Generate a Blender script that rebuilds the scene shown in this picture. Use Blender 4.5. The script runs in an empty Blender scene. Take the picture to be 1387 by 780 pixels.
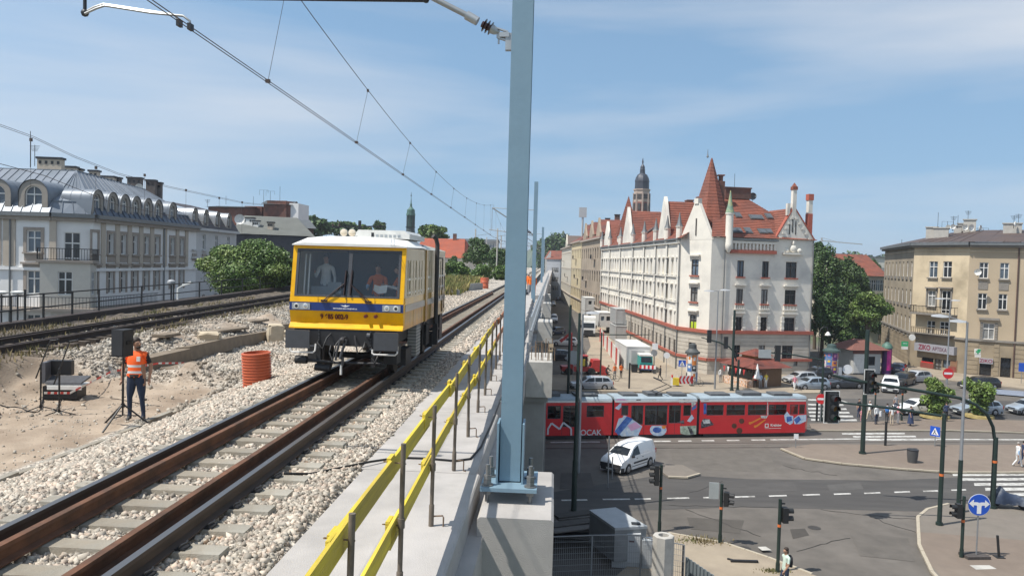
import bpy,math,random
import numpy as np
from mathutils import Vector,Matrix,noise
SC=bpy.context.scene
COL=SC.collection
rnd=random.Random(7)
R=math.radians
# camera, sky, sun
F=1040.0; CX,CY=693.5,390.0
CAMP=Vector((0,0,2.55))
_p,_t,_r=R(3.1),R(1.93),R(1.6)
CFV=Vector((-math.sin(_p)*math.cos(_t),math.cos(_p)*math.cos(_t),-math.sin(_t)))
_r0=Vector((math.cos(_p),math.sin(_p),0)); _u0=_r0 .cross(CFV)
CRV=_r0*math.cos(_r)+_u0*math.sin(_r); CUV=_u0*math.cos(_r)-_r0*math.sin(_r)
cam=bpy.data.cameras.new('camera'); camo=bpy.data.objects.new('camera',cam); COL.objects.link(camo)
cam.sensor_width=36; cam.lens=36*F/1387; cam.clip_start=.05; cam.clip_end=9000
m=Matrix((CRV,CUV,-CFV)).transposed().to_4x4(); m.translation=CAMP; camo.matrix_world=m
SC.camera=camo
SUN_EL,SUN_AZ=59.0,26.0
trav=Vector((math.cos(R(SUN_AZ))*math.cos(R(SUN_EL)),math.sin(R(SUN_AZ))*math.cos(R(SUN_EL)),-math.sin(R(SUN_EL))))
sl=bpy.data.lights.new('sun','SUN'); sl.energy=5.0; sl.angle=R(.53); sl.color=(1,.955,.88)
so=bpy.data.objects.new('sun',sl); COL.objects.link(so); so.rotation_euler=trav.to_track_quat('-Z','Y').to_euler(); so.location=(-60,-20,120)
CLX,CLZ=1.6,.25
w=bpy.data.worlds.new('World'); SC.world=w; w.use_nodes=True
nt=w.node_tree; nt.nodes.clear(); N=nt.nodes.new; L=nt.links.new
sky=N('ShaderNodeTexSky'); sky.sky_type='NISHITA'; sky.sun_disc=False
sky.sun_elevation=R(SUN_EL); sky.sun_rotation=R(180+90-SUN_AZ); sky.air_density=1.0; sky.dust_density=.25; sky.ozone_density=1.5
tc=N('ShaderNodeTexCoord'); mp=N('ShaderNodeMapping'); mp.inputs['Scale'].default_value=(.9,1.2,6.5); mp.inputs['Rotation'].default_value=(R(3),R(-6),R(10)); mp.inputs['Location'].default_value=(CLX,0,CLZ)
L(tc.outputs['Generated'],mp.inputs[0])
n1=N('ShaderNodeTexNoise'); n1 .inputs['Scale'].default_value=1.25; n1 .inputs['Detail'].default_value=8; n1 .inputs['Roughness'].default_value=.5; n1 .inputs['Distortion'].default_value=.25
L(mp.outputs[0],n1 .inputs[0])
rp=N('ShaderNodeValToRGB'); rp.color_ramp.elements[0].position=.37; rp.color_ramp.elements[1].position=.72
L(n1 .outputs['Fac'],rp.inputs[0])
mul=N('ShaderNodeMath'); mul.operation='MULTIPLY'; mul.inputs[1].default_value=.84; L(rp.outputs[0],mul.inputs[0])
mx=N('ShaderNodeMix'); mx.data_type='RGBA'; mx.inputs['B'].default_value=(8.6,8.8,9.2,1)
L(mul.outputs[0],mx.inputs['Factor']); lv=N('ShaderNodeVectorMath'); lv.operation='MULTIPLY_ADD'; lv.inputs[1].default_value=(1,1,.86); lv.inputs[2].default_value=(0,0,.16); L(tc.outputs['Generated'],lv.inputs[0]); nv=N('ShaderNodeVectorMath'); nv.operation='NORMALIZE'; L(lv.outputs[0],nv.inputs[0]); L(nv.outputs[0],sky.inputs['Vector'])
hs=N('ShaderNodeHueSaturation'); hs.inputs['Saturation'].default_value=.98; hs.inputs['Value'].default_value=1.72; hs.inputs['Hue'].default_value=.487; L(sky.outputs[0],hs.inputs['Color']); sz=N('ShaderNodeSeparateXYZ'); L(tc.outputs['Generated'],sz.inputs[0]); hz=N('ShaderNodeMapRange'); hz.interpolation_type='SMOOTHSTEP'; hz.inputs['From Min'].default_value=-.02; hz.inputs['From Max'].default_value=.3; hz.inputs['To Min'].default_value=.86; hz.inputs['To Max'].default_value=1.06; L(sz.outputs['Z'],hz.inputs['Value']); hm=N('ShaderNodeVectorMath'); hm.operation='SCALE'; L(hs.outputs[0],hm.inputs[0]); L(hz.outputs[0],hm.inputs['Scale']); L(hm.outputs[0],mx.inputs['A'])
bg=N('ShaderNodeBackground'); bg.inputs[1].default_value=.083; L(mx.outputs['Result'],bg.inputs[0])
wo=N('ShaderNodeOutputWorld'); L(bg.outputs[0],wo.inputs[0])
SC.view_settings.view_transform='Standard'; SC.view_settings.look='None'; SC.view_settings.exposure=.2; SC.view_settings.gamma=1
SC.render.engine='CYCLES'
try:SC.cycles.max_bounces=6; SC.cycles.transparent_max_bounces=8
except Exception:pass
# placing: a photo point meets a level, a depth or a wall
def ray(x,y):return CFV+CRV*((x-CX)/F)+CUV*((CY-y)/F)
def P(x,y,z):d=ray(x,y); return CAMP+d*((z-CAMP.z)/d.z)
def W(x,y,Y):d=ray(x,y); return CAMP+d*(Y/d.y)
def XP(x,y,X):d=ray(x,y); return CAMP+d*(X/d.x)
def FP(x,y,A,B):
 ax=Vector((B[0]-A[0],B[1]-A[1],0)).normalized(); n=Vector((-ax.y,ax.x,0))
 d=ray(x,y); A3=Vector((A[0],A[1],0)); t=(A3-CAMP).dot(n)/d.dot(n); p=CAMP+d*t
 return(p-A3).dot(ax),p.z
S=-11.0
# materials
MATS={}
def mat(name,c,rough=.8,metal=0,var=.12,sc=2.0,bump=0,bsc=30,c2=None,c2amt=.5,c2sc=.6,rndobj=0,island=0,spec=.5,emit=0,stretch=None,coat=0):
 if name in MATS:return MATS[name]
 m=bpy.data.materials.new(name); m.use_nodes=True; t=m.node_tree; b=t.nodes['Principled BSDF']
 n_=t.nodes.new; l=t.links.new
 b.inputs['Roughness'].default_value=rough; b.inputs['Metallic'].default_value=metal
 b.inputs['Specular IOR Level'].default_value=spec
 if coat:b.inputs['Coat Weight'].default_value=coat; b.inputs['Coat Roughness'].default_value=.08
 tcn=n_('ShaderNodeTexCoord'); vec=tcn.outputs['Object']
 if stretch:
  mpn=n_('ShaderNodeMapping'); mpn.inputs['Scale'].default_value=stretch; l(vec,mpn.inputs[0]); vec=mpn.outputs[0]
 nz=n_('ShaderNodeTexNoise'); nz.inputs['Scale'].default_value=sc; nz.inputs['Detail'].default_value=6; nz.inputs['Roughness'].default_value=.62; l(vec,nz.inputs[0])
 hsv=n_('ShaderNodeMapRange'); hsv.inputs['From Min'].default_value=.25; hsv.inputs['From Max'].default_value=.75
 hsv.inputs['To Min'].default_value=1-var; hsv.inputs['To Max'].default_value=1+var; l(nz.outputs['Fac'],hsv.inputs['Value'])
 col=(c[0],c[1],c[2],1)
 src=None
 if c2:
  nz2=n_('ShaderNodeTexNoise'); nz2 .inputs['Scale'].default_value=c2sc; nz2 .inputs['Detail'].default_value=8; nz2 .inputs['Roughness'].default_value=.6; l(vec,nz2 .inputs[0])
  r2=n_('ShaderNodeMapRange'); r2 .interpolation_type='SMOOTHSTEP'; r2 .inputs['From Min'].default_value=.5-.16+(.5-c2amt)*.4; r2 .inputs['From Max'].default_value=.5+.16+(.5-c2amt)*.4; l(nz2 .outputs['Fac'],r2 .inputs['Value'])
  mc=n_('ShaderNodeMix'); mc.data_type='RGBA'; mc.inputs['A'].default_value=col; mc.inputs['B'].default_value=(c2[0],c2[1],c2[2],1)
  l(r2 .outputs[0],mc.inputs['Factor']); src=mc.outputs['Result']
 val=hsv.outputs[0]
 if rndobj or island:
  if island:g=n_('ShaderNodeNewGeometry'); ro=g.outputs['Random Per Island']; amt=island
  else:g=n_('ShaderNodeObjectInfo'); ro=g.outputs['Random']; amt=rndobj
  mr=n_('ShaderNodeMapRange'); mr.inputs['To Min'].default_value=1-amt; mr.inputs['To Max'].default_value=1+amt; l(ro,mr.inputs['Value'])
  mm=n_('ShaderNodeMath'); mm.operation='MULTIPLY'; l(val,mm.inputs[0]); l(mr.outputs[0],mm.inputs[1]); val=mm.outputs[0]
 vm=n_('ShaderNodeVectorMath'); vm.operation='SCALE'
 if src:l(src,vm.inputs[0])
 else:vm.inputs[0].default_value=col[:3]
 l(val,vm.inputs['Scale']); l(vm.outputs[0],b.inputs['Base Color'])
 if bump:
  bn=n_('ShaderNodeTexNoise'); bn.inputs['Scale'].default_value=bsc; bn.inputs['Detail'].default_value=4; l(vec,bn.inputs[0])
  bp=n_('ShaderNodeBump'); bp.inputs['Strength'].default_value=bump; bp.inputs['Distance'].default_value=.02; l(bn.outputs['Fac'],bp.inputs['Height']); l(bp.outputs[0],b.inputs['Normal'])
 if emit:b.inputs['Emission Color'].default_value=col; b.inputs['Emission Strength'].default_value=emit
 MATS[name]=m; return m
def glass(name,c=(.02,.025,.03),rough=.08,var=.5,sc=1.2,rndobj=.4,spec=.5):return mat(name,c,rough,0,var,sc,rndobj=rndobj,spec=spec)
# mesh builder
class B:
 def __init__(s):s.v=[]; s.f=[]; s.m=[]
 def add(s,vs,fs,mi=0):
  o=len(s.v); s.v+=[tuple(x)for x in vs]; s.f+=[tuple(i+o for i in f)for f in fs]; s.m+=[mi]*len(fs); return s
 def box(s,x0,x1,y0,y1,z0,z1,mi=0):
  return s.add([(x0,y0,z0),(x1,y0,z0),(x1,y1,z0),(x0,y1,z0),(x0,y0,z1),(x1,y0,z1),(x1,y1,z1),(x0,y1,z1)],[(3,2,1,0),(4,5,6,7),(0,1,5,4),(1,2,6,5),(2,3,7,6),(3,0,4,7)],mi)
 def obox(s,c,d,rz=0,rx=0,ry=0,mi=0):
  M=Matrix.Translation(c)@Matrix.Rotation(rz,4,'Z')@Matrix.Rotation(ry,4,'Y')@Matrix.Rotation(rx,4,'X')
  h=Vector(d)/2
  vs=[M@Vector((sx*h.x,sy*h.y,sz*h.z))for sz in(-1,1)for sx,sy in((-1,-1),(1,-1),(1,1),(-1,1))]
  return s.add(vs,[(3,2,1,0),(4,5,6,7),(0,1,5,4),(1,2,6,5),(2,3,7,6),(3,0,4,7)],mi)
 def bar(s,p,q,wd,h=None,mi=0,up=(0,0,1)):
  p,q=Vector(p),Vector(q); d=(q-p); h=h or wd
  d.normalize(); u=Vector(up)
  if abs(d.dot(u))>.98:u=Vector((0,1,0))
  a=d.cross(u).normalized()*wd/2; b=a.cross(d).normalized()*h/2
  vs=[p-a-b,p+a-b,p+a+b,p-a+b,q-a-b,q+a-b,q+a+b,q-a+b]
  return s.add(vs,[(3,2,1,0),(4,5,6,7),(0,1,5,4),(1,2,6,5),(2,3,7,6),(3,0,4,7)],mi)
 def tube(s,path,r,n=8,mi=0,caps=True):
  path=[Vector(p)for p in path]; rr=r if isinstance(r,(list,tuple))else[r]*len(path)
  rings=[]; a=None
  for i,p in enumerate(path):
   d=(path[min(i+1,len(path)-1)]-path[max(i-1,0)]).normalized()
   if a is None:
    u=Vector((0,0,1))if abs(d.z)<.9 else Vector((1,0,0)); a=d.cross(u).normalized()
   else:
    a=(a-d*a.dot(d)).normalized()
   b=d.cross(a)
   rings.append([p+(a*math.cos(2*math.pi*k/n)+b*math.sin(2*math.pi*k/n))*rr[i]for k in range(n)])
  return s.loft(rings,mi,caps)
 def loft(s,rings,mi=0,caps=True,closed=True):
  n=len(rings[0]); vs=[p for r in rings for p in r]; fs=[]
  for i in range(len(rings)-1):
   for k in range(n if closed else n-1):
    k2=(k+1)%n; fs.append((i*n+k,i*n+k2,(i+1)*n+k2,(i+1)*n+k))
  if caps:fs.append(tuple(reversed(range(n)))); o=(len(rings)-1)*n; fs.append(tuple(o+k for k in range(n)))
  return s.add(vs,fs,mi)
 def lathe(s,prof,n=16,c=(0,0,0),mi=0,caps=True,ph=0):
  return s.loft([[(c[0]+r*math.cos(2*math.pi*k/n+ph),c[1]+r*math.sin(2*math.pi*k/n+ph),c[2]+z)for k in range(n)]for r,z in prof],mi,caps)
 def cyl(s,p,q,r,n=12,mi=0,r2=None):return s.tube([p,q],[r,r if r2 is None else r2],n,mi)
 def prism(s,pts,vec,mi=0):
  pts=[Vector(p)for p in pts]; v=Vector(vec); n=len(pts)
  fs=[tuple(reversed(range(n))),tuple(range(n,2*n))]+[(k,(k+1)%n,n+(k+1)%n,n+k)for k in range(n)]
  return s.add(pts+[p+v for p in pts],fs,mi)
 def poly(s,pts,mi=0):return s.add(pts,[tuple(range(len(pts)))],mi)
 def sph(s,c,r,n=10,mi=0):
  r=r if isinstance(r,(tuple,list))else(r,r,r); k=max(4,n//2)
  pr=[(max(.001,math.sin(math.pi*i/k)),-math.cos(math.pi*i/k))for i in range(k+1)]
  return s.loft([[(c[0]+r[0]*a*math.cos(2*math.pi*j/n),c[1]+r[1]*a*math.sin(2*math.pi*j/n),c[2]+r[2]*b)for j in range(n)]for a,b in pr],mi,True)
 def mesh(s,name,mats,smooth=0):
  me=bpy.data.meshes.new(name); me.from_pydata(s.v,[],s.f)
  for q in(mats if isinstance(mats,(list,tuple))else[mats]):me.materials.append(q)
  if any(s.m):me.polygons.foreach_set('material_index',s.m)
  import bmesh
  bm=bmesh.new(); bm.from_mesh(me); bmesh.ops.recalc_face_normals(bm,faces=bm.faces); bm.to_mesh(me); bm.free()
  if smooth:
   me.polygons.foreach_set('use_smooth',[True]*len(me.polygons))
   me.set_sharp_from_angle(angle=R(smooth))
  return me
def link(name,me,parent=None,loc=(0,0,0),rz=0):
 o=bpy.data.objects.new(name,me); COL.objects.link(o); o.location=loc; o.rotation_euler=(0,0,rz)
 if parent:o.parent=parent
 return o
def part(parent,name,b,mats,smooth=0,loc=(0,0,0),rz=0,label=None,stuff=False):
 o=link(name,b.mesh(name,mats,smooth),parent,loc,rz)
 if label:o['label']=label
 if stuff:o['kind']='stuff'
 return o
def tag(o,label,cat,group=None):
 o['label']=label; o['category']=cat
 if group:o['group']=group
 return o
def thing(name,label,cat,loc=(0,0,0),rz=0,group=None):
 return tag(link(name,None,None,loc,rz),label,cat,group)
def solo(name,b,mats,label,cat,loc=(0,0,0),rz=0,group=None,smooth=0):return tag(part(None,name,b,mats,smooth,loc,rz),label,cat,group)
def struct(name,b,mats,smooth=0):
 o=part(None,name,b,mats,smooth); o['kind']='structure'; return o
def dup(root,loc,rz=None,label=None,group=None):
 def cp(o,par):
  c=o.copy(); COL.objects.link(c); c.parent=par
  for ch in list(o.children):cp(ch,c)
  return c
 r_=cp(root,None); r_.location=loc
 if rz is not None:r_.rotation_euler=(0,0,rz)
 if label:r_['label']=label
 if group:r_['group']=group
 return r_
def npmesh(name,v,f,mats,mi=None,smooth=False):
 me=bpy.data.meshes.new(name); v=np.asarray(v,np.float32); f=np.asarray(f,np.int32); k=f.shape[1]
 me.vertices.add(len(v)); me.vertices.foreach_set('co',v.ravel())
 me.loops.add(f.size); me.loops.foreach_set('vertex_index',f.ravel())
 me.polygons.add(len(f)); me.polygons.foreach_set('loop_start',np.arange(0,f.size,k,dtype=np.int32))
 try:me.polygons.foreach_set('loop_total',np.full(len(f),k,np.int32))
 except Exception:pass
 for q in(mats if isinstance(mats,(list,tuple))else[mats]):me.materials.append(q)
 if mi is not None:me.polygons.foreach_set('material_index',np.asarray(mi,np.int32))
 if smooth:me.polygons.foreach_set('use_smooth',np.ones(len(f),bool))
 me.update(calc_edges=True); return me
def text_mesh(body,size,mt,ext=.002,bold=0):
 c=bpy.data.curves.new('text','FONT'); c.body=body; c.size=size; c.extrude=ext; c.align_x='CENTER'; c.align_y='CENTER'; c.offset=bold
 o=bpy.data.objects.new('text',c); COL.objects.link(o); bpy.context.view_layer.update()
 me=bpy.data.meshes.new_from_object(o.evaluated_get(bpy.context.evaluated_depsgraph_get())); bpy.data.objects.remove(o)
 me.materials.clear(); me.materials.append(mt); return me
def text(parent,name,body,size,mt,loc,rz=0,bold=0,wid=1):
 o=link(name,text_mesh(body,size,mt,bold=bold),parent,loc,0); o.rotation_euler=(R(90),0,rz); o.scale=(wid,1,1); return o
def leaves(blobs,n,size,seed=1,flat=.5):
 g=np.random.default_rng(seed); bl=np.array(blobs,float)
 vol=(bl[:,3]*bl[:,4]*bl[:,5])**(2/3); k=g.choice(len(bl),n,p=vol/vol.sum())
 d=g.normal(size=(n,3)); d/=np.linalg.norm(d,axis=1)[:,None]
 rad=g.uniform(.2,1,n)**.42*(1+g.normal(0,.06,n))
 c=bl[k,:3]+d*bl[k,3:6]*rad[:,None]
 nn=d*.7+g.normal(size=(n,3))*.75; nn[:,2]+=flat; nn/=np.linalg.norm(nn,axis=1)[:,None]
 a=np.cross(nn,g.normal(size=(n,3))); a/=np.linalg.norm(a,axis=1)[:,None]; b=np.cross(nn,a)
 s_=(size*g.uniform(.55,1.35,n))[:,None]
 v=np.stack([c-a*s_*.5,c-b*s_*.32-nn*s_*.06,c+a*s_*.55+nn*s_*.05,c+b*s_*.32-nn*s_*.06],1).reshape(-1,3)
 return v,np.arange(4*n,dtype=np.int32).reshape(-1,4)
LEAF=[mat('leaf_green',(.085,.15,.03),.55,var=.2,sc=.5,island=.5,c2=(.13,.17,.035),c2amt=.35,c2sc=.5),mat('leaf_dark_green',(.05,.10,.027),.55,var=.2,sc=.5,island=.5,c2=(.075,.12,.03),c2amt=.4,c2sc=.4),mat('leaf_bright_green',(.12,.19,.035),.55,var=.2,sc=.5,island=.45,c2=(.16,.2,.04),c2amt=.35,c2sc=.6)]
for q in LEAF:
 q.node_tree.nodes['Principled BSDF'].inputs['Transmission Weight'].default_value=0
BARK=mat('bark',(.11,.085,.06),.9,var=.3,sc=4,bump=.5,bsc=12)
def tree(name,label,loc,h,crown,n,leaf,mi=0,seed=1,group=None,trunk_r=.22,cat='tree',blobs=None,crown_z=None):
 g=random.Random(seed); t=thing(name,label,cat,loc,0,group)
 cx_,cy_,cz_=crown; cz0=crown_z if crown_z is not None else h-cz_
 if blobs is None:
  blobs=[(0,0,cz0,cx_*.72,cy_*.72,cz_*.76)]
  for i in range(22):
   a=g.uniform(0,6.283); e=g.uniform(-.55,1.0); r_=math.sqrt(max(.05,1-e*e))*g.uniform(.5,.95)
   k=g.uniform(.14,.42)
   blobs.append((cx_*r_*math.cos(a),cy_*r_*math.sin(a),cz0+cz_*e*.72,cx_*k,cy_*k,cz_*k*.8))
 v,f=leaves(blobs,n,leaf,seed)
 link('crown',npmesh('crown',v,f,LEAF[mi]),t)
 b=B(); top=cz0+cz_*.3
 b.tube([(0,0,-.1),(g.uniform(-.1,.1),.05,top*.35),(g.uniform(-.3,.3),g.uniform(-.2,.2),top*.7),(0,0,top)],[trunk_r*1.25,trunk_r,trunk_r*.75,trunk_r*.3],7)
 for i in range(7):
  bl=blobs[1+i%max(1,len(blobs)-1)]; st=top*g.uniform(.4,.75)
  b.tube([(0,0,st),(bl[0]*.5,bl[1]*.5,(st+bl[2])*.5+.2),(bl[0],bl[1],bl[2])],[trunk_r*.5,trunk_r*.32,trunk_r*.12],5)
 part(t,'trunk',b,BARK,60); return t
 # ground, viaduct deck, tracks
CONC=mat('concrete',(.47,.45,.41),.85,var=.1,sc=5,bump=.25,bsc=60,c2=(.36,.345,.315),c2amt=.35,c2sc=1.1)
CONC2=mat('grey_concrete',(.31,.305,.29),.88,var=.16,sc=1.2,bump=.25,bsc=40,c2=(.2,.2,.195),c2amt=.4,c2sc=.35)
CONCD=mat('precast_concrete',(.32,.30,.255),.9,var=.15,sc=5,bump=.4,bsc=60,c2=(.25,.215,.165),c2amt=.4,c2sc=1.6,rndobj=.12)
STEELG=mat('galvanised_steel',(.42,.44,.45),.5,.7,var=.1,sc=4)
DARKM=mat('dark_steel',(.035,.036,.04),.5,.4,var=.2,sc=4)
RUST=mat('rusty_steel',(.15,.068,.036),.85,.1,var=.3,sc=6,bump=.2,bsc=60,c2=(.085,.045,.028),c2amt=.5,c2sc=2)
RAILM=mat('rail_steel',(.08,.058,.046),.7,.3,var=.25,sc=5,stretch=(1,.15,1))
RAILTOP=mat('rail_running_top',(.20,.19,.185),.38,.8,var=.1,sc=3,stretch=(1,.1,1))
DRIFT=-.0065
def ss(a,b,x):t=np.clip((x-a)/(b-a),0,1); return t*t*(3-2*t)
def vnoise(x,y,s,seed=0):
 def h(i,j):q=np.sin(i*127.1+j*311.7+seed*74.7)*43758.5453; return q-np.floor(q)
 x=x/s; y=y/s; i=np.floor(x); j=np.floor(y); fx=x-i; fy=y-j; fx=fx*fx*(3-2*fx); fy=fy*fy*(3-2*fy)
 return(h(i,j)*(1-fx)+h(i+1,j)*fx)*(1-fy)+(h(i,j+1)*(1-fx)+h(i+1,j+1)*fx)*fy
def deck_z(x,y):
 x=np.asarray(x,float); y=np.asarray(y,float); xs=x-DRIFT*y
 near=np.interp(xs,[-24,-19.5,-16,-13.7,-12.9,-12.3,-8.3,-7.9,-6.2,-5.8,-2.5,-2.3],[-.35,-.32,-.28,-.32,-.85,-1.06,-1.06,-.98,-.32,-.235,-.235,-.36])
 bank=np.interp(xs,[-24,-19.5,-16,-13.6,-11.95,-11.65,-8.3,-6.0,-2.5,-2.3],[-.35,-.32,-.28,-.34,-.62,-1.02,-.98,-.3,-.235,-.36])
 flat=np.interp(xs,[-24,-19.5,-5.8,-2.3],[-.35,-.32,-.25,-.24])
 a=ss(17.5,20.5,y+2.0*vnoise(x,y,1.7,3)-1); z=near*(1-a)+bank*a
 c=ss(37,47,y); z=z*(1-c)+flat*c
 loose=ss(-5.4,-6.4,xs)*.05+.012
 z=z+(vnoise(x,y,.55,1)-.5)*loose*1.6+(vnoise(x,y,.18,2)-.5)*loose
 for mx_,my_,r_,h_ in((-14.6,17.6,.9,.25),(-13.2,18.6,1.0,.2),(-11.2,19.6,.8,.22),(-12.9,19.6,.9,.16),(-9.9,20.8,.6,.42),(-10.6,21.6,.8,.25),(-12.8,25.5,1.2,.2),(-13.3,31,1.3,.2),(-12.9,34.6,.9,.26),(-12.6,28,.9,.16)):
  z=z+h_*np.exp(-((x-mx_)**2+(y-my_)**2)/(r_*r_))*(.55+.9*vnoise(x,y,.42,4))
 return z
def oxf(y):return-15.2-.066*(y-19)
def left_(y):return-19.3-.1*(np.minimum(y,60)-24)-.066*np.maximum(y-60,0)
def sand_mask(x,y):
 xs=x-DRIFT*y; n=vnoise(x,y,.8,5)*.5+vnoise(x,y,.25,6)*.3
 s=ss(-8.5,-8.7,xs)*ss(20.8,19.2,y-1.6*(n-.4))
 for mx_,my_,r_ in((-9.9,20.8,1.3),(-10.7,21.5,1.0),(-12.8,25.5,1.5),(-13.0,30,1.6),(-12.9,34,1.4),(-13,19.5,1.1),(-12.4,22.6,.8)):
  s=np.maximum(s,(np.exp(-((x-mx_)**2+(y-my_)**2)/(r_*r_))*1.5-.35)*(.35+.8*vnoise(x,y,.5,11)))
 return np.clip(s,0,1)
bm_=mat('ballast_bed',(.34,.30,.25),.95,var=.2,sc=1.2)
t=bm_.node_tree; b_=t.nodes['Principled BSDF']
vo=t.nodes.new('ShaderNodeTexVoronoi'); vo.inputs['Scale'].default_value=17; tc_=t.nodes.new('ShaderNodeTexCoord'); t.links.new(tc_.outputs['Object'],vo.inputs['Vector'])
cr_=t.nodes.new('ShaderNodeValToRGB'); e=cr_.color_ramp.elements; e[0].color=(.20,.175,.15,1); e[1].color=(.62,.565,.48,1); e[1].position=.9
sp=t.nodes.new('ShaderNodeSeparateColor'); t.links.new(vo.outputs['Color'],sp.inputs[0]); t.links.new(sp.outputs[0],cr_.inputs[0])
at_=t.nodes.new('ShaderNodeAttribute'); at_.attribute_name='sand'
sn=t.nodes.new('ShaderNodeTexNoise'); sn.inputs['Scale'].default_value=1.3; sn.inputs['Detail'].default_value=9; t.links.new(tc_.outputs['Object'],sn.inputs['Vector'])
sr=t.nodes.new('ShaderNodeValToRGB'); e=sr.color_ramp.elements; e[0].color=(.24,.18,.128,1); e[0].position=.3; e[1].color=(.395,.315,.235,1); e[1].position=.7; t.links.new(sn.outputs['Fac'],sr.inputs[0])
mm=t.nodes.new('ShaderNodeMix'); mm.data_type='RGBA'; t.links.new(at_.outputs['Fac'],mm.inputs['Factor']); t.links.new(cr_.outputs[0],mm.inputs['A']); t.links.new(sr.outputs[0],mm.inputs['B'])
ad=t.nodes.new('ShaderNodeAttribute'); ad.attribute_name='dirt'; m3=t.nodes.new('ShaderNodeMix'); m3 .data_type='RGBA'; t.links.new(ad.outputs['Fac'],m3 .inputs['Factor']); t.links.new(mm.outputs['Result'],m3 .inputs['A'])
dr=t.nodes.new('ShaderNodeValToRGB'); e=dr.color_ramp.elements; e[0].color=(.045,.034,.025,1); e[0].position=.35; e[1].color=(.15,.115,.08,1); e[1].position=.7; t.links.new(sn.outputs['Fac'],dr.inputs[0]); t.links.new(dr.outputs[0],m3 .inputs['B'])
t.links.new(m3 .outputs['Result'],b_.inputs['Base Color'])
bp=t.nodes.new('ShaderNodeBump'); bp.inputs['Strength'].default_value=.9; bp.inputs['Distance'].default_value=.05; t.links.new(vo.outputs['Distance'],bp.inputs['Height'])
iv=t.nodes.new('ShaderNodeMath'); iv.operation='SUBTRACT'; iv.inputs[0].default_value=1; t.links.new(at_.outputs['Fac'],iv.inputs[1]); t.links.new(iv.outputs[0],bp.inputs['Strength'])
bp2=t.nodes.new('ShaderNodeBump'); bp2 .inputs['Strength'].default_value=.5; bp2 .inputs['Distance'].default_value=.03
sn2=t.nodes.new('ShaderNodeTexNoise'); sn2 .inputs['Scale'].default_value=22; sn2 .inputs['Detail'].default_value=5; t.links.new(tc_.outputs['Object'],sn2 .inputs['Vector'])
t.links.new(sn2 .outputs['Fac'],bp2 .inputs['Height']); t.links.new(bp.outputs[0],bp2 .inputs['Normal']); t.links.new(bp2 .outputs[0],b_.inputs['Normal'])
def deck_sheet(name,xs,ys):
 X_,Y_=np.meshgrid(xs,ys); X_=X_+DRIFT*Y_; k_=np.clip((-8.4+DRIFT*Y_-X_)/15.6,0,1); X_=np.where(k_>0,-8.4+DRIFT*Y_+(left_(Y_)+8.4-DRIFT*Y_)*k_,X_); Z_=deck_z(X_,Y_); n,k=X_.shape
 v=np.stack([X_,Y_,Z_],-1).reshape(-1,3); i=np.arange(n*k).reshape(n,k)
 f=np.stack([i[:-1,:-1],i[:-1,1:],i[1:,1:],i[1:,:-1]],-1).reshape(-1,4)
 me=npmesh(name,v,f,bm_,smooth=True)
 at=me.attributes.new('sand','FLOAT','POINT'); at.data.foreach_set('value',sand_mask(v[:,0],v[:,1]).astype(np.float32))
 at=me.attributes.new('dirt','FLOAT','POINT'); at.data.foreach_set('value',(ss(2.1,1.2,v[:,0]-oxf(v[:,1])-.5*vnoise(v[:,0],v[:,1],.5,8))*.92).astype(np.float32))
 o=link(name,me); o['kind']='structure'; return o
deck_sheet('ballast_ground',np.concatenate([np.linspace(-24,-8.4,120),np.linspace(-8.3,-2.28,70)]),np.concatenate([np.linspace(1,26,150),np.linspace(26.3,60,110),np.linspace(62,420,90)]))
def stones(name,n,xr,yr,size,dens=None,seed=3,cover=.55,mt=None):
 g=np.random.default_rng(seed); x=g.uniform(*xr,n); u=g.uniform(0,1,n); y=yr[0]+(yr[1]-yr[0])*u**1.35; x=x+DRIFT*y
 keep=g.uniform(0,1,n)<dens(x,y); x=x[keep]; y=y[keep]; n=len(x)
 ico=np.array([(-1,-1,-1),(1,-1,-1),(1,1,-1),(-1,1,-1),(-1,-1,1),(1,-1,1),(1,1,1),(-1,1,1)])*.62
 fc=np.array([(0,2,1),(0,3,2),(4,5,6),(4,6,7),(0,1,5),(0,5,4),(1,2,6),(1,6,5),(2,3,7),(2,7,6),(3,0,4),(3,4,7)])
 s_=size*(.45+1.0*g.uniform(0,1,(n,1,1))**1.6)*1.12*g.uniform(.6,1.25,(n,1,3))
 v=ico[None]*s_*g.uniform(.6,1.3,(n,8,1))+g.normal(0,.16,(n,8,3))*s_
 q=g.normal(size=(n,4)); q/=np.linalg.norm(q,axis=1)[:,None]; w_,a,b,c=q.T
 M=np.stack([1-2*(b*b+c*c),2*(a*b-c*w_),2*(a*c+b*w_),2*(a*b+c*w_),1-2*(a*a+c*c),2*(b*c-a*w_),2*(a*c-b*w_),2*(b*c+a*w_),1-2*(a*a+b*b)],1).reshape(n,3,3)
 v=np.einsum('nij,nkj->nki',M,v); z=deck_z(x,y)+size*g.uniform(-.1,.42,n)*cover
 v=v+np.stack([x,y,z],1)[:,None]
 f=(fc[None]+(np.arange(n)*8)[:,None,None]).reshape(-1,3)
 o=link(name,npmesh(name,v.reshape(-1,3),f,mt)); o['kind']='stuff'; return o
BAL=mat('ballast_stone',(.41,.37,.31),.9,var=.18,sc=9,island=.45,c2=(.42,.32,.25),c2amt=.3,c2sc=9)
BALR=mat('rusty_ballast_stone',(.30,.215,.15),.95,var=.2,sc=9,island=.45,c2=(.2,.12,.075),c2amt=.4,c2sc=7)
BALG=mat('old_ballast_stone',(.37,.34,.29),.95,var=.25,sc=5,island=.42,c2=(.24,.19,.14),c2amt=.42,c2sc=.6)
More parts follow.
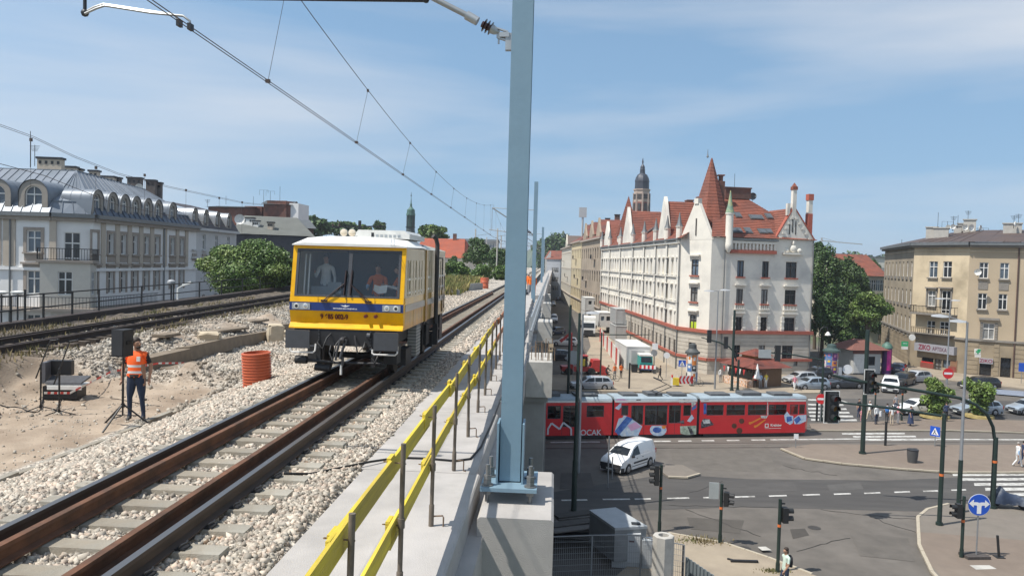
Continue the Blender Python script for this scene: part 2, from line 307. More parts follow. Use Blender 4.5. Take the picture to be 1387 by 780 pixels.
def dn_bal(x,y):
 xs=x-DRIFT*y; d=np.where((xs>-8.25)&(xs<-2.47+.06*vnoise(x,y,.3,14)),1.0,0.0)
 inside=(np.abs(xs+4.165)<.72); d=d*np.where(inside,.62,1)
 fr=((y-3.1)%.6); on=(fr<.27)&(np.abs(xs+4.165)<1.22); d=d*np.where(on,np.where(np.abs(xs+4.165)<.72,.16,.45),1)
 return d*(1-sand_mask(x,y)*.9)
stones('ballast_stones',9000,(-5.4,-2.9),(4.2,20),.026,lambda x,y:dn_bal(x,y)*np.where(np.abs(np.abs(x-DRIFT*y+4.165)-.755)<.28,1,.06),13,1.2,BALR)
stones('ballast_stones',122000,(-8.3,-2.3),(5.2,26),.030,dn_bal,3,1,BAL)
stones('ballast_stones',34000,(-11.4,-2.3),(23,70),.048,lambda x,y:np.where(x-DRIFT*y>-8.3,dn_bal(x,y),1-sand_mask(x,y)),4,1,BAL)
stones('old_ballast_stones',34000,(-16.5,-8.4),(15.5,46),.05,lambda x,y:np.clip(1-sand_mask(x,y)*1.15,.02,1)*np.where(x<oxf(y)+1.7,.22,1),5,.8,BALG)
stones('pebbles',5200,(-17,-8.5),(10,22),.02,lambda x,y:sand_mask(x,y)*(.25+.75*(vnoise(x,y,.7,21)>.5)),17,.9,BALG)
def rail_part(par,x,y0,y1,zt,mats,fx=lambda y:DRIFT*y):
 pr=[(-.036,0),(.036,0),(.038,-.03),(.034,-.046),(.010,-.058),(.010,-.135),(.07,-.155),(.07,-.172),(-.07,-.172),(-.07,-.155),(-.010,-.135),(-.010,-.058),(-.034,-.046),(-.038,-.03)]
 ys=np.concatenate([np.linspace(y0,40,10),np.linspace(55,y1,12)]); b=B()
 b.loft([[(x+fx(y)+a,y,zt+c)for a,c in pr]for y in ys],0)
 k=len(pr)
 for i in range(len(b.f)-2):
  if i%k==0:b.m[i]=1
 return part(par,'rail',b,mats)
trk=thing('railway_track','ballasted railway track with concrete sleepers and rusty inner guard rails under the yellow rail car','railway track')
TX=-4.165
rail_part(trk,TX-.755,2.5,380,0,[RAILM,RAILTOP]); rail_part(trk,TX+.755,2.5,380,0,[RAILM,RAILTOP])
for sx in(-.47,.47):
 rail_part(trk,TX+sx,2.5,64,.012,[RUST,RUST])['label']='rusty brown guard rail inside the running rails'
sb=B()
sb.loft([[(-1.28,-.15*k,-.36),(-1.28,.15*k,-.36),(-1.26,.115*k,-.172),(-1.26,-.115*k,-.172)]if e_==0 else[(1.28,-.15*k,-.36),(1.28,.15*k,-.36),(1.26,.115*k,-.172),(1.26,-.115*k,-.172)]for e_,k in((0,1),(1,1))],0)
sm_=sb.mesh('sleeper',CONCD)
cb=B(); s_=1
if 1:
 cb.tube([(s_*.10,-.06,-.158),(s_*.13,-.06,-.12),(s_*.15,-.02,-.115),(s_*.15,.02,-.115),(s_*.13,.06,-.12),(s_*.10,.06,-.158)],.011,5)
 cb.box(min(s_*.07,s_*.16),max(s_*.07,s_*.16),-.07,.07,-.172,-.155)
cm_=cb.mesh('rail_clip',DARKM)
for i in range(150):
 y=3.1+.6*i+.12; o=link('sleeper',sm_,trk,(TX+DRIFT*y+rnd.uniform(-.015,.015),y,rnd.uniform(-.008,.006)))
 if i<42:
  for sx in(-.755,.755):link('rail_clip',cm_,o,(sx,0,0)); link('rail_clip',cm_,o,(sx,0,0),math.pi)
sb2=B()
for i in range(150,420):y=3.1+.6*i; sb2 .box(TX+DRIFT*y-1.27,TX+DRIFT*y+1.27,y-.12,y+.12,-.3,-.175)
part(trk,'sleeper_row',sb2,CONCD,stuff=True)
old=thing('old_railway_track','old dark railway track beside the black pipe railing','railway track')
OLDR=mat('old_rail_steel',(.045,.032,.026),.8,.2,var=.3,sc=3)
for sx in(-.755,.755):rail_part(old,sx,6,330,-.06,[OLDR,OLDR],oxf)
for sx in(-.52,.52):rail_part(old,sx,6,80,-.075,[OLDR,OLDR],oxf)['label']='dark inner guard rail of the old track'
b=B(); b.loft([[(oxf(y)*0+left_(y)+.05+k,y,z)for k,z in((0,-.5),(.55,-.5),(.55,-.08),(0,-.08))]for y in(8,24,40,60,120,330)]); part(old,'edge_beam',b,OLDR)
wb=B(); wb.loft([[(-1.3,-.13,-.2),(1.3,-.13,-.2),(1.3,-.13,0),(-1.3,-.13,0)],[(-1.3,.13,-.2),(1.3,.13,-.2),(1.3,.13,0),(-1.3,.13,0)]])
TIMBER=mat('old_timber',(.085,.066,.05),.95,var=.3,sc=3,bump=.5,bsc=20,stretch=(.4,3,3),rndobj=.3)
wm_=wb.mesh('sleeper',TIMBER)
for i in range(95):y=9+.65*i; link('sleeper',wm_,old,(oxf(y)+rnd.uniform(-.04,.04),y,-.225))
def blades(name,n,fx,mt,h=(.1,.4),seed=5,wd=.02,zf=deck_z):
 g=np.random.default_rng(seed); x,y=fx(g,n); z=zf(x,y); a=g.uniform(0,6.283,n); hh=g.uniform(*h,n); ln=g.uniform(-.5,.5,(n,2))*hh[:,None]
 c=np.stack([np.cos(a),np.sin(a)],1)*wd*g.uniform(.6,1.6,(n,1))
 z0=z-.03
 v=np.stack([np.stack([x-c[:,0],y-c[:,1],z0],1),np.stack([x+c[:,0],y+c[:,1],z0],1),np.stack([x+ln[:,0]*.5+c[:,0]*.6,y+ln[:,1]*.5+c[:,1]*.6,z0+hh*.6],1),np.stack([x+ln[:,0],y+ln[:,1],z0+hh],1)],1).reshape(-1,3)
 o=link(name,npmesh(name,v,np.arange(4*n).reshape(-1,4),mt)); o['kind']='stuff'; return o
DRYG=mat('dry_grass',(.20,.155,.075),.9,var=.2,sc=1,island=.4,c2=(.12,.14,.04),c2amt=.35,c2sc=.5)
def gx_old(g,n):
 y=16+34*g.uniform(0,1,n)**1.2; l=g.choice([-.9,.0,.95,-1.7,1.5,-2.6],n); k=vnoise(y,l*9,1.6,9)>.42; y=y[k]; l=l[k]; m_=len(y)
 idx=g.integers(0,m_,n); return oxf(y[idx])+l[idx]+g.normal(0,.2,n),y[idx]+g.normal(0,.1,n)
blades('dry_grass',4200,gx_old,DRYG,(.06,.26))
kb=thing('kerb_row','row of pale concrete kerb stones between the ballast slope and the sand','kerb')
kbm=B(); kbm.box(-.06,.06,-.49,.49,-.2,.12); kme=kbm.mesh('kerb_stone',CONCD)
for i in range(14):y=6.2+i; link('kerb_stone',kme,kb,(-8.42+DRIFT*y+rnd.uniform(-.02,.02),y,-1.145+rnd.uniform(-.035,.025)))
ST=mat('pale_limestone',(.48,.40,.29),.9,var=.15,sc=4,bump=.5,bsc=14)
def rock(name,c,d,label,seed,mt=ST,rz=0,cat='stone'):
 g=random.Random(seed); b=B(); b.obox((0,0,d[2]*.5),d); me=b.mesh(name,mt)
 import bmesh
 bm=bmesh.new(); bm.from_mesh(me); bmesh.ops.bevel(bm,geom=bm.edges[:],offset=min(d)*.16,segments=1,affect='EDGES')
 bmesh.ops.subdivide_edges(bm,edges=bm.edges[:],cuts=1)
 for v in bm.verts:v.co+=Vector((g.uniform(-1,1),g.uniform(-1,1),g.uniform(-1,1)))*min(d)*.09
 bm.to_mesh(me); bm.free(); return tag(link(name,me,None,c,rz),label,cat)
def on_deck(px,py,z=-.7):
 for _ in range(6):p=P(px,py,z); z=float(deck_z(p.x,p.y))
 return Vector((p.x,p.y,z))
p=on_deck(283,456); rock('stone_block',p-Vector((0,0,.08)),(.75,.5,.42),'pale squared stone block lying alone on the rubble heap',3,rz=.3)
p=on_deck(373,441); rock('stone_block',p-Vector((0,0,.1)),(.62,.55,.85),'tall pointed pale stone block standing at the end of the rubble heap',5,rz=.5)
p=on_deck(392,436); rock('stone_block',p-Vector((0,0,.1)),(1.1,.5,.4),'low pale stone block half hidden behind the yellow rail car',6,rz=.2)
SLAB=mat('weathered_slab',(.19,.15,.108),.95,var=.25,sc=3,bump=.5,bsc=12)
lg=thing('concrete_ledge','long weathered concrete ledge running through the dug out ballast','ledge')
for i,(y0,y1,h,dx)in enumerate(((20.9,24.2,.02,0),(24.25,28.2,.06,.04),(28.3,32.4,-.02,-.02),(32.5,37.5,.03,.05),(37.6,43.4,0,0))):
 b=B(); b.obox((0,0,0),(.55,y1-y0,.46),rnd.uniform(-.03,.03),rnd.uniform(-.03,.03),rnd.uniform(-.12,.04)); part(lg,'slab',b,SLAB,loc=(-11.82+DRIFT*y0+dx,(y0+y1)/2,-.80+h))
for px,py,d,z,lb in((250,477,(1.6,.5,.07),.3,'thin broken slab lying nearest the orange vest worker'),(305,468,(2.4,.6,.08),.36,'longest thin broken slab on the rubble heap behind the orange pipe'),(345,455,(1.5,.55,.09),.32,'thin broken slab on the rubble heap near the tall pointed stone'),(225,487,(.9,.5,.1),.22,'short thick broken slab at the near end of the ledge')):
 p=on_deck(px,py); rock('broken_slab',p+Vector((0,0,z*.2)),(d[0],d[1],d[2]),lb,int(px),SLAB,rz=1.35+rnd.uniform(-.2,.2),cat='slab')
CAB=mat('black_rubber',(.012,.012,.013),.6,var=.1)
def cable(name,pix,r,label,zoff=.012,z0=-1.05):
 pts=[]
 for i in range(len(pix)-1):
  for k in range(2):
   f_=k/2; x_=pix[i][0]*(1-f_)+pix[i+1][0]*f_; y_=pix[i][1]*(1-f_)+pix[i+1][1]*f_; pts.append(on_deck(x_,y_,z0)+Vector((0,0,zoff)))
 b=B(); b.tube(pts,r,6); return solo(name,b,CAB,label,'cable',smooth=60)
cable('cable',[(0,549),(20,541),(38,533),(52,530),(58,540),(57,554)],.014,'thick black cable snaking over the sand to the left microphone stand')
cable('cable',[(74,560),(90,532),(110,533),(160,541),(200,549),(232,552)],.009,'thin dark cable crossing the sand behind the orange vest worker')
# viaduct edge: walkway, ledge, pedestals, piers
via=thing('viaduct','grey concrete railway viaduct with a pale walkway along its edge','viaduct')
LITC=mat('new_concrete',(.42,.395,.37),.85,var=.09,sc=2.5,bump=.35,bsc=90,c2=(.34,.32,.30),c2amt=.45,c2sc=.9)
for i in range(16):
 y0=2+4.0*i; y1=y0+3.985; b=B()
 sh=[-.014*(y0-6.7)+.05]*2
 b.prism([(-2.52+sh[0],y0,-.9),(-.95+sh[0],y0,-.9),(-.95+sh[0],y0,-.27),(-.97+sh[0],y0,-.25),(-2.50+sh[0],y0,-.25),(-2.52+sh[0],y0,-.27)],(0,y1-y0,0)); part(via,'walkway_slab',b,LITC)
 b=B(); b.box(-.949+sh[0],-.72+min(0,sh[0]+.1),y0,y1,-1.2,-.58+.003*(i%2)); part(via,'edge_beam',b,LITC)
b=B(); b.box(-18.9,-.8,-6,330,-1.7,-1.25); b.box(-1.6,-.9,-6,330,-3.2,-1.71); part(via,'girder',b,CONC2)
b=B(); b.box(-2.2,-.75,66,330,-1.24,-.26); part(via,'far_walkway',b,LITC)
for i,(y0,y1,x1,zt)in enumerate(((8.6,10.6,.08,-.35),(24.3,26.9,.04,-.6),(41,43.2,.0,-.6),(59,61.4,-.15,-.55),(76,78,-.25,-.55),(110,112.5,-.4,-.55))):
 b=B(); b.prism([(-.79,y0,zt-1.12),(x1,y0,zt-1.12),(x1,y0,zt-.03),(x1-.03,y0,zt),(-.76,y0,zt),(-.79,y0,zt-.03)],(0,y1-y0,0)); part(via,'pedestal',b,CONC if i else LITC)
 b=B(); b.box(-1.5,x1-.22,y0+.35,y1-.3,-11.0,zt-1.122); b.box(-1.6,x1-.12,y0+.2,y1-.2,zt-1.3,zt-1.124); part(via,'pier',b,CONC2)
b=B()
for y in range(14,330,16):b.box(-18,-1.7,y-.7,y+.7,-11,-1.71)
part(via,'cross_wall',b,CONC2)
b=B(); b.box(-18.85,-18.4,-6,330,-11,-1.71); part(via,'side_wall',b,CONC2)
RBAR=mat('rusty_rebar',(.22,.15,.10),.9,.2,var=.3,sc=8)
for k,(x,y)in enumerate(((-.65,24.9),(-.5,24.7),(-.33,24.8),(-.12,24.75),(-.55,25.6),(-.2,25.7))):
 b=B(); h=.42+.1*(k%3); b.tube([(x,y,-.6),(x,y,-.6+h),(x+.22,y+.05,-.6+h),(x+.22,y+.05,-.6)],.014,5); part(via,'rebar_loop',b,RBAR)
b=B()
for x,y in((-.09,24.95),(.0,24.95)):b.box(x,x+.03,y,y+.05,-.6,-.08)
b.box(-.1,.05,24.94,25.01,-.18,-.08); b.box(-.1,.05,24.94,25.01,-.33,-.27); part(via,'timber_trestle',b,mat('pale_timber',(.42,.33,.22),.9,var=.2))
b=B()
for y in range(28,160,2):b.bar((-.78+DRIFT*.3*y,y,-.5),(-.78+DRIFT*.3*y,y,.55),.05)
for z in(.05,.55):b.bar((-.78,28,z),(-1.1,160,z),.05)
part(via,'far_railing',b,STEELG)
b=B(); pts=[(-.99,30,-.235),(-1.0,22,-.235),(-1.0,16,-.235),(-1.0,13,-.235),(-1.02,11.4,-.235),(-1.1,10.7,-.235),(-1.3,10.55,-.235),(-1.7,10.62,-.235),(-2.1,10.6,-.235),(-2.4,10.2,-.2),(-3.0,9.5,-.2),(-3.3,9.35,-.17)]
b.tube(pts,.016,6); solo('cable',b,CAB,'black cable running along the walkway step and under the yellow barrier','cable',smooth=60)
# yellow barrier
YEL=mat('yellow_board',(.66,.50,.035),.65,var=.2,sc=7,bump=.5,bsc=30,c2=(.44,.32,.06),c2amt=.34,c2sc=4,stretch=(1,.12,3),rndobj=.14)
ORB=mat('rust_orange_board',(.36,.13,.05),.7,var=.15,sc=4)
TUBE=mat('weathered_tube',(.20,.165,.13),.7,.5,var=.3,sc=9)
bar=thing('safety_barrier','yellow board safety barrier on steel posts along the walkway','barrier')
ys=[2.3,4.38,6.1,7.95,10.1,12.1,14.1,15.95,17.9,19.9,21.8,23.7,25.6,27.5,29.4]
BXX=-1.13
pb=B(); pb.cyl((0,0,-.25),(0,0,1.05),.021,8); pb.cyl((0,0,-.25),(0,0,0),.028,8); pb.cyl((0,0,.36),(0,0,.44),.030,8); pm=pb.mesh('post',TUBE,50)
hb=B(); hb.tube([(.02,0,-.12),(.12,0,-.11),(.13,0,-.13),(.13,0,-.25),(.16,-.02,-.25)],.009,5); hm=hb.mesh('hook',RBAR,50)
for y in ys:
 o=link('post',pm,bar,(BXX-.019*(y-2.5)+.02,y,rnd.uniform(-.03,.02)),rnd.uniform(-.3,.3)); o.rotation_euler=(rnd.uniform(-.012,.012),rnd.uniform(-.012,.012),0)
 link('hook',hm,o,(0,0,0))
for zc,nm in((.875,'top'),(.365,'low')):
 i=0
 while i<len(ys)-1:
  k=1 if(i+(nm=='low'))%3==0 else 2; j=min(i+k,len(ys)-1); dz=.03*((i%2)*2-1)*.6
  y0=ys[i]-.22; y1=ys[j]+.22; x0=BXX-.019*(y0-2.5)-.032; x1=BXX-.019*(y1-2.5)-.032-(.03 if i%2 else 0)
  b=B(); b.bar((x0-.02*(i%2),y0,zc+dz),(x1,y1,zc-dz+rnd.uniform(-.015,.015)),.026,.155); o=part(bar,'board',b,ORB if y0>19.5 else YEL)
  if y0>19.5:o['label']='rust orange barrier board at the far end'
  i=j
 for y in ys[1:10]:
  b=B(); x=BXX-.019*(y-2.5)
  b.box(x-.085,x-.052,y-.11,y+.05,zc-.10,zc+.09); part(bar,'board_block',b,YEL)
  b=B(); b.tube([(x+.05,y+.01,zc+.02),(x-.10,y+.01,zc+.03),(x-.12,y-.05,zc+.05)],.006,5); part(bar,'board_clip',b,RBAR)
  # overhead line masts and wires
MAST=mat('mast_paint',(.185,.285,.36),.5,.15,var=.05,sc=4,bump=.08,bsc=18,c2=(.205,.305,.375),c2amt=.5,c2sc=.9)
def mast(label,x,y,z0,h,w=.25,near=False,rz=0):
 t=thing('overhead_line_mast',label,'mast',(x,y,z0),rz,'grey blue masts along the viaduct edge'); hw=w/2; f=.02; b=B()
 zb=.06 if near else 0
 b.box(-hw,hw,-hw,-hw+f,zb,h); b.box(-hw,hw,hw-f,hw,zb,h); b.box(-.008,.008,-hw+f,hw-f,zb,h); part(t,'column',b,MAST)
 return t
m1=mast('tall grey blue steel mast bolted on the nearest concrete pedestal',-.47,9.48,-.2,9,.255,True)
b=B(); b.box(-.34,.34,-.40,.42,0,.045); part(m1,'base_plate',b,MAST)
b=B()
for sx in(-1,1):b.box(sx*.155-.012,sx*.155+.012,-.20,.16,.045,.78); b.box(sx*.30-.2*(sx>0)*0-.1,sx*.30+.1,.13,.155,.045,.3)if False else None
b.box(-.143,.143,.128,.15,.045,.74); part(m1,'stiffener',b,MAST)
NUT=mat('bolt_steel',(.23,.23,.225),.5,.7,var=.2,sc=12)
for x,y in((-.26,-.29),(.26,-.29),(-.25,.10),(.25,.10)):
 b=B(); b.cyl((x,y,-.17),(x,y,.30),.026,10); b.cyl((x,y,.045),(x,y,.06),.075,14); b.cyl((x,y,.06),(x,y,.115),.052,6); b.cyl((x,y,.118),(x,y,.175),.052,6); b.cyl((x,y,-.06),(x,y,-.012),.05,6)
 part(m1,'anchor_bolt',b,NUT,40)
GALV=mat('cantilever_tube',(.33,.34,.34),.45,.6,var=.1)
BRN=mat('brown_porcelain',(.06,.03,.03),.25,var=.1)
ct=thing('cantilever_arm','steel cantilever tube with brown insulator reaching from the near mast over the track','cantilever',(0,0,0))
q0=W(690,50,9.5); q1=W(676,45,9.5); q2=W(655,34,9.5); q3=W(632,21,9.5); q4=W(585,-3,9.5); d4=(q4-q3).normalized()
b=B(); b.box(q0 .x-.045,q0 .x+.10,9.46,9.54,q0 .z-.17,q0 .z+.035); b.box(q0 .x-.12,q0 .x+.0,9.45,9.55,q0 .z-.015,q0 .z+.04); part(ct,'bracket',b,STEELG)
b=B()
for s_ in(-.055,.055):b.bar(q0+Vector((-.02,0,s_)),q1+Vector((-.02,0,s_)),.05,.018)
b.bar(q0+Vector((-.13,0,.07)),q0+Vector((-.13,0,-.09)),.022); b.bar(q1+Vector((-.02,0,-.06)),q1+Vector((-.02,0,.06)),.02); part(ct,'clevis',b,STEELG)
b=B(); b.tube([q1,q1+(q2-q1)*.25,q1+(q2-q1)*.5],[.02,.05,.06],12); b.tube([q2+(q3-q2)*.35,q3],[.055,.058],12); part(ct,'end_fitting',b,STEELG,50)
b=B(); dd=(q2-q1).normalized(); L_=(q2-q1).length*.62
for k in range(11):pass
pth=[]; rad=[]
for k in range(13):pth.append(q1+(q2-q1)*.48+dd*L_*k/12); rad.append(.085 if k%4 in(1,)else.04)
b.tube(pth,rad,14); part(ct,'insulator',b,BRN,30)
far_=q3+d4*3.2
b=B(); b.tube([q3,far_],.036,12); part(ct,'main_tube',b,GALV,50)
a0=W(577,0,9.5); a1=W(440,-1.5,9.5); top_=Vector((-4.9,9.5,7.15))
b=B(); b.tube([a0,a1,W(115,-6,9.5)],.032,10); b.sph(a0,.045,8); part(ct,'registration_tube',b,DARKM,50)
b=B(); e0=W(115,18,9.5); e1=W(115,-6,9.5); b.tube([e0-Vector((0,0,.04)),e1],.022,8); b.sph(e0,.05,8); part(ct,'drop_bracket',b,DARKM,50)
for k,px in enumerate(((130,7),(150,6))):
 pts=[(115,17),(128,10),(140,6),(200,15),(235,20),(242,27),(243,31)]if k==0 else[(115,19),(130,12),(142,8),(205,18),(248,22),(257,29),(258,36)]
 b=B(); b.tube([W(x,y,9.5-.12*k)for x,y in pts],.015,7); part(ct,'steady_arm',b,GALV,50)
 b=B(); q=W(*pts[-1],9.5-.12*k); b.box(q.x-.02,q.x+.02,q.y-.05,q.y+.05,q.z-.05,q.z+.03); part(ct,'wire_clamp',b,DARKM)
WIRE=mat('copper_wire',(.10,.075,.065),.5,.5,var=.1)
def lerp(a,b_,t_):return a+(b_-a)*t_
def span(label,c0,c1,m0,m1_,mid,nd,rw=.0068,gap=.06,ext=None):
 t=thing('overhead_line',label,'overhead line')
 for g_ in(-gap/2,gap/2):
  b=B(); pts=[Vector(c0)+Vector((g_,0,0)),Vector(c1)+Vector((g_,0,0))]
  if ext:pts=[Vector(ext[0])+Vector((g_,0,0))]+pts
  b.tube(pts,rw,5); part(t,'contact_wire',b,WIRE)
 def mz(u):
  z0,z1=m0[2],m1_[2]; return lerp(z0,z1,u)-4*(lerp(z0,z1,.5)-mid)*u*(1-u)
 b=B(); pts=[Vector((lerp(m0[0],m1_[0],u),lerp(m0[1],m1_[1],u),mz(u)))for u in[i/24 for i in range(25)]]
 if ext:pts=[Vector(ext[1])]+pts
 b.tube(pts,rw*1.1,5); part(t,'messenger_wire',b,WIRE)
 for k in range(nd):
  u=(k+.5)/nd; b=B(); x,y=lerp(m0[0],m1_[0],u),lerp(m0[1],m1_[1],u); xc=lerp(c0[0],c1[0],u); yc=lerp(c0[1],c1[1],u); zc=lerp(c0[2],c1[2],u)
  b.cyl((x,y,mz(u)),(xc,yc,zc),.004,4); b.box(xc-.035,xc+.035,yc-.025,yc+.025,zc-.02,zc+.035); b.box(x-.02,x+.02,y-.03,y+.03,mz(u)-.04,mz(u)+.02); part(t,'dropper',b,WIRE)
 return t
c0=W(250,33,9.45); M0=Vector((-4.4,9.5,7.25)); M1=W(668,277,60.2); c1=W(668,321,60.2)
span('two contact wires and messenger wire hanging over the track of the rail car',c0,c1,M0,M1,5.82,9,ext=(c0+(c0-c1)*.25,M0+Vector((0,-12.6,-.6))))
span('contact and messenger wires of the next span fading down the line',c1,c1+Vector((-.3,50,.2)),M1,M1+Vector((-.3,50,.2)),5.4,8)
l0=XP(0,171,-16.5); l1=XP(160,237,-16.5); l2=XP(330,275,-16.5)
lw=thing('overhead_line','pair of overhead wires crossing in front of the silver roof on the left','overhead line')
for g_ in(0,.05):
 b=B(); pts=[l0+(l0-l1)*.4]+[XP(x,y,-16.5)+Vector((0,0,g_))for x,y in((0,171),(45,187),(100,213),(160,236.5),(230,254.5),(330,275.5),(372,280))]; b.tube(pts,.0075,5); part(lw,'messenger_wire',b,WIRE)
for px,py,bt in((42,186,224),(130,224,270),(196,234,262),(252,254.5,275),(297,265,285),(328,271,286)):
 b=B(); a=XP(px,py+3,-16.5); c=XP(px-.5,bt+30,-16.5); b.cyl(a,c,.006,4); b.box(a.x-.03,a.x+.03,a.y-.04,a.y+.04,a.z-.06,a.z+.04); part(lw,'dropper',b,WIRE)
b=B(); b.tube([XP(0,240,-16.5)+Vector((0,-4,0)),XP(0,222,-16.5),XP(60,238,-16.5)-Vector((0,0,.0)),XP(160,278,-16.5),XP(320,310,-16.5)],.010,5); part(lw,'contact_wire',b,WIRE)
def far_mast(label,x,y,z0,h,arm=True):
 t=mast(label,x,y,z0,h,.3)
 if arm:
  b=B(); b.tube([(0,0,5.2),(-3.4,0,7.3)],.05,7); b.tube([(0,0,7.2),(-3.4,0,7.3)],.03,6); b.tube([(0,0,5.2),(-3.6,0,5.6)],.035,6); b.tube([(-3.4,0,7.3),(-3.4,0,5.5)],.02,5); part(t,'bracket_arm',b,GALV)
  b=B()
  for k in range(5):b.cyl((-.35-.1*k,0,5.42+.062*k),(-.40-.1*k,0,5.45+.062*k),.11,8)
  part(t,'insulator',b,BRN)
 return t
q=W(722,405,60.2); far_mast('second grey blue mast from the camera standing on the viaduct edge',q.x,60.2,-.55,9.4)
far_mast('third mast, thin and far, on the viaduct edge',-1.75,110,-.55,8.2)
far_mast('fourth mast, tiny and far, on the viaduct edge',-2.3,165,-.55,8.2)
g_=thing('line_gantry','small distant steel gantry with insulators above the yellow rail car roof','gantry',(0,0,0))
q=W(487,318,70); b=B(); b.box(q.x-.12,q.x+.12,69.9,70.1,-.3,q.z+1.3); part(g_,'post',b,DARKM)
b=B(); b.bar((q.x-2.6,70,q.z+.62),(q.x+2.4,70,q.z+.85),.12); b.bar((q.x+2.2,70,q.z+.85),(q.x+2.2,70,q.z-.4),.05); part(g_,'cross_arm',b,DARKM)
for dx,dz in((-2.5,1.0),(-1.9,1.0),(1.8,.5)):b=B(); b.lathe([(.05,0),(.11,.05),(.05,.12),(.11,.18),(.05,.26)],8,(q.x+dx,70,q.z+dz-.32)); part(g_,'insulator',b,BRN)
for k,(x,y,h)in enumerate(((-9,120,8),(-10.5,150,8),(-14,135,8.5),(-8,190,8),(-16,180,8.5))):
 t=thing('line_post',['thin far line post beside the dark tree','far line post between bushes left of the mast','thin pale line post by the red roofed house','farthest thin line post near the near mast','faint far line post among the bushes'][k],'post',(x,y,-.3),0,'thin line posts far down the railway')
 b=B(); b.cyl((0,0,0),(0,0,h),.11,7); part(t,'pole',b,CONC)
 b=B(); b.bar((0,0,h-1.2),(2.6,0,h-.8),.06); b.bar((0,0,h-2.4),(2.4,0,h-2.2),.05); part(t,'arm',b,GALV)
 # black pipe railing on the left edge
fl=thing('pipe_railing','black two rail pipe railing along the far left edge of the tracks','railing')
BLK=mat('black_paint',(.018,.018,.02),.5,.2,var=.2)
def rx_(y):return float(left_(y))+.3
fy=[]
for px in(14.6,34,59,98,134,192,235,270,300,328,352,372,390):
 y=26
 for _ in range(30):y=XP(px,400,rx_(y)).y
 fy.append(y)
for k,y in enumerate(fy):b=B(); b.box(rx_(y)-.03,rx_(y)+.03,y-.03,y+.03,-.5,.87+(.18 if k==1 else 0)); part(fl,'post',b,BLK)
fy2=[18]+fy
for z in(.84,.33):
 for i in range(len(fy2)-1):b=B(); b.bar((rx_(fy2[i]),fy2[i],z),(rx_(fy2[i+1]),fy2[i+1]-.002,z),.05); part(fl,'rail',b,BLK)
 # people
SKIN=mat('skin',(.46,.27,.19),.55,var=.06,sc=12); SKIN2=mat('tanned_skin',(.36,.20,.13),.55,var=.06,sc=12)
HAIRD=mat('dark_hair',(.03,.02,.015),.7,var=.3,sc=40); HAIRG=mat('grey_hair',(.35,.32,.29),.8,var=.2,sc=40); HAIRL=mat('light_brown_hair',(.2,.12,.06),.7,var=.3,sc=40)
def cloth(name,c,v=.12):return mat('cloth_'+name,c,.9,var=v,sc=9,bump=.35,bsc=14)
CW=cloth('white',(.72,.72,.71)); CB=cloth('black',(.02,.02,.023)); CN=cloth('navy',(.03,.045,.10)); CJ=cloth('denim',(.022,.034,.065)); CO=cloth('orange',(.80,.17,.02)); CR=cloth('red',(.5,.04,.04)); CP=cloth('pink',(.62,.25,.30)); CG=cloth('grey',(.28,.28,.29)); CBE=cloth('beige',(.50,.42,.32)); CLB=cloth('light_blue',(.36,.50,.68)); CMI=cloth('pale_mint',(.55,.66,.58)); CYE=cloth('yellow',(.75,.58,.08))
SHOE=mat('shoe_leather',(.03,.028,.026),.6,var=.2)
FING=((-.030,.062,.55),(-.011,.078,.5),(.010,.074,.5),(.029,.058,.55))
PCACHE={}
def pose(**k):
 j=dict(pel=(0,0,.94),spi=(0,.005,1.13),che=(0,0,1.33),nb=(0,.015,1.485),nk=(0,-.005,1.56),hd=(0,-.02,1.645),ht=(0,0,1.735),sl=(-.175,.01,1.43),el=(-.235,.03,1.15),wl=(-.25,-.03,.91),sr=(.175,.01,1.43),er=(.235,.03,1.15),wr=(.25,-.03,.91),hl=(-.09,0,.88),kl=(-.10,-.015,.49),al=(-.105,.03,.085),hr=(.09,0,.88),kr=(.10,-.015,.49),ar=(.105,.03,.085))
 j.update(k); return{a:Vector(b)for a,b in j.items()}
WALK=dict(kl=(-.09,-.16,.50),al=(-.09,-.24,.10),kr=(.09,.0,.50),ar=(.09,.30,.15),el=(-.23,.10,1.16),wl=(-.23,.12,.93),er=(.23,-.05,1.16),wr=(.22,-.20,.98))
SIT=dict(pel=(0,0,.60),spi=(0,.03,.78),che=(0,.03,.98),nb=(0,.03,1.135),nk=(0,.01,1.2),hd=(0,-.02,1.285),ht=(0,0,1.375),sl=(-.175,.02,1.08),sr=(.175,.02,1.08),hl=(-.09,-.02,.56),hr=(.09,-.02,.56),kl=(-.11,-.42,.56),kr=(.11,-.42,.56),al=(-.11,-.40,.12),ar=(.11,-.40,.12),el=(-.24,-.12,.84),wl=(-.16,-.36,.82),er=(.24,-.12,.84),wr=(.16,-.36,.84))
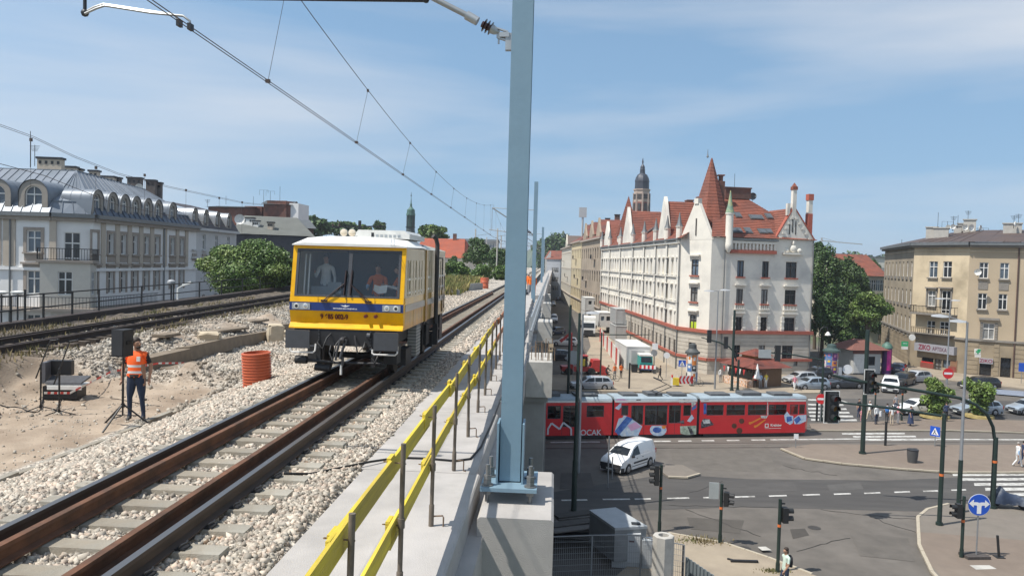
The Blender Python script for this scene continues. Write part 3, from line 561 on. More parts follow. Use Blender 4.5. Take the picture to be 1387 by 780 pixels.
def body_mesh(key,j,fat=1.0,fingers=False,sub=1,skirt=False):
 if key in PCACHE:return PCACHE[key]
 v=[]; e=[]; r=[]
 def add(p,ra,par=None):
  v.append(Vector(p)); r.append(ra if isinstance(ra,tuple)else(ra,ra))
  if par is not None:e.append((par,len(v)-1))
  return len(v)-1
 pel=add(j['pel'],(.150*fat,.115*fat)); spi=add(j['spi'],(.142*fat,.112*fat),pel); che=add(j['che'],(.162*fat,.118*fat),spi); up=add(j['che'].lerp(j['nb'],.62),(.115,.08),che)
 nb=add(j['nb'],.06,up); nk=add(j['nk'],.052,nb); hd=add(j['hd'],(.074,.088),nk); hm=add(j['hd'].lerp(j['ht'],.55),(.075,.09),hd); ht=add(j['ht'],(.045,.055),hm)
 fwd=j.get('face',Vector((0,-1,0))).normalized()
 chin=add(j['hd']+fwd*.075-Vector((0,0,.055)),.024,hd); nose=add(j['hd']+fwd*.112+Vector((0,0,.0)),.013,hd)
 for s_,sg in(('l',-1),('r',1)):
  sh=add(j['s'+s_],.062*fat**.5,up); ml=add(j['s'+s_].lerp(j['e'+s_],.5),.05*fat**.5,sh); el=add(j['e'+s_],.041,ml); fo=add(j['e'+s_].lerp(j['w'+s_],.35),.040,el); wr=add(j['w'+s_],.027,fo)
  d=(j['w'+s_]-j['e'+s_]).normalized(); pm=add(j['w'+s_]+d*.055,(.036,.02),wr)
  sd=Vector((0,-1,0))if abs(d.z)>.6 else Vector((1,0,0)); sd=(sd-d*sd.dot(d)).normalized(); nn=d.cross(sd)*(-sg)
  if fingers:
   kn=add(j['w'+s_]+d*.088,(.036,.014),pm)
   for off,ln,bend in FING:
    b0=j['w'+s_]+d*.098+sd*off; a=add(b0,.0095,kn); c=b0+(d+nn*.25*bend).normalized()*ln*.55; a2=add(c,.009,a); add(c+(d*.7+nn*bend).normalized()*ln*.5,.0075,a2)
   th=add(j['w'+s_]+d*.04+sd*-.042,.011,pm); th2=add(j['w'+s_]+d*.078+sd*-.062+nn*.01,.0095,th); add(j['w'+s_]+d*.105+sd*-.058+nn*.02,.008,th2)
  else:add(j['w'+s_]+d*.15,(.028,.014),pm)
 for s_ in 'lr':
  hp=add(j['h'+s_],.094*fat,pel); md=add(j['h'+s_].lerp(j['k'+s_],.5),.078*fat,hp); kn=add(j['k'+s_],.056,md); cf_=add(j['k'+s_].lerp(j['a'+s_],.35),.054,kn); an=add(j['a'+s_],.038,cf_)
  f2=Vector((0,-1,0)); heel=add(j['a'+s_]+Vector((0,.03,-.045)),.034,an); add(j['a'+s_]+f2*.15-Vector((0,0,.055)),(.040,.026),an)
 me=bpy.data.meshes.new('body'); me.from_pydata(v,e,[]); o=bpy.data.objects.new('body',me); COL.objects.link(o)
 sk=o.modifiers.new('s','SKIN'); sk.use_smooth_shade=True
 for i,q in enumerate(me.skin_vertices[0].data):q.radius=r[i]; q.use_root=(i==0)
 su=o.modifiers.new('u','SUBSURF'); su.levels=sub
 bpy.context.view_layer.update()
 out=bpy.data.meshes.new_from_object(o.evaluated_get(bpy.context.evaluated_depsgraph_get())); bpy.data.objects.remove(o); out.name='person_body'
 seg=[(j['nk'],j['hd'],0),(j['hd'],j['ht'],0),(j['pel'],j['spi'],1),(j['spi'],j['che'],1),(j['che'],j['nb'],1)]
 for s_ in 'lr':
  dw=(j['w'+s_]-j['e'+s_]).normalized()
  seg+=[(j['s'+s_],j['s'+s_].lerp(j['e'+s_],.75),1),(j['s'+s_].lerp(j['e'+s_],.8),j['w'+s_],4),(j['w'+s_]+dw*.02,j['w'+s_]+dw*.19,0),(j['h'+s_],j['k'+s_],2),(j['k'+s_],j['a'+s_],2),(j['a'+s_]+Vector((0,.04,-.05)),j['a'+s_]+Vector((0,-.16,-.06)),3),(j['che'],j['s'+s_],1)]
 co=np.zeros(len(out.vertices)*3,np.float32); out.vertices.foreach_get('co',co); co=co.reshape(-1,3)
 cen=np.array([co[list(p.vertices)].mean(0)for p in out.polygons]); best=np.full(len(cen),9.); lab=np.zeros(len(cen),int)
 for a,b_,l_ in seg:
  a=np.array(a); ab=np.array(b_)-a; t_=np.clip(((cen-a)@ab)/max(1e-9,ab@ab),0,1); d=np.linalg.norm(cen-a-t_[:,None]*ab,axis=1); k=d<best; best[k]=d[k]; lab[k]=l_
 out.materials.clear()
 for _ in range(5):out.materials.append(None)
 out.polygons.foreach_set('material_index',lab.astype(np.int32)); out.polygons.foreach_set('use_smooth',[True]*len(lab))
 PCACHE[key]=(out,cen,lab); return PCACHE[key]
def hair_part(par,j,mt,long=0):
 b=B(); h=j['hd'].lerp(j['ht'],.5); fwd=j.get('face',Vector((0,-1,0)))
 b.sph((h.x-fwd.x*.018,h.y-fwd.y*.018,h.z+.025),(.088,.1,.085),10)
 if long:b.sph((h.x-fwd.x*.06,h.y-fwd.y*.06,h.z-.07),(.075,.05,.11+long),8)
 return part(par,'hair',b,mt,60)
def person(label,loc,rz=0,key='stand',over=None,top=CW,legs=CJ,sleeve=None,skin=SKIN,hair=HAIRD,shoes=SHOE,sc=1.0,fat=1.0,fingers=False,sub=1,long=0,group=None,skirt=None,hat=None):
 j=pose(**(over or{})); me,cen,lab=body_mesh(key,j,fat,fingers,sub)
 o=link('person',me,None,loc,rz); o.scale=(sc,sc,sc); tag(o,label,'person',group)
 for i,q in enumerate((skin,top,legs,shoes,sleeve or skin)):
  o.material_slots[i].link='OBJECT'; o.material_slots[i].material=q
 hair_part(o,j,hair,long)
 if skirt:
  b=B(); p=j['pel']; b.lathe([(.15,.12),(.17,.0),(.2,-.25),(.23,-.48)],12,tuple(p)); part(o,'skirt',b,skirt,60)
 return o,j,me,lab
 # the yellow rail car
RY=mat('rail_car_yellow',(.80,.42,.002),.38,var=.07,sc=2,coat=.12,spec=.3,c2=(.66,.33,.004),c2amt=.3,c2sc=3)
RYD=mat('rail_car_shaded_yellow',(.60,.36,.05),.3,var=.12,sc=2,c2=(.42,.27,.10),c2amt=.45,c2sc=2.5,coat=.5,stretch=(1,1,.4))  # side yellow: shade and bounce from the ballast mixed into the paint colour
CRM=mat('rail_car_cream',(.52,.45,.32),.35,var=.1,sc=2,c2=(.42,.34,.21),c2amt=.5,c2sc=2,coat=.3)  # on the upper side the cream also stands for shade and bounce
WHT=mat('white_paint',(.74,.73,.69),.45,var=.09,sc=3,c2=(.6,.58,.53),c2amt=.22,c2sc=1.3); BLU=mat('rail_blue',(.012,.035,.16),.4,var=.05)
BLKG=mat('black_underframe',(.022,.022,.024),.6,.1,var=.3,sc=5); BUF=mat('buffer_grey',(.055,.058,.065),.5,var=.15,sc=6)
RUB=mat('window_rubber',(.05,.055,.065),.6,var=.1)
LAMPG=mat('lamp_glass',(.75,.75,.72),.12,.3,var=.1,sc=9); CHROME=mat('chrome',(.6,.6,.6),.15,1,var=.05)
GT=bpy.data.materials.new('clear_glass'); GT.use_nodes=True; tt=GT.node_tree; tt.nodes.clear()
o_=tt.nodes.new('ShaderNodeOutputMaterial'); ms=tt.nodes.new('ShaderNodeMixShader'); tr=tt.nodes.new('ShaderNodeBsdfTransparent'); gl=tt.nodes.new('ShaderNodeBsdfGlossy'); fr=tt.nodes.new('ShaderNodeFresnel')
tr.inputs[0].default_value=(.78,.83,.85,1); gl.inputs['Roughness'].default_value=.03; fr.inputs['IOR'].default_value=1.75
tt.links.new(fr.outputs[0],ms.inputs[0]); tt.links.new(tr.outputs[0],ms.inputs[1]); tt.links.new(gl.outputs[0],ms.inputs[2]); tt.links.new(ms.outputs[0],o_.inputs[0])
rc=thing('rail_car','yellow railway inspection car with white roof and wide windscreen on the track','rail vehicle',(-4.31,15.8,0),R(.37))
HW=1.2; LEN=6.35
yz=lambda z:.17*(z-1.6)if z>1.6 else 0.0
b=B()
def fr_box(x0,x1,z0,z1,mi=0,t0=-.0,t1=.09):
 b.add([(x0,yz(z0)+t0,z0),(x1,yz(z0)+t0,z0),(x1,yz(z0)+t1,z0),(x0,yz(z0)+t1,z0),(x0,yz(z1)+t0,z1),(x1,yz(z1)+t0,z1),(x1,yz(z1)+t1,z1),(x0,yz(z1)+t1,z1)],[(3,2,1,0),(4,5,6,7),(0,1,5,4),(1,2,6,5),(2,3,7,6),(3,0,4,7)],mi)
fr_box(-HW,HW,1.60,1.715); fr_box(-HW,-HW+.085,1.717,2.78); fr_box(HW-.085,HW,1.717,2.78); fr_box(-HW+.087,HW-.087,2.715,2.78)
part(rc,'windscreen_frame',b,RY)
b=B(); b.prism([(-HW,0,1.598),(-HW,.2,1.598),(-HW,.2,1.05),(-HW,.0,1.05),(-HW,-.035,1.05),(-HW,-.03,1.075),(-HW,.07,1.165),(-HW,.005,1.41),(-HW,0,1.42)],(2*HW,0,0)); part(rc,'front_apron',b,RY)
b=B(); b.box(-HW-.003,HW+.003,-.006,.0,1.425,1.596); part(rc,'blue_band',b,BLU)
for s_ in(-1,1):
 b=B(); x=s_*.955; b.box(x-.19,x+.19,-.02,-.0062,1.445,1.578); hp=part(rc,'headlight',b,STEELG)
 for k,dx in enumerate((-.095,.095)):
  b=B(); b.tube([(x+dx,-.021,1.511),(x+dx,-.03,1.511)],[.058,.052],14); part(hp,'lens',b,LAMPG,50)
  b=B(); b.tube([(x+dx,-.0305,1.511),(x+dx,-.034,1.511)],[.034,.028],12); part(hp,'bulb_ring',b,CHROME if(dx*s_<0)else DARKM,50)
REDT=mat('dark_red_lettering',(.10,.012,.012),.6); WHL=mat('white_lettering',(.8,.8,.8),.5)
text(rc,'number','9 685 002-9',.15,REDT,(-.25,.006,1.30),bold=.006,wid=.80).rotation_euler=(R(105),0,0)
text(rc,'lettering','PKP POLSKIE LINIE KOLEJOWE S.A.',.033,WHL,(-.02,-.0085,1.478),bold=.001)
b=B()
for s_ in(-1,1):b.poly([(-.02,-.009,1.515),(-.02+s_*.05,-.009,1.528),(-.02+s_*.105,-.009,1.552),(-.02+s_*.045,-.009,1.548),(-.02,-.009,1.54)])
b.poly([(-.035,-.0092,1.53),(-.005,-.0092,1.53),(-.01,-.0092,1.562),(-.03,-.0092,1.562)]); part(rc,'winged_emblem',b,WHL)
for dx in(.42,.63):
 b=B(); b.tube([(dx,.04,1.34),(dx,-.07,1.335)],[.038,.034],10); b.tube([(dx,-.0701,1.335),(dx,-.075,1.335)],[.02,.02],8); part(rc,'socket',b,mat('dark_red_socket',(.12,.02,.02),.5),50)
b=B()
zz0,zz1=1.72,2.712
def pane(x0,x1,z0,z1,t0):return[(x0,yz(z0)+t0,z0),(x1,yz(z0)+t0,z0),(x1,yz(z1)+t0,z1),(x0,yz(z1)+t0,z1)]
fr_box(-1.11,1.11,zz0,zz0+.035,0,-.006,.05); fr_box(-1.11,1.11,zz1-.05,zz1,0,-.006,.05); fr_box(-1.11,-1.06,zz0+.036,zz1-.051,0,-.006,.05); fr_box(1.06,1.11,zz0+.036,zz1-.051,0,-.006,.05); fr_box(.0,.075,zz0+.036,zz1-.051,0,-.006,.05)
part(rc,'windscreen_seal',b,RUB)
for x0,x1 in((-1.058,-.002),(.077,1.058)):
 b=B(); b.poly(pane(x0,x1,zz0+.037,zz1-.052,.012)); part(rc,'windscreen',b,GT)
for x0,x1,bl in((-.48,-.08,(-.13,2.13,1.76)),(.45,.13,(.13,2.12,1.72))):
 b=B(); tp=((x0+x1)/2+.22*(1 if x0<0 else-1),yz(1.98)-.06,2.0)
 b.tube([(x0,-.03,1.64),(x0*.4+tp[0]*.6,yz(1.9)-.06,1.86),tp],.012,6); b.tube([(x0+.05,-.03,1.64),(x0*.4+tp[0]*.6+.03,yz(1.9)-.05,1.85),tp],.008,5); b.box(x0-.05,x0+.08,-.05,0,1.615,1.655)
 b.bar((tp[0]+.02,yz(2.25)-.035,2.28),(tp[0]-.0,yz(1.75)-.035,1.76),.022); part(rc,'wiper',b,mat('wiper_black',(.03,.015,.015),.5))
def side(s_):
 x0,x1=(HW-.05,HW)if s_>0 else(-HW,-HW+.05)
 xp=HW+.004 if s_>0 else-HW-.004
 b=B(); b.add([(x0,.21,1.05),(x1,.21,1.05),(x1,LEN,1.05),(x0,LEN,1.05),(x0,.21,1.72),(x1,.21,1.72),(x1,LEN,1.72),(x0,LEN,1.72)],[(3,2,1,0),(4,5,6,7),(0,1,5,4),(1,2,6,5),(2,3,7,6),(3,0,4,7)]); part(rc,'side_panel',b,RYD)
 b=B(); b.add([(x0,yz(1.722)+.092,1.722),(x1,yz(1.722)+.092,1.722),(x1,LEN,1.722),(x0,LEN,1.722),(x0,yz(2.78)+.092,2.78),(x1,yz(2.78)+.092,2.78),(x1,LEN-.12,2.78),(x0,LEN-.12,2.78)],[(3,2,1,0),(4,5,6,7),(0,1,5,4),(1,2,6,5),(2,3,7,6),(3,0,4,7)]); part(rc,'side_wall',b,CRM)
 x_=sorted((x1 if s_>0 else x0,(x1 if s_>0 else x0)+s_*.012))
 b=B(); b.box(x_[0],x_[1],.22,LEN-.02,1.43,1.57); part(rc,'pale_stripe',b,mat('shaded_white',(.45,.42,.38),.35,var=.2,sc=2,stretch=(1,.6,3)))  # white stripe, greyed and warmed to paint in the shaded side
 ribs=[(.45,.52),(.72,.98),(1.05,1.3),(1.42,1.75),(1.85,2.1),(2.2,2.5),(3.35,3.5),(4.6,4.75),(5.35,5.5)]
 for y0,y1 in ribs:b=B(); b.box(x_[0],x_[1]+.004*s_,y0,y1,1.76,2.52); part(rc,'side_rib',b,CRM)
 b=B()
 for y0,y1 in((.42,2.58),(3.1,3.6),(4.5,6.1)):b.box(x_[0],x_[1],y0,y1,2.09,2.14); b.box(x_[0],x_[1],y0,y1,1.80,1.85)
 part(rc,'side_rail',b,WHT)
 b=B()
 for y in(.6,1.0,1.36,1.8,2.15,4.9,5.6):b.box(x_[0]-.0,x_[0]+.003 if s_>0 else x_[1]+.0,y,y+.07,1.9,2.48)
 part(rc,'louvre',b,BLKG)
 b=B(); b.box(x_[0],x_[1]+.02*s_ if s_>0 else x_[1],2.72,2.98,1.05,2.78); part(rc,'pillar',b,mat('amber_pillar',(.30,.17,.03),.35,var=.1,coat=.4))
 b=B(); y0,y1=4.78,5.75
 for a,c in((y0,y0+.04),(y1-.04,y1)):b.box(x_[0],x_[1]+.006,a,c,1.1,2.62)
 b.box(x_[0],x_[1]+.006,y0+.041,y1-.041,2.58,2.62); dr=part(rc,'door_frame',b,DARKM)
 b=B(); b.cyl((x_[1]+.03,y0+.2,1.5),(x_[1]+.03,y0+.2,2.05),.012,6); b.cyl((x_[1]+.03,y1+.12,1.2),(x_[1]+.03,y1+.12,2.1),.014,6); part(dr,'handle',b,DARKM)
for s_ in(-1,1):side(s_)
b=B()
pr=[(-HW-.03,2.782),(-HW-.03,2.80),(-.98,2.955),(-.5,3.0),(.5,3.0),(.98,2.955),(HW+.03,2.80),(HW+.03,2.782)]
b.loft([[(x*.99,.13,min(z,2.84))for x,z in pr],[(x,.16+.3,z)for x,z in pr],[(x,2.2,z+.02)for x,z in pr],[(x,2.72,z+.02 if z>2.9 else z)for x,z in pr]]); part(rc,'roof',b,WHT,30)
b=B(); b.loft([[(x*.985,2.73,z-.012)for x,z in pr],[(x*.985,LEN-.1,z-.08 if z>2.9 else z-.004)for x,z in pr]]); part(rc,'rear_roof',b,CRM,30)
b=B(); b.box(-.27,1.02,1.5,3.6,3.0,3.12); b.prism([(-.22,1.52,3.121),(.97,1.52,3.121),(.9,1.52,3.19),(-.16,1.52,3.19)],(0,2.0,0)); ac=part(rc,'roof_unit',b,WHT)
b=B()
for k in range(7):b.box(.15+.1*k,.21+.1*k,1.495,1.4999,3.03,3.09)
part(ac,'grille',b,STEELG)
for dx in(-.24,-.06):
 b=B(); b.tube([(dx,.70,3.09),(dx,.58,3.085)],[.055,.088],14); b.bar((dx,.65,3.0),(dx,.65,3.05),.03); hl=part(rc,'roof_lamp',b,STEELG,50)
 b=B(); b.tube([(dx,.579,3.085),(dx,.572,3.085)],[.08,.07],14); part(hl,'lens',b,mat('warm_lens',(.85,.72,.55),.1,.2,var=.05),50)
b=B(); b.bar((-.35,.62,3.0),(.05,.62,3.0),.03); b.bar((.38,.62,3.0),(.38,.62,3.1),.05); part(rc,'lamp_bracket',b,DARKM)
b=B(); b.box(-HW+.06,HW-.06,.25,LEN-.03,1.04,1.12); part(rc,'floor',b,DARKM)
b=B(); b.box(-HW+.051,HW-.051,2.65,2.7,1.12,2.9); b.box(-HW+.051,HW-.051,LEN-.06,LEN-.01,1.05,2.76); part(rc,'bulkhead',b,mat('interior_grey',(.14,.15,.16),.7))
b=B(); b.box(-1.1,1.1,.32,.62,1.13,1.66); b.box(-1.0,-.45,.8,1.3,1.13,1.9); b.box(-.62,-.33,.78,.8,1.75,2.0); b.box(.1,1.05,.62,.8,1.5,1.64); part(rc,'control_desk',b,mat('desk_grey',(.26,.28,.29),.6))
b=B()
for x in(-1.02,-.93):b.cyl((x,.35,1.7),(x,.48,2.6),.018,6)
b.box(-1.05,-.1,.36,.40,2.66,2.69); part(rc,'grab_rail',b,WHT)
b=B(); b.tube([(HW+.09,4.05,.9),(HW+.09,4.05,2.95),(HW+.05,4.05,3.1),(HW-.02,3.97,3.17)],.058,10); part(rc,'exhaust_stack',b,mat('exhaust_black',(.045,.042,.04),.7,var=.2),50)
b=B(); b.box(HW+.02,HW+.15,3.98,4.12,.35,.90); part(rc,'exhaust_box',b,BLKG)
b=B(); b.box(-1.08,1.08,-.02,.3,.70,1.045); b.box(-.95,.95,.3,LEN-.15,.72,1.04); b.box(.74,1.02,.35,.8,.3,.7); b.box(-.6,-.52,-.02,.1,.3,.7); b.box(.55,.63,-.02,.1,.28,.7); part(rc,'underframe',b,BLKG)
for s_ in(-1,1):
 b=B(); b.prism([(s_*.915-.25,-.33,.665),(s_*.915+.25,-.33,.665),(s_*.915+.25,-.33,1.02),(s_*.915+.22,-.33,1.035),(s_*.915-.22,-.33,1.035),(s_*.915-.25,-.33,1.02)],(0,.05,0)); b.tube([(s_*.915,-.28,.85),(s_*.915,0,.85)],.11,10); part(rc,'buffer',b,BUF,40)
 b=B(); sx=s_*.86; b.tube([(sx-.26,-.12,.66),(sx-.26,-.14,.585),(sx-.22,-.15,.56),(sx+.22,-.15,.56),(sx+.26,-.14,.6),(sx+.26,-.1,.74)],.019,7); part(rc,'step_handle',b,mat('pale_handle',(.65,.64,.62),.5))
b=B(); b.tube([(-.01,-.03,.86),(-.01,-.2,.86),(-.01,-.26,.82)],.05,8); b.tube([(-.05,-.18,.88),(-.12,-.2,.62),(-.15,-.2,.42)],.026,6); b.tube([(.07,-.18,.86),(.0,-.2,.66),(-.05,-.22,.45)],.03,6); b.tube([(.0,-.2,.5),(.0,-.2,.32)],.03,6); part(rc,'coupling',b,mat('coupling_steel',(.08,.08,.085),.5,.5))
b=B(); b.cyl((-.04,-.16,.32),(-.04,-.16,.12),.025,6); part(rc,'hose_tail',b,WHT)
b=B(); b.tube([(-1.02,-.1,.40),(-.78,-.1,.40)],.085,12); b.tube([(-.78,-.1,.40),(-.2,-.1,.36),(.3,-.1,.36),(.8,-.1,.37)],.028,8); b.tube([(-.62,-.05,.25),(-.3,-.05,.23)],.075,10); part(rc,'air_pipe',b,BLKG,50)
b=B(); b.tube([(.46,-.025,.93),(.53,-.025,.93)],.062,12); part(rc,'oval_plate',b,BUF)
for yw in(1.25,5.1):
 b=B(); b.cyl((-.72,yw,.36),(.72,yw,.36),.07,10); ax=part(rc,'axle',b,BLKG)
 for s_ in(-1,1):
  b=B(); b.tube([(s_*.695,yw,.36),(s_*.725,yw,.36)],[.395,.395],28); b.tube([(s_*.7251,yw,.36),(s_*.825,yw,.36)],[.365,.36],28); b.tube([(s_*.826,yw,.36),(s_*.84,yw,.36)],[.15,.13],14); part(rc,'wheel',b,mat('wheel_steel',(.06,.05,.045),.6,.5,var=.2),40)
for s_ in(-1,1):
 x0,x1=sorted((s_*.9,s_*1.1))
 for y0 in(.95,4.75):b=B(); b.box(x0,x1,y0,y0+.7,.2,.56); part(rc,'axle_box',b,BLKG)
 b=B(); x0,x1=sorted((s_*.95,s_*1.15)); b.box(x0,x1,1.95,2.5,.28,1.03); part(rc,'tool_locker',b,mat('locker_grey',(.20,.205,.2),.6,var=.2))
 b=B()
 for k in range(9):b.box(x0-.004,x1+.004,1.94,2.51,.32+.075*k,.345+.075*k)
 part(rc,'locker_ribs',b,mat('locker_rib',(.38,.38,.36),.5))
 b=B(); x=s_*1.16
 for z in(.3,.62):b.box(min(x,x-s_*.2),max(x,x-s_*.2),4.85,5.65,z,z+.035)
 b.tube([(x,2.75,.3),(x,2.75,.95),(x,2.9,1.03)],.02,6); b.tube([(x,3.3,.35),(x,3.3,.98)],.02,6); b.box(min(x,x-s_*.1),max(x,x-s_*.1),3.35,3.85,.4,.9); b.box(min(x,x-s_*.12),max(x,x-s_*.12),5.7,6.25,.32,1.04); part(rc,'side_step',b,BLKG)
GRM=mat('seam_dark',(.09,.06,.02),.7)
b=B()
for x in(-.6,.0,.6):b.box(x-.004,x+.004,-.0025,0,1.603,1.712)
b.box(-HW,HW,-.0015,0,1.598,1.602); part(rc,'panel_seam',b,GRM)
b=B()
for y in(1.2,2.3,3.6,4.4,5.9):b.box(HW,HW+.003,y-.006,y+.006,1.06,1.42)
part(rc,'side_seam',b,GRM)
for x0,x1,z0,sg in((-.3,-.55,.95,.3),(.2,.42,.92,.34),(-.12,-.3,.82,.42),(.75,.6,.6,.2)):
 b=B(); b.tube([(x0,-.03,z0),(x0+(x1-x0)*.2,-.16,z0-.08),((x0+x1)/2,-.2,z0-sg),(x1,-.14,z0-sg*.6),(x1,-.03,z0-.12)],.018,6); part(rc,'brake_hose',b,BLKG,50)
b=B()
for k in range(6):b.cyl((-.56+.0*k,-.03,.66+.07*k),(-.56,-.04,.66+.07*k),.016,6); b.cyl((.53,-.03,.66+.07*k),(.53,-.04,.66+.07*k),.016,6)
part(rc,'rivets',b,BUF,stuff=True)
def in_cab(x,y,z):return rc.matrix_basis@Vector((x,y,z))
person('person in white shirt standing at the left of the yellow rail car cab',in_cab(-.78,1.15,1.12),0,'cabstand',dict(el=(-.24,-.1,1.16),wl=(-.2,-.3,1.28)),CW,CG,CW,sc=.84)
person('person in orange vest over light shirt seated in the middle of the cab',in_cab(.38,1.25,1.12),0,'cabsit',SIT,CO,CN,CLB,sc=.92)
person('person in orange vest and white sleeves reading a paper at the right of the cab',in_cab(.92,1.05,1.12),R(-62),'cabsit2',dict(SIT,hd=(0,-.06,1.27),ht=(0,-.05,1.36),wl=(-.1,-.34,.9),wr=(.12,-.34,.9)),CO,CN,CW,sc=.92)
b=B(); b.add([(0,0,0),(.19,-.02,.03),(.21,.0,.2),(.03,.02,.17)],[(0,1,2,3)]); b.add([(0,.004,0),(-.09,-.05,.08),(-.07,-.03,.2),(.03,.024,.17)],[(0,1,2,3)]); solo('paper_sheet',b,WHT,'sheet of white paper held up by the person at the right of the cab','paper',in_cab(.52,.62,1.78))
# worker, loudspeaker, microphones, flight case, pipe
ZS=-1.06
def sandp(px,py):
 p=P(px,py,ZS); z=float(deck_z(p.x,p.y)); p=P(px,py,z); return Vector((p.x,p.y,float(deck_z(p.x,p.y))))
mp_=sandp(180,571); mp_.y+=.12
mj=dict(hd=(.01,-.02,1.645),face=(.80,-.55,.02),el=(-.285,.04,1.17),wl=(-.30,.0,.93),er=(.285,.05,1.18),wr=(.275,-.02,.93),kl=(-.13,-.02,.49),al=(-.14,.03,.085),kr=(.125,-.02,.49),ar=(.15,.03,.085))
man,mjj,mme,mlab=person('stocky bearded worker in an orange reflective vest and jeans standing behind the loudspeaker tripod',mp_,R(8),'worker',mj,CB,CJ,None,SKIN2,HAIRD,sc=.985,fat=1.26,fingers=True,sub=2)
import bmesh
bmv=bmesh.new(); bmv.from_mesh(mme); bmv.faces.ensure_lookup_table(); kill=[f for f in bmv.faces if not(f.material_index==1 and 1.0<f.calc_center_median().z<1.5 and abs(f.calc_center_median().x)<.215)]
bmesh.ops.delete(bmv,geom=kill,context='FACES'); bmv.normal_update()
for v in bmv.verts:v.co+=v.normal*.014+Vector((0,0,-.02 if v.co.z<1.08 else 0))
vm_=bpy.data.meshes.new('vest'); bmv.to_mesh(vm_); bmv.free(); vm_.materials.clear()
VEST=mat('vest_orange',(.95,.135,.02),.75,var=.1,sc=7,bump=.4,bsc=9,emit=0)
tv=VEST.node_tree; bsd=tv.nodes['Principled BSDF']; lk=bsd.inputs['Base Color'].links[0].from_socket
tcv=tv.nodes.new('ShaderNodeTexCoord'); sx_=tv.nodes.new('ShaderNodeSeparateXYZ'); tv.links.new(tcv.outputs['Object'],sx_.inputs[0]); prev=lk
for zc,hh in((1.06,.026),(1.19,.026)):
 s1=tv.nodes.new('ShaderNodeMath'); s1 .operation='COMPARE'; s1 .inputs[1].default_value=zc; s1 .inputs[2].default_value=hh; tv.links.new(sx_.outputs['Z'],s1 .inputs[0])
 mi=tv.nodes.new('ShaderNodeMix'); mi.data_type='RGBA'; tv.links.new(s1 .outputs[0],mi.inputs['Factor']); tv.links.new(prev,mi.inputs['A']); mi.inputs['B'].default_value=(.62,.62,.6,1); prev=mi.outputs['Result']
tv.links.new(prev,bsd.inputs['Base Color'])
vm_.materials.append(VEST); vm_.polygons.foreach_set('material_index',[0]*len(vm_.polygons)); vm_.polygons.foreach_set('use_smooth',[True]*len(vm_.polygons)); link('vest',vm_,man)
b=B(); b.box(.065,.135,-.185,-.15,1.30,1.40); part(man,'badge',b,WHT)
fwd=Vector((.80,-.55,.02)).normalized(); sd=Vector((.55,.80,0)).normalized(); hc=mjj['hd']
for s_ in(-1,1):
 b=B(); q=hc+fwd*.083+sd*.032*s_+Vector((0,0,.022)); b.sph(q,(.011,.011,.008),8); part(man,'eye',b,HAIRD)
 b=B(); q=hc+sd*.082*s_-fwd*.01; b.sph(q,(.022,.022,.034),8); part(man,'ear',b,SKIN2,60)
b=B(); q=hc+fwd*.045-Vector((0,0,.062)); b.sph(q,(.056,.056,.042),10); part(man,'beard',b,HAIRD,60)
b=B(); b.lathe([(.168,-.015),(.168,.03)],16,(0,.0,.985)); part(man,'belt',b,SHOE)
STBK=mat('stand_black',(.015,.015,.016),.45,.2,var=.1)
fp=sandp(166,579)
ls=thing('speaker_stand','black tripod stand carrying the loudspeaker in front of the orange vest worker','speaker stand',fp)
b=B(); b.cyl((0,0,.25),(0,0,1.48),.018,8); b.cyl((0,0,.45),(0,0,.9),.024,8); b.cyl((0,0,.42),(0,0,.5),.04,8); part(ls,'pole',b,STBK)
for a in(-100,22,158):
 b=B(); c,s_=math.cos(R(a)),math.sin(R(a)); b.bar((.02*c,.02*s_,.47),(.55*c,.55*s_,.015),.028); b.bar((.02*c,.02*s_,.25),(.3*c,.3*s_,.24),.018); part(ls,'leg',b,STBK)
sp_=thing('loudspeaker','black loudspeaker box on the tripod in front of the worker','loudspeaker',fp+Vector((0,0,1.47)),R(-14))
b=B(); b.prism([(-.15,-.16,0),(.15,-.16,0),(.10,.16,0),(-.10,.16,0)],(0,0,.55)); me_=part(sp_,'cabinet',b,mat('speaker_black',(.02,.021,.023),.7,var=.15,bump=.2,bsc=120))
b=B(); b.box(-.138,.138,-.173,-.161,.03,.52); part(sp_,'grille',b,mat('grille_black',(.028,.03,.034),.6,.3,var=.15,bump=.4,bsc=220))
b=B()
for s_ in(-1,1):b.box(s_*.122-.03,s_*.122+.03,-.06,.06,.25,.32)
part(sp_,'handle',b,STBK)
def mic(label,px,py,h,rz,tip):
 t=thing('microphone_stand',label,'microphone stand',sandp(px,py),rz,None); b=B(); b.cyl((0,0,.06),(0,0,h),.017,8); b.cyl((0,0,.5),(0,0,h*.85),.021,8); b.cyl((0,0,.05),(0,0,.12),.03,8); part(t,'pole',b,STBK)
 for a in(0,120,240):b=B(); c,s_=math.cos(R(a)),math.sin(R(a)); b.bar((0,0,.09),(.36*c,.36*s_,.012),.018); part(t,'leg',b,STBK)
 b=B(); p1=Vector((-tip[0]*.55,0,h-tip[1]*.55)); p2=Vector((tip[0],0,h+tip[1])); b.cyl(p1,p2,.014,6); b.cyl(p1,p1 .lerp(p2,.12),.016,6); b.sph((0,0,h),.03,8); part(t,'boom',b,STBK)
 b=B(); d=(p2-p1).normalized(); b.tube([p2,p2+Vector((.14,0,.02))],[.014,.016],8); b.sph(p2+Vector((.17,0,.025)),.026,8); part(t,'microphone',b,STBK,60)
mic('microphone boom stand, left of the two, on the sand',55,557,1.02,R(6),(.2,.55))
mic('microphone boom stand, right of the two and nearer the worker',80,562,1.0,R(4),(.22,.62))
cp=on_deck(86,499); fc=thing('flight_case','open black flight case rack with a raised lid on the ballast','equipment case',cp,R(10)); fc.scale=(.84,.84,.9)
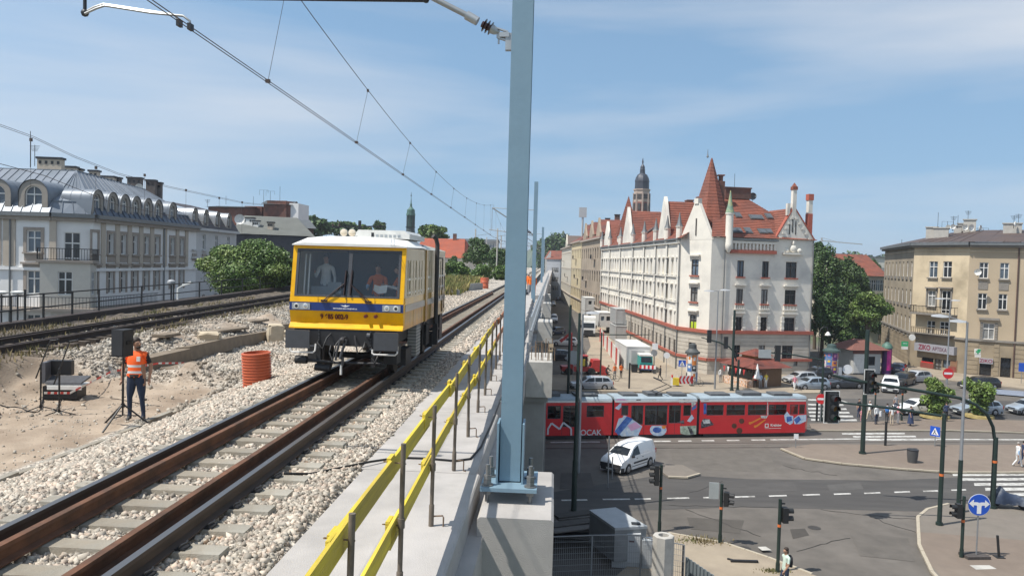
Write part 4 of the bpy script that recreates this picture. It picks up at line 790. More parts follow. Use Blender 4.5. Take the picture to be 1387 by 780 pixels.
b=B(); b.box(-.42,.5,-.3,.3,.0,.34); part(fc,'case_body',b,STBK)
b=B(); b.box(-.30,.62,-.315,-.302,.25,.34); b.box(-.32,.62,-.3,.28,.341,.37); part(fc,'white_shelf',b,WHT)
b=B(); b.prism([(-.36,-.3,.39),(.60,-.3,.39),(.70,.1,.52),(-.36,.1,.52)],(0,.02,.05)); part(fc,'mixing_desk',b,mat('mixer_grey',(.07,.07,.075),.5,var=.3,sc=12))
b=B(); b.box(-.5,.15,.14,.34,.57,.96); part(fc,'rack_lid',b,STBK)
b=B(); b.box(-.52,-.40,-.2,.36,.40,.95); part(fc,'rack_side',b,mat('rack_grey',(.1,.1,.11),.5)); b=B()
for k in range(5):b.box(-.525,-.5201,-.1,.25,.45+.09*k,.49+.09*k)
part(fc,'rack_slot',b,STEELG)
tp=thing('barrier_tape','red and white barrier tape strung across behind the worker','tape'); RED=mat('red_tape',(.6,.05,.04),.5); pts=[on_deck(60,512)+Vector((0,0,.45)),on_deck(95,508)+Vector((0,0,.32)),on_deck(150,494)+Vector((0,0,.18)),on_deck(215,477)+Vector((0,0,.25)),on_deck(250,470)+Vector((0,0,.2))]
for i in range(len(pts)-1):
 for k in range(8):
  a=pts[i].lerp(pts[i+1],k/8); c=pts[i].lerp(pts[i+1],(k+.96)/8); b=B(); b.bar(a,c,.003,.05); part(tp,'tape_band',b,RED if k%2 else WHT)
pc=on_deck(349,520); PIPE=mat('orange_plastic',(.50,.115,.05),.45,var=.06,sc=3)
b=B(); prof=[]; nr=12; hh=.86
for k in range(nr):z0=hh*k/nr; d=hh/nr; prof+=[(.325,z0),(.325,z0+d*.28),(.352,z0+d*.42),(.352,z0+d*.82),(.325,z0+d*.97)]
prof+=[(.325,hh),(.30,hh),(.30,.02)]
b.lathe(prof,30,caps=False); o=solo('corrugated_pipe',b,PIPE,'orange corrugated plastic pipe standing upright on the ballast beside the rail car','pipe',pc+Vector((0,0,-.06)),smooth=45); o.rotation_euler=(R(2),R(-3),0)
# street: ground, roads, pavements, markings
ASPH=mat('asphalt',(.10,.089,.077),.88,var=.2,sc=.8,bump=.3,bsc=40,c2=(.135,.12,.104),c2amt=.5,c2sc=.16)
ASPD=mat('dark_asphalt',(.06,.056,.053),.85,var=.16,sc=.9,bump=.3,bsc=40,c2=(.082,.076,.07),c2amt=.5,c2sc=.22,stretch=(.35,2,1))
PAVE=mat('sandy_paving',(.33,.275,.205),.9,var=.1,sc=1.2,bump=.2,bsc=40,c2=(.25,.205,.155),c2amt=.4,c2sc=.2)
PAVR=mat('reddish_paving',(.175,.137,.108),.9,var=.1,sc=1.5,bump=.2,bsc=40,c2=(.205,.165,.13),c2amt=.45,c2sc=.16)
PAVG=mat('grey_paving',(.18,.155,.13),.9,var=.1,sc=1.5,bump=.2,bsc=40,c2=(.17,.15,.125),c2amt=.4,c2sc=.3)
KERB=mat('kerb_concrete',(.40,.35,.27),.9,var=.15,sc=3)
LINE=mat('road_paint',(.52,.51,.48),.75,var=.25,sc=6,c2=(.24,.23,.21),c2amt=.36,c2sc=2.2)
GRD=mat('city_ground',(.13,.125,.10),.95,var=.2,sc=.05,c2=(.07,.10,.04),c2amt=.5,c2sc=.02)
b=B(); b.poly([(-2500,-300,S-.06),(2500,-300,S-.06),(2500,5500,S-.06),(-2500,5500,S-.06)]); struct('ground',b,GRD)
b=B(); b.poly([(-1.0,10,S-.02),(120,10,S-.02),(170,150,S-.02),(52,116,S-.02),(18,320,S-.02),(-1.0,320,S-.02)]); struct('road',b,ASPH)
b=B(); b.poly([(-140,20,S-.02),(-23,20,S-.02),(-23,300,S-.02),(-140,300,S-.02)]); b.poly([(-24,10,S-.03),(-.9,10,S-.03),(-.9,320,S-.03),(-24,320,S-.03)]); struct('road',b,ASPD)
def st(x,y,z=S):return P(x,y,z)
def flat(name,pix,z,mt,th=None):
 b=B(); pts=[P(x,y,S)for x,y in pix]; pts=[Vector((p.x,p.y,S+z))for p in pts]
 if th:b.prism([p-Vector((0,0,th))for p in pts],(0,0,th))
 else:b.poly(pts)
 return struct(name,b,mt)
KSM=None
def kerb(label,pix,h=.13,wd=.16):
 global KSM
 if KSM is None:
  b=B(); b.box(-.49,.49,-.08,.08,-.1,0); KSM=b.mesh('kerb_stone',KERB)
 t=thing('kerb',label,'kerb'); pts=[P(x,y,S)for x,y in pix]
 for i in range(len(pts)-1):
  a,c=pts[i],pts[i+1]; n=max(1,round((c-a).length)); d=c-a; an=math.atan2(d.y,d.x)
  for k in range(n):
   m_=a.lerp(c,(k+.5)/n); o=link('kerb_stone',KSM,t,(m_.x,m_.y,S+h+rnd.uniform(-.008,.008)),an); o.scale=((c-a).length/n/1.0,1,1)
 return t
flat('dark_road_lane',[(735,668),(905,641),(1010,648),(1200,650),(1290,646),(1500,640),(1560,700),(1400,700),(1250,692),(1000,686),(880,690),(730,700)],-.014,ASPD)
flat('tram_lane',[(600,607),(745,606),(1100,601),(1260,602),(1500,600),(1500,583),(1100,583),(600,590)],-.012,mat('tram_lane_asphalt',(.125,.11,.095),.85,var=.15,sc=.4,bump=.2,bsc=60))
flat('back_road',[(735,534),(1100,539),(1290,541),(1500,545),(1500,572),(1330,566),(1240,566),(1130,572),(735,560)],-.013,ASPD)
flat('pavement',[(905,724),(980,737),(1040,757),(1110,784),(1160,830),(700,900),(860,760)],.10,PAVE,.16)
flat('pavement',[(1243,702),(1256,691),(1285,684),(1330,684),(1500,690),(1500,900),(1290,800),(1262,776),(1245,740)],.10,PAVG,.16)
flat('pavement',[(1240,722),(1400,735),(1500,742),(1500,860),(1290,800),(1258,765)],.104,PAVR)
flat('traffic_island',[(1058,609),(1100,603),(1260,604),(1500,603),(1500,640),(1290,641),(1230,637),(1140,629),(1090,622)],.11,PAVR,.16)
flat('traffic_island',[(1096,575),(1170,573),(1245,569),(1330,569),(1500,575),(1500,588),(1290,584),(1100,584)],.11,PAVR,.16)
flat('traffic_island',[(902,630),(925,631),(948,643),(930,648),(905,647),(896,640)],.09,PAVG,.14)
flat('pavement',[(730,528),(790,530),(960,533),(1110,533),(1120,505),(1104,500),(960,497),(880,470),(800,425),(770,402),(757,380),(761,380),(790,430),(800,470),(780,505),(735,510)],.10,PAVE,.16)
flat('pavement',[(1110,512),(1130,500),(1200,500),(1240,512),(1290,516),(1500,540),(1500,480),(1300,480),(1200,470),(1120,478)],.10,PAVE,.16)
flat('ramp',[(1305,525),(1387,531),(1387,538),(1330,533)],.112,mat('blue_white_marking',(.20,.23,.29),.7,var=.2,sc=2))
kerb('kerb of the reddish tram island, along its near side',[(1058,609),(1090,622),(1140,629),(1230,637),(1290,641),(1387,641)])
kerb('curved kerb round the corner pavement with the blue arrow sign',[(1285,684),(1256,691),(1243,702),(1245,740),(1262,776),(1275,790)])
kerb('kerb of the sandy pavement by the three small traffic lights',[(905,724),(980,737),(1040,757),(1100,780)])
kerb('kerb of the small island beside the white van',[(948,643),(930,648),(905,647)])
kerb('kerb of the far tram island where people wait',[(1096,584),(1290,584),(1387,587)])
def mark(name,rects,z=.004):
 b=B()
 for q in rects:
  pts=[P(x,y,S)for x,y in q]; b.poly([(p.x,p.y,S+z)for p in pts])
 return struct(name,b,LINE)
def dash(x0,x1,y0,y1,h=.85):return[(x0,y0-h),(x1,y1-h),(x1+1,y1+h),(x0+1,y0+h)]
mark('lane_markings',[dash(903,933,674.3,673.6),dash(952,966,673.3,673),dash(995,1022,672.4,671.6),dash(1041,1065,671.2,670.4),dash(1087,1110,669.6,669),dash(1129,1152,668.6,667.8),dash(1170,1192,667.4,666.6),dash(1211,1232,666,665.2),dash(1250,1270,664.6,664),dash(1288,1308,663.2,662.6),dash(816,853,675.6,675.2),dash(859,881,675.2,674.8),dash(760,795,676.8,676.2)],-.010)
mark('tram_lane_markings',[dash(885,908,597,597,.7),dash(918,936,596.8,596.6,.7),dash(950,967,596.4,596.2,.7),dash(984,1001,596,595.8,.7),dash(1017,1036,595.4,595.2,.7),dash(1043,1175,595,593.8,.7),dash(1262,1500,594.4,595.5,.7),dash(1262,1278,589,594,.7),dash(745,800,598.6,598,.6),dash(800,812,598,597.9,.6)],-.008)
mark('crosswalk_stripes',[dash(1094,1136,541,541.5,1.0),dash(1094,1142,547.5,548,1.1),dash(1094,1146,553,553.5,1.1),dash(1095,1150,558,558.5,1.1),dash(1096,1155,563,563.5,1.2),dash(1098,1160,568,568.5,1.2),dash(1136,1148,541,545,.7),dash(1150,1168,545,552,.5)],.004-.013)
mark('crosswalk_stripes',[dash(1140,1225,587,586.6,1.0),dash(1155,1240,591,590.6,1.0),dash(1170,1268,595,594.6,1.2)],-.0076)
mark('crosswalk_stripes',[dash(1290,1480,642.5,641.5,1.5),dash(1303,1480,648.8,648,1.7),dash(1319,1480,655.4,654.6,1.8),dash(1334,1480,662,661,2),dash(1345,1480,669,668,2.1)],-.009)
b=B(); b.poly([(p.x,p.y,S+.109)for p in[st(1313,768),st(1340,768),st(1350,773),st(1322,774)]]); struct('pale_paving',b,CONC)
b=B()
for(ya,yb)in((600.5,597.5),(607,603.5),(579,577.5),(583.5,581.5)):
 p,q=P(560,ya+.6,S),P(1500,yb,S); b.bar((p.x,p.y,S-.02),(q.x,q.y,S-.02),.11,.03)
struct('tram_rails',b,mat('tram_rail_steel',(.07,.06,.055),.5,.5,var=.2))
b=B()
g2=random.Random(5)
for px,py in((1103,714),(1008,742)):c=st(px,py); b.lathe([(.33,0),(.33,.006),(.30,.007)],16,(c.x,c.y,S-.012))
struct('manhole_covers',b,mat('cast_iron',(.06,.055,.05),.7,.3,var=.3,sc=8))
b=B(); p=[st(*q)for q in((1026,743),(1037,742.5),(1045,747.5),(1032,748))]; b.poly([(q.x,q.y,S+.106)for q in p]); struct('pale_cover_plate',b,CONC)
for i,(pl,cc)in enumerate((([(930,700),(1008,704),(1002,722),(936,716)],(.08,.071,.061)),([(1070,716),(1090,715),(1096,724),(1074,729)],(.06,.053,.046)),([(1120,656),(1165,653),(1170,662),(1124,665)],(.085,.08,.075)),([(905,602),(1040,602),(1052,640),(960,636),(912,626)],(.118,.105,.09)),([(1150,720),(1230,728),(1240,760),(1165,752)],(.11,.098,.085)),([(760,640),(800,640),(805,660),(758,662)],(.075,.067,.06)),([(1010,655),(1075,652),(1082,664),(1012,667)],(.075,.07,.066)))):
 flat('asphalt_patch',pl,-.009+.0003*i if i!=3 else-.0165,mat('asphalt_patch_%d'%i,cc,.9,var=.2,sc=1.1,bump=.3,bsc=50))
b=B(); g2=random.Random(4)
for x,y,dx,dy,n in((930,690,9,3.2,12),(1080,745,8,-2,10),(1110,690,10,1,14),(980,652,-6,2,9),(1180,700,9,3,9),(1060,630,8,1.5,10),(905,684,10,.2,16)):
 pts=[]
 for k in range(n):c=st(x+dx*k+g2 .uniform(-2,2),y+dy*k+g2 .uniform(-1,1)); pts.append(Vector((c.x,c.y,S-.008)))
 for p,q in zip(pts,pts[1:]):b.bar(p,q,g2 .uniform(.03,.07),.006)
struct('road_cracks',b,mat('crack_tar',(.035,.032,.03),.8))
# vehicles
TYRE=mat('tyre_rubber',(.018,.018,.018),.85,var=.2,sc=8); RIM=mat('wheel_rim',(.38,.38,.39),.35,.7,var=.1); CGL=glass('car_glass',(.012,.015,.018),.05,.4,1.5,.2)
PLAS=mat('black_plastic',(.025,.025,.027),.6,var=.15); HLG=mat('headlamp',(.6,.62,.64),.1,.4,var=.1); TLG=mat('tail_lamp',(.35,.015,.012),.2,var=.1); PLATE=mat('number_plate',(.7,.7,.66),.5)
def paint(name,c,metal=.0):return mat('car_paint_'+name,c,.28,metal,var=.04,sc=1.5,coat=.8)
CARS=dict(hatch=dict(L=4.0,W=1.72,wb=2.48,belt=.90,top=[(2.0,.42),(1.97,.62),(1.86,.74),(1.05,.95),(.95,.98),(.28,1.40),(-.2,1.46),(-1.0,1.44),(-1.55,1.36),(-1.88,.98),(-1.99,.86),(-2.0,.45)],ws=(.93,.34),rs=(-1.60,-1.88),win=[[(.72,.95),(.30,1.30),(-.42,1.37),(-.42,.94)],[(-.5,.94),(-.5,1.37),(-1.1,1.35),(-1.45,1.28),(-1.5,.98)]]),sedan=dict(L=4.7,W=1.8,wb=2.75,belt=.90,top=[(2.35,.42),(2.32,.62),(2.2,.73),(1.2,.93),(1.1,.95),(.38,1.37),(-.1,1.43),(-.7,1.42),(-1.2,1.32),(-1.75,1.0),(-2.25,.97),(-2.34,.85),(-2.35,.45)],ws=(1.08,.42),rs=(-1.2,-1.72),win=[[(.82,.94),(.40,1.27),(-.25,1.35),(-.25,.94)],[(-.33,.94),(-.33,1.35),(-.8,1.34),(-1.3,1.18),(-1.4,.96)]]),estate=dict(L=4.65,W=1.8,wb=2.68,belt=.92,top=[(2.32,.42),(2.29,.62),(2.17,.74),(1.2,.94),(1.1,.97),(.4,1.40),(-.1,1.46),(-1.2,1.46),(-1.85,1.40),(-2.2,1.02),(-2.31,.9),(-2.32,.45)],ws=(1.08,.44),rs=(-1.88,-2.2),win=[[(.82,.96),(.42,1.30),(-.2,1.38),(-.2,.96)],[(-.28,.96),(-.28,1.38),(-1.05,1.38),(-1.05,.96)],[(-1.13,.96),(-1.13,1.38),(-1.72,1.32),(-1.95,1.02)]]),suv=dict(L=4.5,W=1.85,wb=2.65,belt=1.05,top=[(2.25,.45),(2.22,.75),(2.1,.95),(1.25,1.08),(1.12,1.12),(.5,1.60),(.1,1.68),(-1.2,1.68),(-1.9,1.62),(-2.15,1.1),(-2.24,.9),(-2.25,.48)],ws=(1.1,.54),rs=(-1.92,-2.15),win=[[(.85,1.10),(.5,1.50),(-.15,1.60),(-.15,1.10)],[(-.23,1.10),(-.23,1.60),(-1.0,1.60),(-1.0,1.10)],[(-1.08,1.10),(-1.08,1.60),(-1.75,1.54),(-1.9,1.15)]]),van=dict(L=4.4,W=1.82,wb=2.73,belt=1.0,top=[(2.2,.40),(2.17,.72),(2.02,.90),(1.42,1.10),(1.32,1.14),(.52,1.66),(.2,1.77),(-.5,1.83),(-1.6,1.82),(-2.05,1.76),(-2.15,1.3),(-2.19,.9),(-2.2,.42)],ws=(1.30,.56),rs=None,win=[[(1.02,1.10),(.56,1.50),(-.02,1.66),(-.06,1.10)]]))
CM={}
def interp(pts,x):
 for(x0,z0),(x1,z1)in zip(pts,pts[1:]):
  if x0>=x>=x1:return z0 if x0==x1 else z0+(z1-z0)*(x0-x)/(x0-x1)
 return pts[-1][1]
def car(label,px,py,kind,pt,head,group=None,loc=None,z=S,cat='car',name=None):
 c=CARS[kind]; w_=c['W']/2; L2=c['L']/2; wb=c['wb']/2; belt=c['belt']
 loc=loc or Vector(st(px,py))
 nm=name or('parked_car' if kind!='van' else 'panel_van')
 t=thing(nm,label,cat,(loc.x,loc.y,z),head,group)
 tap=.34
 def hw_(z,x):
  k=w_*(1-.10*max(0,(abs(x)-L2*.72)/(L2*.28))**2); return k-(z-belt)*tap*(1 if z>belt else 0)
 if kind not in CM:
  d={}; ar=.36
  xs=sorted(set([p[0]for p in c['top']]+[s*wb+k*ar for s in(-1,1)for k in(-1.12,-.85,-.45,0,.45,.85,1.12)]+[-.6,0,.6]),reverse=True)
  b=B(); rings=[]
  for x in xs:
   zt=interp(c['top'],x); zb=.20
   for s in(-1,1):
    dx=abs(x-s*wb)/ar
    if dx<1.0:zb=max(zb,.30+math.sqrt(max(0,1-dx*dx))*.38)
    elif dx<1.13:zb=max(zb,.2)
   zb=min(zb,zt-.05); zm=min(max(.5,zb+.02),zt-.04); zl=min(belt,zt-.03)
   zm=min(zm,zl-.005); wt=hw_(zt,x)-.10 if zt>belt+.1 else hw_(0,x)*.88
   r=[(x,-hw_(0,x)*.965,zb),(x,-hw_(0,x),zm),(x,-hw_(0,x)*.99,zl)]
   zs=zt-.055 if zt>belt+.12 else zt-.02
   r+=[(x,-(hw_(zs,x)if zt>belt+.12 else hw_(0,x)*.95),max(zs,zl+.004)),(x,-wt,zt),(x,0,zt+.015)]
   rings.append(r+[(a,-b_,c_)for a,b_,c_ in reversed(r[:-1])])
  b.loft(rings); d['body']=b.mesh('body',pt,32)
  b=B()
  def yy(z,x):return hw_(z,x)+.006
  ws=[]
  for poly in c['win']:
   for s in(-1,1):
    bb=B(); bb.poly([(x,s*yy(z,x),z)for x,z in poly]); ws.append(('window',bb.mesh('window',CGL)))
  def screen(x0,x1):
   bb=B(); sg=1 if x0>0 else-1; n=Vector((abs(interp(c['top'],x1)-interp(c['top'],x0)),0,abs(x0-x1))).normalized()*.012; z0,z1=interp(c['top'],x0)+.012,interp(c['top'],x1)-.02
   y0=hw_(z0,x0)-.12; y1=hw_(z1,x1)-.13; o=Vector((n.x*sg,0,n.z))
   q=[Vector((x0,-y0,z0))+o,Vector((x0,0,z0+.013))+o,Vector((x0,y0,z0))+o,Vector((x1,y1,z1))+o,Vector((x1,0,z1+.016))+o,Vector((x1,-y1,z1))+o]
   bb.add(q,[(0,1,4,5),(1,2,3,4)]); return bb
  ws.append(('windscreen',screen(*c['ws']).mesh('windscreen',CGL)))
  if c['rs']:ws.append(('rear_window',screen(*reversed(c['rs'])[::-1]if False else(c['rs'][1],c['rs'][0])).mesh('rear_window',CGL)))
  d['win']=ws
  bb=B(); bb.tube([(0,-.09,0),(0,.09,0)],[.315,.315],20); bb.tube([(0,-.11,0),(0,-.09,0)],[.28,.315],20); d['tyre']=bb.mesh('tyre',TYRE,40)
  bb=B(); bb.tube([(0,-.108,0),(0,-.116,0)],[.20,.19],16); bb.tube([(0,-.1161,0),(0,-.125,0)],[.06,.05],10)
  for k in range(5):a=k*1.2566; bb.bar((.05*math.cos(a),-.119,.05*math.sin(a)),(.19*math.cos(a),-.119,.19*math.sin(a)),.05,.012,up=(0,1,0))
  d['rim']=bb.mesh('rim',RIM,40)
  zf=interp(c['top'],L2-.08); bb=B(); bb.prism([(-.20,-.17,-.07),(.05,-.10,-.09),(.06,-.10,.04),(-.22,-.17,.07)],(0,.30,0)); d['hl']=bb.mesh('headlight',HLG)
  bb=B(); bb.box(-.03,.06,-.09,.09,-.14,.14); d['tl']=bb.mesh('tail_light',TLG)
  bb=B(); bb.prism([(L2-.25,-w_*.93,.22),(L2+.03,-w_*.80,.22),(L2+.04,-w_*.80,.46),(L2-.25,-w_*.945,.47)],(0,0,.0001))if False else None
  bb=B(); bb.loft([[(L2-.32,-w_*1.0,.21),(L2-.32,w_*1.0,.21),(L2-.32,w_*1.0,.47),(L2-.32,-w_*1.0,.47)],[(L2-.02,-w_*.93,.21),(L2-.02,w_*.93,.21),(L2-.02,w_*.93,.5),(L2-.02,-w_*.93,.5)],[(L2+.04,-w_*.7,.24),(L2+.04,w_*.7,.24),(L2+.04,w_*.7,.46),(L2+.04,-w_*.7,.46)]]); bb.box(L2-.01,L2+.012,-.42,.42,.56,.66); d['bump']=bb.mesh('bumper',PLAS,30)
  bb=B(); bb.loft([[(-L2+.3,-w_*1.0,.22),(-L2+.3,w_*1.0,.22),(-L2+.3,w_*1.0,.42),(-L2+.3,-w_*1.0,.42)],[(-L2-.03,-w_*.85,.24),(-L2-.03,w_*.85,.24),(-L2-.03,w_*.85,.44),(-L2-.03,-w_*.85,.44)]]); d['rbump']=bb.mesh('rear_bumper',PLAS,30)
  bb=B(); bb.box(L2+.041,L2+.05,-.26,.26,.30,.41); bb.box(-L2-.05,-L2-.031,-.26,.26,.62,.73); d['plate']=bb.mesh('number_plate',PLATE)
  bb=B(); bb.prism([(-.04,-.02,-.05),(.07,-.02,-.06),(.05,.14,-.05),(-.05,.16,-.05)],(0,0,.13)); d['mir']=bb.mesh('mirror',PLAS)
  bb=B()
  for s in(-1,1):
   for x in(.35,-.35):bb.box(x-.08,x+.08,s*(w_+.002)-.008,s*(w_+.002)+.008,belt-.12,belt-.09)
  bb.box(-.95,.95,-w_-.004,-w_+.01,.40,.44); bb.box(-.95,.95,w_-.01,w_+.004,.40,.44); d['trim']=bb.mesh('door_trim',PLAS)
  CM[kind]=d
 d=CM[kind]
 o=link('body',d['body'],t); o.material_slots[0].link='OBJECT'; o.material_slots[0].material=pt
 for n_,me in d['win']:link(n_,me,t)
 for sx in(-1,1):
  for sy in(-1,1):
   wo_=link('wheel',d['tyre'],t,(sx*wb,sy*(w_-.10),.315),0 if sy<0 else math.pi); link('rim',d['rim'],wo_)
 zf=interp(c['top'],L2-.1)
 for sy in(-1,1):
  o=link('headlight',d['hl'],t,(L2-.13,sy*(w_-.24),zf-.10)); o.scale=(1,-sy,1)if sy>0 else(1,1,1)
  link('tail_light',d['tl'],t,(-L2+.02,sy*(w_-.16),min(interp(c['top'],-L2+.08)-.16,.86 if kind!='van' else 1.0)))
  o=link('mirror',d['mir'],t,(c['ws'][0]-.35,sy*(w_+.005),belt+.08)); o.scale=(1,sy,1)
 link('bumper',d['bump'],t); link('rear_bumper',d['rbump'],t); link('number_plate',d['plate'],t); link('door_trim',d['trim'],t)
 return t
def hd(px0,py0,px1,py1):a,c=st(px0,py0),st(px1,py1); return math.atan2(c.y-a.y,c.x-a.x)
PW=paint('white',(.78,.78,.77)); PS=paint('silver_blue',(.36,.42,.48),.3); PSV=paint('silver',(.50,.51,.52),.3); PK=paint('black',(.012,.013,.016)); PG=paint('graphite',(.05,.055,.065),.2); PDB=paint('dark_blue',(.02,.035,.08))
LEFTW=hd(1100,560,1000,561)
a1_=st(850,641); vh=hd(886,625.5,843,640)
van=car('white panel van with black side strip and bumpers turning beside the tram',0,0,'van',PW,vh,loc=st(851,633),cat='van'); van.scale=(.98,.98,.98)
w_=CARS['van']['W']/2
for s_ in(-1,1):
 b=B(); x0,x1=sorted((s_*(w_-.01),s_*(w_+.025))); b.box(-1.0,.75,x0,x1,.58,.68); part(van,'side_strip',b,PLAS)
 b=B(); b.box(-1.15,-.40,x0+.0,x1-.018 if s_>0 else x1,1.18,1.2); b.box(-1.85,-.15,x0+.002,x1-.019 if s_>0 else x1,1.02,1.032); part(van,'panel_crease',b,mat('white_crease',(.6,.6,.6),.4))
b=B(); b.box(1.95,2.225,-.80,.80,.42,.68); part(van,'grille',b,PLAS)
car('silver blue hatchback parked in front of the small red roofed kiosk side',1098,527,'hatch',PS,LEFTW)
car('silver car parked behind the silver blue hatchback by the white building',1083,519,'hatch',PSV,LEFTW+.1)
car('dark graphite sedan parked beside the striped crossing, right of the silver blue hatchback',1143,525,'sedan',PG,LEFTW)
car('white off road car facing the crossing, head on',1206,529,'suv',PW,hd(1208,515,1205,535))
car('black car right behind the white off road car',1222,521,'estate',PK,LEFTW+.6)
car('silver hatchback behind the black car at the pharmacy side',1240,517,'hatch',PSV,LEFTW+.2)
car('white sedan stopped behind the people at the tram island',1243,560,'sedan',PW,LEFTW)
car('silver blue estate partly hidden by the right round shrub',1322,561,'estate',PS,LEFTW)
car('black estate parked before the pharmacy building door',1326,526,'estate',PK,LEFTW)
car('silver blue hatchback cut by the right edge of the photo',1393,560,'hatch',PS,LEFTW)
car('white estate car standing just beyond the tram roof on the left',800,527,'estate',PSV,LEFTW-.05)
car('white estate parked in the shade close to the viaduct pier',764,468,'estate',PW,LEFTW-.25)
car('dark blue car parked in the shade above the white estate',752,453,'hatch',PDB,LEFTW+.5)
car('black car parked in the shade left of the red loader',754,487,'hatch',PK,LEFTW-.2)
car('white delivery van head on in the shaded side street',750,436,'van',PW,R(-88),cat='van')
car('silver car parked far down the shaded side street',749,414,'hatch',PSV,R(-90))
car('dark car parked far down the side street beyond the silver one',756,407,'hatch',PG,R(90))
car('pale car farthest down the side street',745,398,'hatch',PW,R(-92))
car('small dark car parked by the purple lit column',1218,505,'hatch',PDB,R(60))
car('dark car parked below the trees left of the poster column',1106,512,'hatch',PG,LEFTW+.2)
def boxy(t,name,x0,x1,y0,y1,z0,z1,mt,bev=0):b=B(); b.box(x0,x1,y0,y1,z0,z1); return part(t,name,b,mt)
tl=st(797,456); tk=thing('truck','white lorry with a dark windscreen standing in the side street behind the site cabins','truck',tl,R(-3))
b=B(); b.prism([(-1.22,-1.1,.55),(-1.22,-1.18,1.5),(-1.22,-1.0,2.9),(-1.22,.9,2.95),(-1.22,.9,.55)],(2.44,0,0)); part(tk,'cab',b,PW)
b=B(); b.add([(-1.08,-1.19,1.75),(1.08,-1.19,1.75),(1.02,-1.055,2.65),(-1.02,-1.055,2.65)],[(0,1,2,3)]); part(tk,'windscreen',b,CGL)
boxy(tk,'grille',-.85,.85,-1.22,-1.0,.75,1.35,PLAS); boxy(tk,'bumper',-1.22,1.22,-1.28,-.9,.32,.72,PLAS); boxy(tk,'cargo_box',-1.25,1.25,1.05,7.2,.95,3.5,WHT)
for s_ in(-1,1):
 b=B(); b.box(s_*1.0-.14,s_*1.0+.14,-1.30,-1.22,.78,1.0); part(tk,'headlight',b,HLG)
 b=B(); b.box(s_*1.38-.1,s_*1.38+.1,-1.2,-1.05,1.7,2.3); part(tk,'mirror',b,PLAS)
 for y in(-.2,5.4):b=B(); b.tube([(s_*1.0,y,.5),(s_*1.25,y,.5)],[.5,.5],16); part(tk,'wheel',b,TYRE)
EXR=mat('machine_red',(.42,.035,.03),.45,var=.15,sc=3); q=st(786,507)
ld=thing('loader_crane','red loader crane with a raised boom in the shaded building site','loader crane',q,R(8))
b=B(); b.box(-2.4,2.2,-.9,.9,.5,1.05); b.prism([(1.2,-.9,1.06),(2.5,-.9,1.06),(2.3,-.9,1.9),(1.4,-.9,1.9)],(0,1.8,0)); part(ld,'chassis',b,EXR)
b=B(); b.bar((-1.2,0,1.0),(-1.4,0,5.1),.42,.5); b.bar((-1.4,0,5.0),(-2.6,0,4.0),.3); part(ld,'boom',b,EXR)
b=B(); b.bar((-1.2,.3,1.4),(.9,.3,1.9),.34,.55); part(ld,'arm',b,EXR)
b=B(); b.prism([(2.3,-1.1,.1),(3.3,-1.1,.1),(3.1,-1.1,1.0),(2.4,-1.1,1.2)],(0,2.2,0)); part(ld,'bucket',b,EXR)
b=B(); b.box(-.4,.7,-.7,.7,1.06,2.3); part(ld,'cab',b,CGL); b=B(); b.box(-.5,.8,-.75,.75,2.301,2.4); part(ld,'cab_roof',b,EXR)
for x in(-1.6,1.2):
 for y in(-1.0,1.0):b=B(); b.tube([(x,y-.16,.48),(x,y+.16,.48)],[.48,.48],14); part(ld,'wheel',b,TYRE)
b=B(); b.box(-.3,.35,-1.1,-.8,1.2,2.0); part(ld,'hose_reel',b,mat('machine_yellow',(.65,.48,.03),.5))
# tram
TRED=mat('tram_red',(.60,.02,.026),.33,var=.08,sc=.8,coat=.4); TROOF=mat('tram_roof',(.30,.36,.40),.6,var=.15,sc=2); TDK=mat('tram_dark',(.03,.03,.032),.6,var=.2)
TGL=glass('tram_glass',(.016,.018,.02),.07,.6,.8,.3)
TGT=GT.copy(); TGT.name='tinted_tram_glass'; TGT.node_tree.nodes['Transparent BSDF'].inputs[0].default_value=(.30,.33,.34,1)
TA=P(741,590,S+.3); TB=P(1093,585.5,S+.3)
tdir=math.atan2(TB.y-TA.y,TB.x-TA.x)
tram=thing('tram','long red articulated tram with picture wrap crossing under the viaduct','tram',(TA.x,TA.y,S),tdir)
def tu(x,y):u,z=FP(x,y,TA,TB); return u,z-S
def wall_holes(b,U0,U1,V0,V1,holes,dep=.06,y=0,mi=0,mr=0,flip=False):
 us=sorted(set([U0,U1]+[h[0]for h in holes]+[h[1]for h in holes])); vs=sorted(set([V0,V1]+[h[2]for h in holes]+[h[3]for h in holes]))
 for i in range(len(us)-1):
  for k in range(len(vs)-1):
   cx_,cz_=(us[i]+us[i+1])/2,(vs[k]+vs[k+1])/2
   if any(h[0]<cx_<h[1]and h[2]<cz_<h[3]for h in holes):continue
   b.add([(us[i],y,vs[k]),(us[i+1],y,vs[k]),(us[i+1],y,vs[k+1]),(us[i],y,vs[k+1])],[(0,1,2,3)],mi)
 for u0,u1,v0,v1 in holes:
  for p,q in(((u0,v0),(u1,v0)),((u1,v0),(u1,v1)),((u1,v1),(u0,v1)),((u0,v1),(u0,v0))):
   b.add([(p[0],y,p[1]),(q[0],y,q[1]),(q[0],y+dep,q[1]),(p[0],y+dep,p[1])],[(0,1,2,3)],mr)
def mesh_raw(b,name,mats):
 me=bpy.data.meshes.new(name); me.from_pydata(b.v,[],b.f)
 for q in(mats if isinstance(mats,(list,tuple))else[mats]):me.materials.append(q)
 me.polygons.foreach_set('material_index',b.m); return me
TH0,TH1,TWD=.3,2.98,2.3
